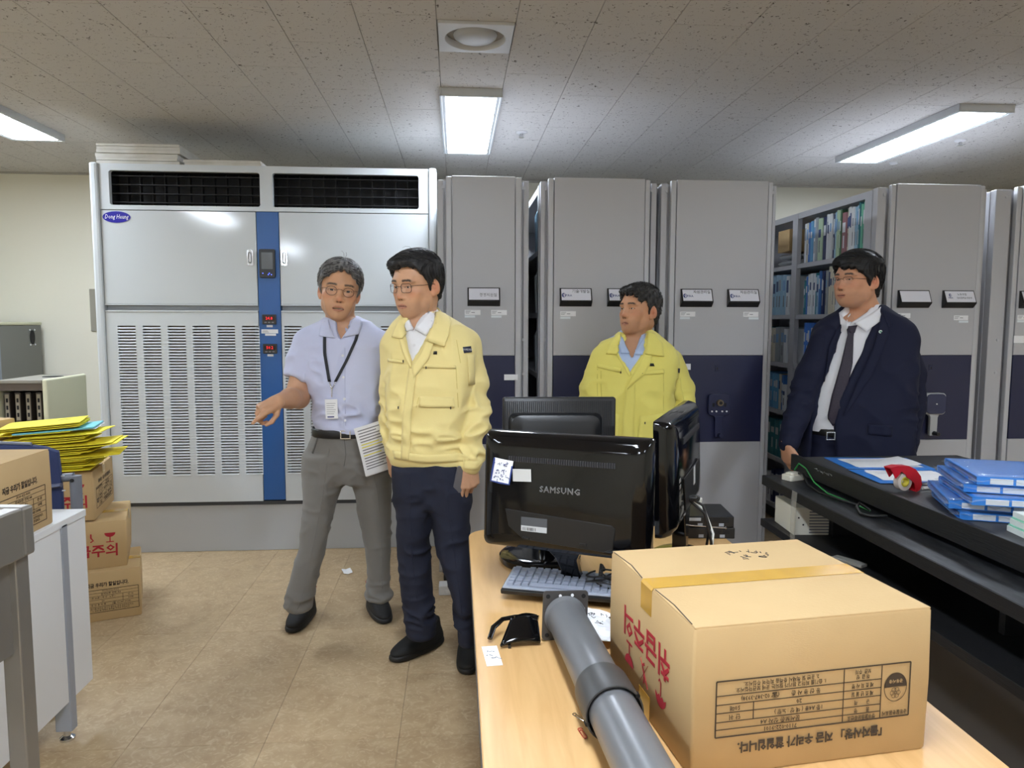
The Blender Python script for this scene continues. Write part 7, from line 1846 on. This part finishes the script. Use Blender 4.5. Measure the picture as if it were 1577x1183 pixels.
def man_back():
    root = thing('person', 'man in a yellow green jacket standing behind the monitors, looking left', 'person', (0.870, 3.450, 0.000))
    H = head_matrix((0.891, 3.470, 1.472), 60, -5, -1, 1.0)
    o = dict(mouth=0, smile=-.0015, eye=.0031, lid=0, browc=(44, 38, 34), gaze=(-14, -2), jaw=.97, lip=(142, 84, 78), adam=True,
             hair=(26, 24, 23), hair2=(84, 80, 76), hairside=(58, 54, 50), line=[(0, .068), (18, .072), (34, .056), (46, .032), (58, .040), (68, .016), (78, -.022), (88, -.028), (96, .014), (112, .005), (130, -.05), (180, -.07)], asym=-.004, jag=.007,
             thick=(.018, .010, .005), flow=(.55, -.75, -.1), locks=950, len=.036, wild=.5, lift=.003, seed=15, blobs=[((.02, -.066, .088), (.045, .026, .022), .02), ((-.04, -.062, .085), (.03, .026, .02), .02)])
    torso = [(1.377, 0.877, 3.495, 0.078, 0.060), (1.345, 0.878, 3.490, 0.115, 0.072), (1.317, 0.872, 3.485, 0.152, 0.084), (1.285, 0.875, 3.480, 0.188, 0.096), (1.213, 0.872, 3.460, 0.207, 0.112), (1.055, 0.865, 3.450, 0.193, 0.122), (0.895, 0.865, 3.450, 0.191, 0.126), (0.732, 0.867, 3.450, 0.185, 0.122), (0.619, 0.873, 3.450, 0.176, 0.112)]
    beta = R(-14)
    hips = [(0.684, 0.873, 3.450, 0.167, 0.110), (0.570, 0.873, 3.450, 0.177, 0.115), (0.472, 0.879, 3.450, 0.174, 0.100)]
    legL = [(0.603, 0.788, 3.450, 0.091, 0.105), (0.342, 0.790, 3.450, 0.077, 0.085), (0.108, 0.794, 3.450, 0.064, 0.072), (0.025, 0.797, 3.450, 0.066, 0.070)]
    legR = [(0.601, 0.961, 3.450, 0.092, 0.105), (0.338, 0.965, 3.450, 0.078, 0.085), (0.104, 0.970, 3.450, 0.065, 0.072), (0.020, 0.972, 3.450, 0.066, 0.070)]
    armL = [(*(1.034, 3.485, 1.211), .040), (*(1.096, 3.470, 1.019), .040), (*(1.069, 3.420, 0.768), .028)]
    armR = [(*(0.738, 3.485, 1.212), .040), (*(0.670, 3.470, 1.022), .040), (*(0.670, 3.420, 0.773), .028)]
    hands = [dict(w=(1.069, 3.420, 0.768), f=(-.05, -.05, -1), n=(-.9, .4, 0), right=False, curl=CURL_REST, fine=False), dict(w=(0.670, 3.420, 0.773), f=(.05, -.05, -1), n=(.9, .4, 0), right=True, curl=CURL_REST, fine=False)]
    skin = (198, 146, 110)
    body(root, H, o, (0.872, 3.500, 1.345), torso, beta, [armL, armR], [legL, legR], hands, skin)
    make_hair(root, H, o)
    lo, hi = (0.625, 3.700, -0.052), (1.077, 3.200, 1.416)
    garment('trousers', [(hl(hips, beta, 2.3), 0), (hl(legL, 0, 2.05), .03), (hl(legR, 0, 2.05), .03)], [], C_DNV, root, (lo[0], 3.25, .06), (hi[0], 3.65, (0.851, 3.450, 0.717)[2]), .01, [(.006, (14, 9, 24), 3)])
    opn = [(0.753, 1.403), (0.924, 1.403), (0.895, 1.293), (0.822, 1.164), (0.796, 1.220), (0.770, 1.312)]
    shirt = garment('shirt', [(hl(torso[:-2], beta, 2.3, grow=-.010), 0), (rc((0.873, 3.490, 1.352), (0.872, 3.485, 1.307), .062, .08), .02)], [(rc((0.870, 3.485, 1.422), (0.871, 3.482, 1.339), .060, .054), .008), (cutpoly([(0.789, 1.379), (0.895, 1.379), (0.872, 1.311), (0.838, 1.237), (0.809, 1.311)], 3.2, 3.46), .006)], C_STR, root, (lo[0]+.05, 3.25, (0.850, 3.450, 0.765)[2]), (hi[0]-.05, 3.65, hi[2]), .007, [(.004, (10, 9, 8), 4)])
    collar('collar', np.array((0.875, 3.485, 1.320)), R(-22), .040, .061, .040, .034, .032, .012, 33, C_STR, root, flare=.014, ry=.062)
    sl = [(*(1.048, 3.480, 1.224), .066), (*(1.099, 3.475, 1.083), .066), (*(1.110, 3.460, 0.955), .060), (*(1.080, 3.425, 0.783), .048)]
    sr = [(*(0.724, 3.480, 1.231), .066), (*(0.673, 3.475, 1.085), .064), (*(0.659, 3.460, 0.959), .058), (*(0.667, 3.425, 0.788), .047)]
    ja = garment('jacket', [(hl(torso, beta, 2.35), 0)]+limbp(sl, .013)+limbp(sr, .013), [(rc((0.871, 3.490, 1.428), (0.872, 3.487, 1.320), .070, .064), .01), (cutpoly(opn, 3.2, 3.44), .006)], C_YEL2, root, (lo[0], 3.22, (0.853, 3.450, 0.596)[2]), (hi[0], 3.68, hi[2]), .006,
                 [(.011, (13, 9, 24), 2, masks(band((1.085, 3.400, 0.964), (.09, .2, .14)), band((0.651, 3.400, 0.967), (.09, .2, .14)), band((0.856, 3.400, 0.679), (.25, .2, .07)))), (.006, (8, 9, 6), 6)])
    collar('collar', np.array((0.875, 3.482, 1.307)), R(-18), .052, .073, .050, .056, .040, .010, 34, C_YEL2, root, flare=.030, ry=.075, thick=.004)
    ja.patch('lapel', [[(0.896, 1.288), (0.863, 1.221), (0.821, 1.153)], [(0.924, 1.254), (0.889, 1.178), (0.803, 1.098)]], C_YEL2, off=.006, thick=.003, nu=5, nv=10)
    ja.patch('lapel', [[(0.760, 1.282), (0.782, 1.221), (0.811, 1.160)], [(0.775, 1.294), (0.801, 1.227), (0.820, 1.166)]], C_YEL2, off=.006, thick=.003, nu=4, nv=10)
    for ln in ([[(0.919, 1.372), (0.906, 1.323), (0.892, 1.263)], [(0.950, 1.359), (0.981, 1.310), (0.977, 1.253)]], [[(0.796, 1.360), (0.784, 1.311), (0.768, 1.260)], [(0.776, 1.350), (0.741, 1.310), (0.717, 1.262)]]):
        ja.patch('collar_leaf', ln, C_YEL2, off=.011, thick=.004, nu=8, nv=11)
    for ln in ([[(0.913, 1.360), (0.878, 1.311), (0.845, 1.259)], [(0.928, 1.341), (0.912, 1.301), (0.892, 1.259)]], [[(0.800, 1.353), (0.809, 1.305), (0.826, 1.265)], [(0.790, 1.344), (0.783, 1.304), (0.785, 1.265)]]):
        shirt.patch('collar_leaf', ln, C_STR, off=.006, thick=.003, nu=7, nv=9)
    ja.patch('placket', [[(0.797, 1.104), (0.786, 0.975), (0.776, 0.663)], [(0.842, 1.147), (0.836, 0.975), (0.832, 0.663)]], C_YEL2, off=.004, thick=.003, nu=5, nv=22)
    for (a, b_, c_, d_) in (((0.674, 1.215), (0.780, 1.196), (0.675, 1.197), (0.777, 1.175)), ((0.870, 1.184), (0.976, 1.196), (0.867, 1.166), (0.976, 1.174))):
        ja.patch('pocket_welt', [[a, b_], [c_, d_]], C_YEL2, off=.004, thick=.0025, nu=3, nv=12)
    ja.patch('pocket', [[(0.864, 0.974), (0.971, 0.986)], [(0.848, 0.819), (0.981, 0.818)]], C_YEL2, off=.004, thick=.003, nu=6, nv=12)
    ja.patch('pocket', [[(0.705, 0.994), (0.771, 0.975)], [(0.705, 0.821), (0.764, 0.820)]], C_YEL2, off=.004, thick=.003, nu=6, nv=10)
    for a, b_ in (((0.678, 1.191), (0.674, 0.976)), ((0.973, 1.190), (0.977, 0.998)), ((0.865, 0.937), (0.956, 0.943)), ((0.693, 1.181), (0.696, 0.976))): ja.seam('seam', [a, b_], C_YELS2, .0011)
    for pq in ((0.777, 1.178), (0.873, 1.172), (0.884, 0.943)):
        h, n = ja.hit(*pq); q = h-root.location; bx('zip_pull', q.x-.002, q.x+.002, q.y-.009, q.y-.004, q.z-.006, q.z+.004, C_BLK, root)
    ja.patch('emblem', [[(0.913, 1.221), (0.928, 1.221)], [(0.910, 1.208), (0.932, 1.208)]], C_BLK, off=.003, thick=.001, nu=2, nv=3)
    ja.patch('name_patch', [[(1.073, 1.196), (1.102, 1.193)], [(1.076, 1.174), (1.105, 1.171)]], mat('patch_dark', (34, 38, 60), .7), off=.004, thick=.0015, nu=3, nv=5, d=(-.35, 1, 0), label='dark name patch')
    ja.patch('sleeve_pocket', [[(1.074, 1.145), (1.112, 1.145)], [(1.083, 1.037), (1.121, 1.037)]], C_YEL2, off=.003, thick=.002, nu=4, nv=6, d=(-.3, 1, 0))
    for x in (-.08, .09): shoe(root, (root.location.x+x, root.location.y+.03), (-.1+x, -1), C_SHOE, C_SOLE)

# ---- 4: the man in the suit
def man_suit():
    root = thing('person', 'man in a dark navy suit with a white shirt and dotted tie at the right', 'person', (1.947, 3.360, 0.000))
    H = head_matrix((1.934, 3.370, 1.618), 73, -1, 0, 1.08)
    o = dict(mouth=0, smile=.0022, eye=.0024, lid=0, browc=(30, 26, 24), gaze=(-10, 0), jaw=1.05, cheek=.003, lip=(168, 98, 90),
             hair=(14, 13, 14), hair2=(44, 42, 42), hairside=(24, 22, 22), line=[(0, .054), (18, .058), (36, .048), (50, .026), (62, .006), (75, -.030), (88, -.034), (97, .014), (112, .005), (130, -.06), (180, -.085)], asym=-.010,
             thick=(.022, .014, .007), front=.004, flow=(-.75, -.65, -.15), locks=900, len=.06, wild=.1, lift=.0012, seed=23, blobs=[((-.025, -.068, .078), (.045, .03, .022), .02)])
    torso = [(1.500, 1.990, 3.400, 0.090, 0.066), (1.469, 1.992, 3.395, 0.125, 0.080), (1.441, 1.986, 3.390, 0.168, 0.092), (1.405, 1.986, 3.385, 0.215, 0.104), (1.349, 1.985, 3.380, 0.240, 0.116), (1.279, 1.983, 3.375, 0.244, 0.126), (1.153, 1.974, 3.365, 0.248, 0.136), (0.994, 1.958, 3.360, 0.248, 0.140), (0.833, 1.953, 3.360, 0.256, 0.140), (0.639, 1.958, 3.360, 0.267, 0.142)]
    beta = R(-24); DV = (.5, 1, -.04)
    hips = [(0.914, 1.945, 3.360, 0.199, 0.118), (0.770, 1.948, 3.360, 0.216, 0.124), (0.607, 1.953, 3.360, 0.228, 0.125), (0.525, 1.960, 3.360, 0.218, 0.110)]
    legL = [(0.641, 1.840, 3.360, 0.116, 0.115), (0.343, 1.859, 3.370, 0.101, 0.090), (0.040, 1.877, 3.380, 0.088, 0.072), (-0.045, 1.881, 3.380, 0.089, 0.072)]
    legR = [(0.638, 2.061, 3.360, 0.117, 0.115), (0.339, 2.081, 3.370, 0.102, 0.090), (0.034, 2.102, 3.380, 0.089, 0.072), (-0.052, 2.106, 3.380, 0.089, 0.072)]
    armR = [(*(1.816, 3.400, 1.304), .042), (*(1.701, 3.400, 1.055), .042), (*(1.583, 3.320, 0.838), .030)]
    armL = [(*(2.173, 3.390, 1.298), .042), (*(2.258, 3.400, 1.020), .044), (*(2.175, 3.330, 0.708), .030)]
    hands = [dict(w=(1.583, 3.320, 0.835), f=(.10, -.06, -1), n=(.9, .25, .1), right=True, curl=CURL_REST, thumb=(.55, .85, .2), tcurl=(12, 12)), dict(w=(2.175, 3.330, 0.708), f=(-.1, -.1, -1), n=(-.9, .3, 0), right=False, curl=CURL_REST, fine=False)]
    skin = (204, 150, 117)
    body(root, H, o, (1.996, 3.410, 1.475), torso, beta, [armR, armL], [legL, legR], hands, skin, -.045)
    make_hair(root, H, o)
    glasses(root, H, M_RIM, .0205, .0135, half=True, shape='rect')
    lo, hi = (1.692, 3.600, -0.113), (2.112, 3.100, 1.535)
    garment('trousers', [(hl(hips, beta, 2.3), 0), (hl(legL, 0, 2.05), .03), (hl(legR, 0, 2.05), .03)], [], C_DNV, root, (lo[0], 3.12, .05), (hi[0], 3.6, (1.890, 3.360, 0.931)[2]), .009, [(.006, (14, 9, 24), 3)])
    belt(root, (0.885, 1.942, 3.360, 0.195, 0.119), beta, C_BLK, .036, buckle=(1.748, 3.222, 0.908))
    shirt = garment('shirt', [(hl(torso[:-2]+[(0.873, 1.944, 3.360, 0.229, 0.134)], beta, 2.3, grow=-.012), 0), (rc((1.984, 3.400, 1.481), (1.983, 3.395, 1.431), .068, .09), .02)], [(rc((1.977, 3.395, 1.563), (1.979, 3.392, 1.475), .066, .058), .008), (cutpoly([(1.785, 1.543), (1.982, 1.559), (1.948, 1.467), (1.905, 1.437), (1.864, 1.412), (1.831, 1.442)], 3.0, 3.40, (.5, -.04), 3.3), .006)], C_WHT, root, (lo[0]+.1, 3.14, (1.892, 3.360, 0.879)[2]), (hi[0]-.06, 3.6, hi[2]), .007, [(.005, (10, 9, 10), 4, band((1.725, 3.240, 1.010), (.2, .3, .15)))])
    collar('collar', np.array((1.982, 3.395, 1.459)), R(-56), .068, .064, .044, .040, .040, .012, 70, C_WHT, root, flare=.012, ry=.066)
    for ln in ([[(1.981, 1.505), (1.912, 1.455), (1.838, 1.418)], [(2.012, 1.474), (1.958, 1.421), (1.894, 1.376)]], [[(1.818, 1.467), (1.817, 1.442), (1.825, 1.418)], [(1.808, 1.455), (1.798, 1.418), (1.799, 1.382)]]):
        shirt.patch('collar_leaf', ln, C_WHT, off=.012, thick=.003, nu=7, nv=9, d=DV)
    tie = shirt.patch('tie', [[(1.799, 1.400), (1.807, 1.364), (1.779, 1.224), (1.741, 1.072), (1.723, 0.964), (1.750, 0.927)], [(1.853, 1.406), (1.836, 1.364), (1.836, 1.224), (1.804, 1.071), (1.784, 0.964), (1.754, 0.924)]], C_TIE, off=.008, thick=.006, nu=7, nv=26, d=DV)
    h, n = shirt.hit(*(1.822, 1.388), d=DV); q = h-root.location
    mk('tie_knot', MB().loft([[(q.x+w*math.cos(2*math.pi*i/14), q.y-.012+.010*math.sin(2*math.pi*i/14), q.z+z) for i in range(14)] for w, z in ((.019, .016), (.021, .010), (.014, -.014), (.010, -.018))]), C_TIE, root, smooth=60)
    opn = [(1.772, 1.526), (1.986, 1.527), (1.965, 1.437), (1.914, 1.315), (1.851, 1.163), (1.796, 1.041), (1.783, 0.918), (1.806, 0.606), (1.646, 0.608), (1.668, 0.925), (1.700, 1.072), (1.752, 1.255), (1.785, 1.376)]
    sr = [(*(1.800, 3.395, 1.329), .066), (*(1.727, 3.395, 1.167), .064), (*(1.690, 3.390, 1.040), .059), (*(1.632, 3.355, 0.918), .050), (*(1.600, 3.330, 0.836), .044)]
    sl = [(*(2.165, 3.380, 1.330), .072), (*(2.228, 3.385, 1.151), .072), (*(2.240, 3.380, 0.990), .066), (*(2.200, 3.345, 0.801), .054), (*(2.174, 3.330, 0.721), .048)]
    jk = garment('suit_jacket', [(hl(torso, beta, 2.35), 0)]+limbp(sr, .011)+limbp(sl, .011), [(rc((1.986, 3.405, 1.564), (1.991, 3.405, 1.463), .074, .070), .01), (cutpoly(opn, 3.0, 3.43, (.52, -.05), 3.24), .005)], C_DNV, root, (lo[0], 3.08, (1.903, 3.360, 0.634)[2]), (hi[0], 3.62, hi[2]), .0062,
                 [(.010, (13, 9, 24), 2, masks(band((1.646, 3.300, 1.035), (.09, .2, .14)), band((2.187, 3.300, 1.000), (.09, .2, .14)))), (.005, (8, 9, 6), 6)])
    collar('collar', np.array((1.995, 3.405, 1.450)), R(-28), .046, .076, .040, .040, .02, .004, 62, C_DNV, root, flare=.016, ry=.08, thick=.004)
    jk.patch('lapel', [[(1.954, 1.467), (1.926, 1.315), (1.858, 1.157), (1.786, 0.979)], [(1.981, 1.431), (1.994, 1.370), (1.920, 1.178), (1.793, 0.979)]], C_DNV, off=.007, thick=.004, nu=6, nv=20, d=DV)
    jk.patch('lapel', [[(1.776, 1.430), (1.767, 1.285), (1.708, 1.103), (1.672, 0.980)], [(1.752, 1.406), (1.706, 1.315), (1.683, 1.103), (1.663, 0.980)]], C_DNV, off=.007, thick=.004, nu=5, nv=20, d=DV)
    jk.patch('lapel', [[(1.957, 1.467), (2.004, 1.406)], [(1.972, 1.431), (1.986, 1.394)]], C_DNV, off=.009, thick=.004, nu=4, nv=6, d=DV)
    jk.patch('pocket_flap', [[(1.909, 0.941), (2.022, 0.937)], [(1.908, 0.895), (2.021, 0.887)]], C_DNV, off=.005, thick=.004, nu=5, nv=10, d=DV)
    h, n = jk.hit(*(1.944, 1.376), d=DV); q = h-root.location
    pn = mk('lapel_pin', MB().cyl((q.x, q.y-.014, q.z), .008, .005, 16, 'y'), mat('pin_white', (206, 222, 212), .3), root); pn2 = mk('pin_mark', MB().cyl((q.x, q.y-.0155, q.z), .004, .002, 12, 'y'), mat('pin_green', (50, 120, 100), .4), root); pn2.parent = pn
    for x in (-.1, .12): shoe(root, (root.location.x+x, root.location.y+.04), (-.5+x, -1), C_SHOE, C_SOLE)
import time as _t
for _f in (man_pointing, man_jacket, man_back, man_suit): _f()
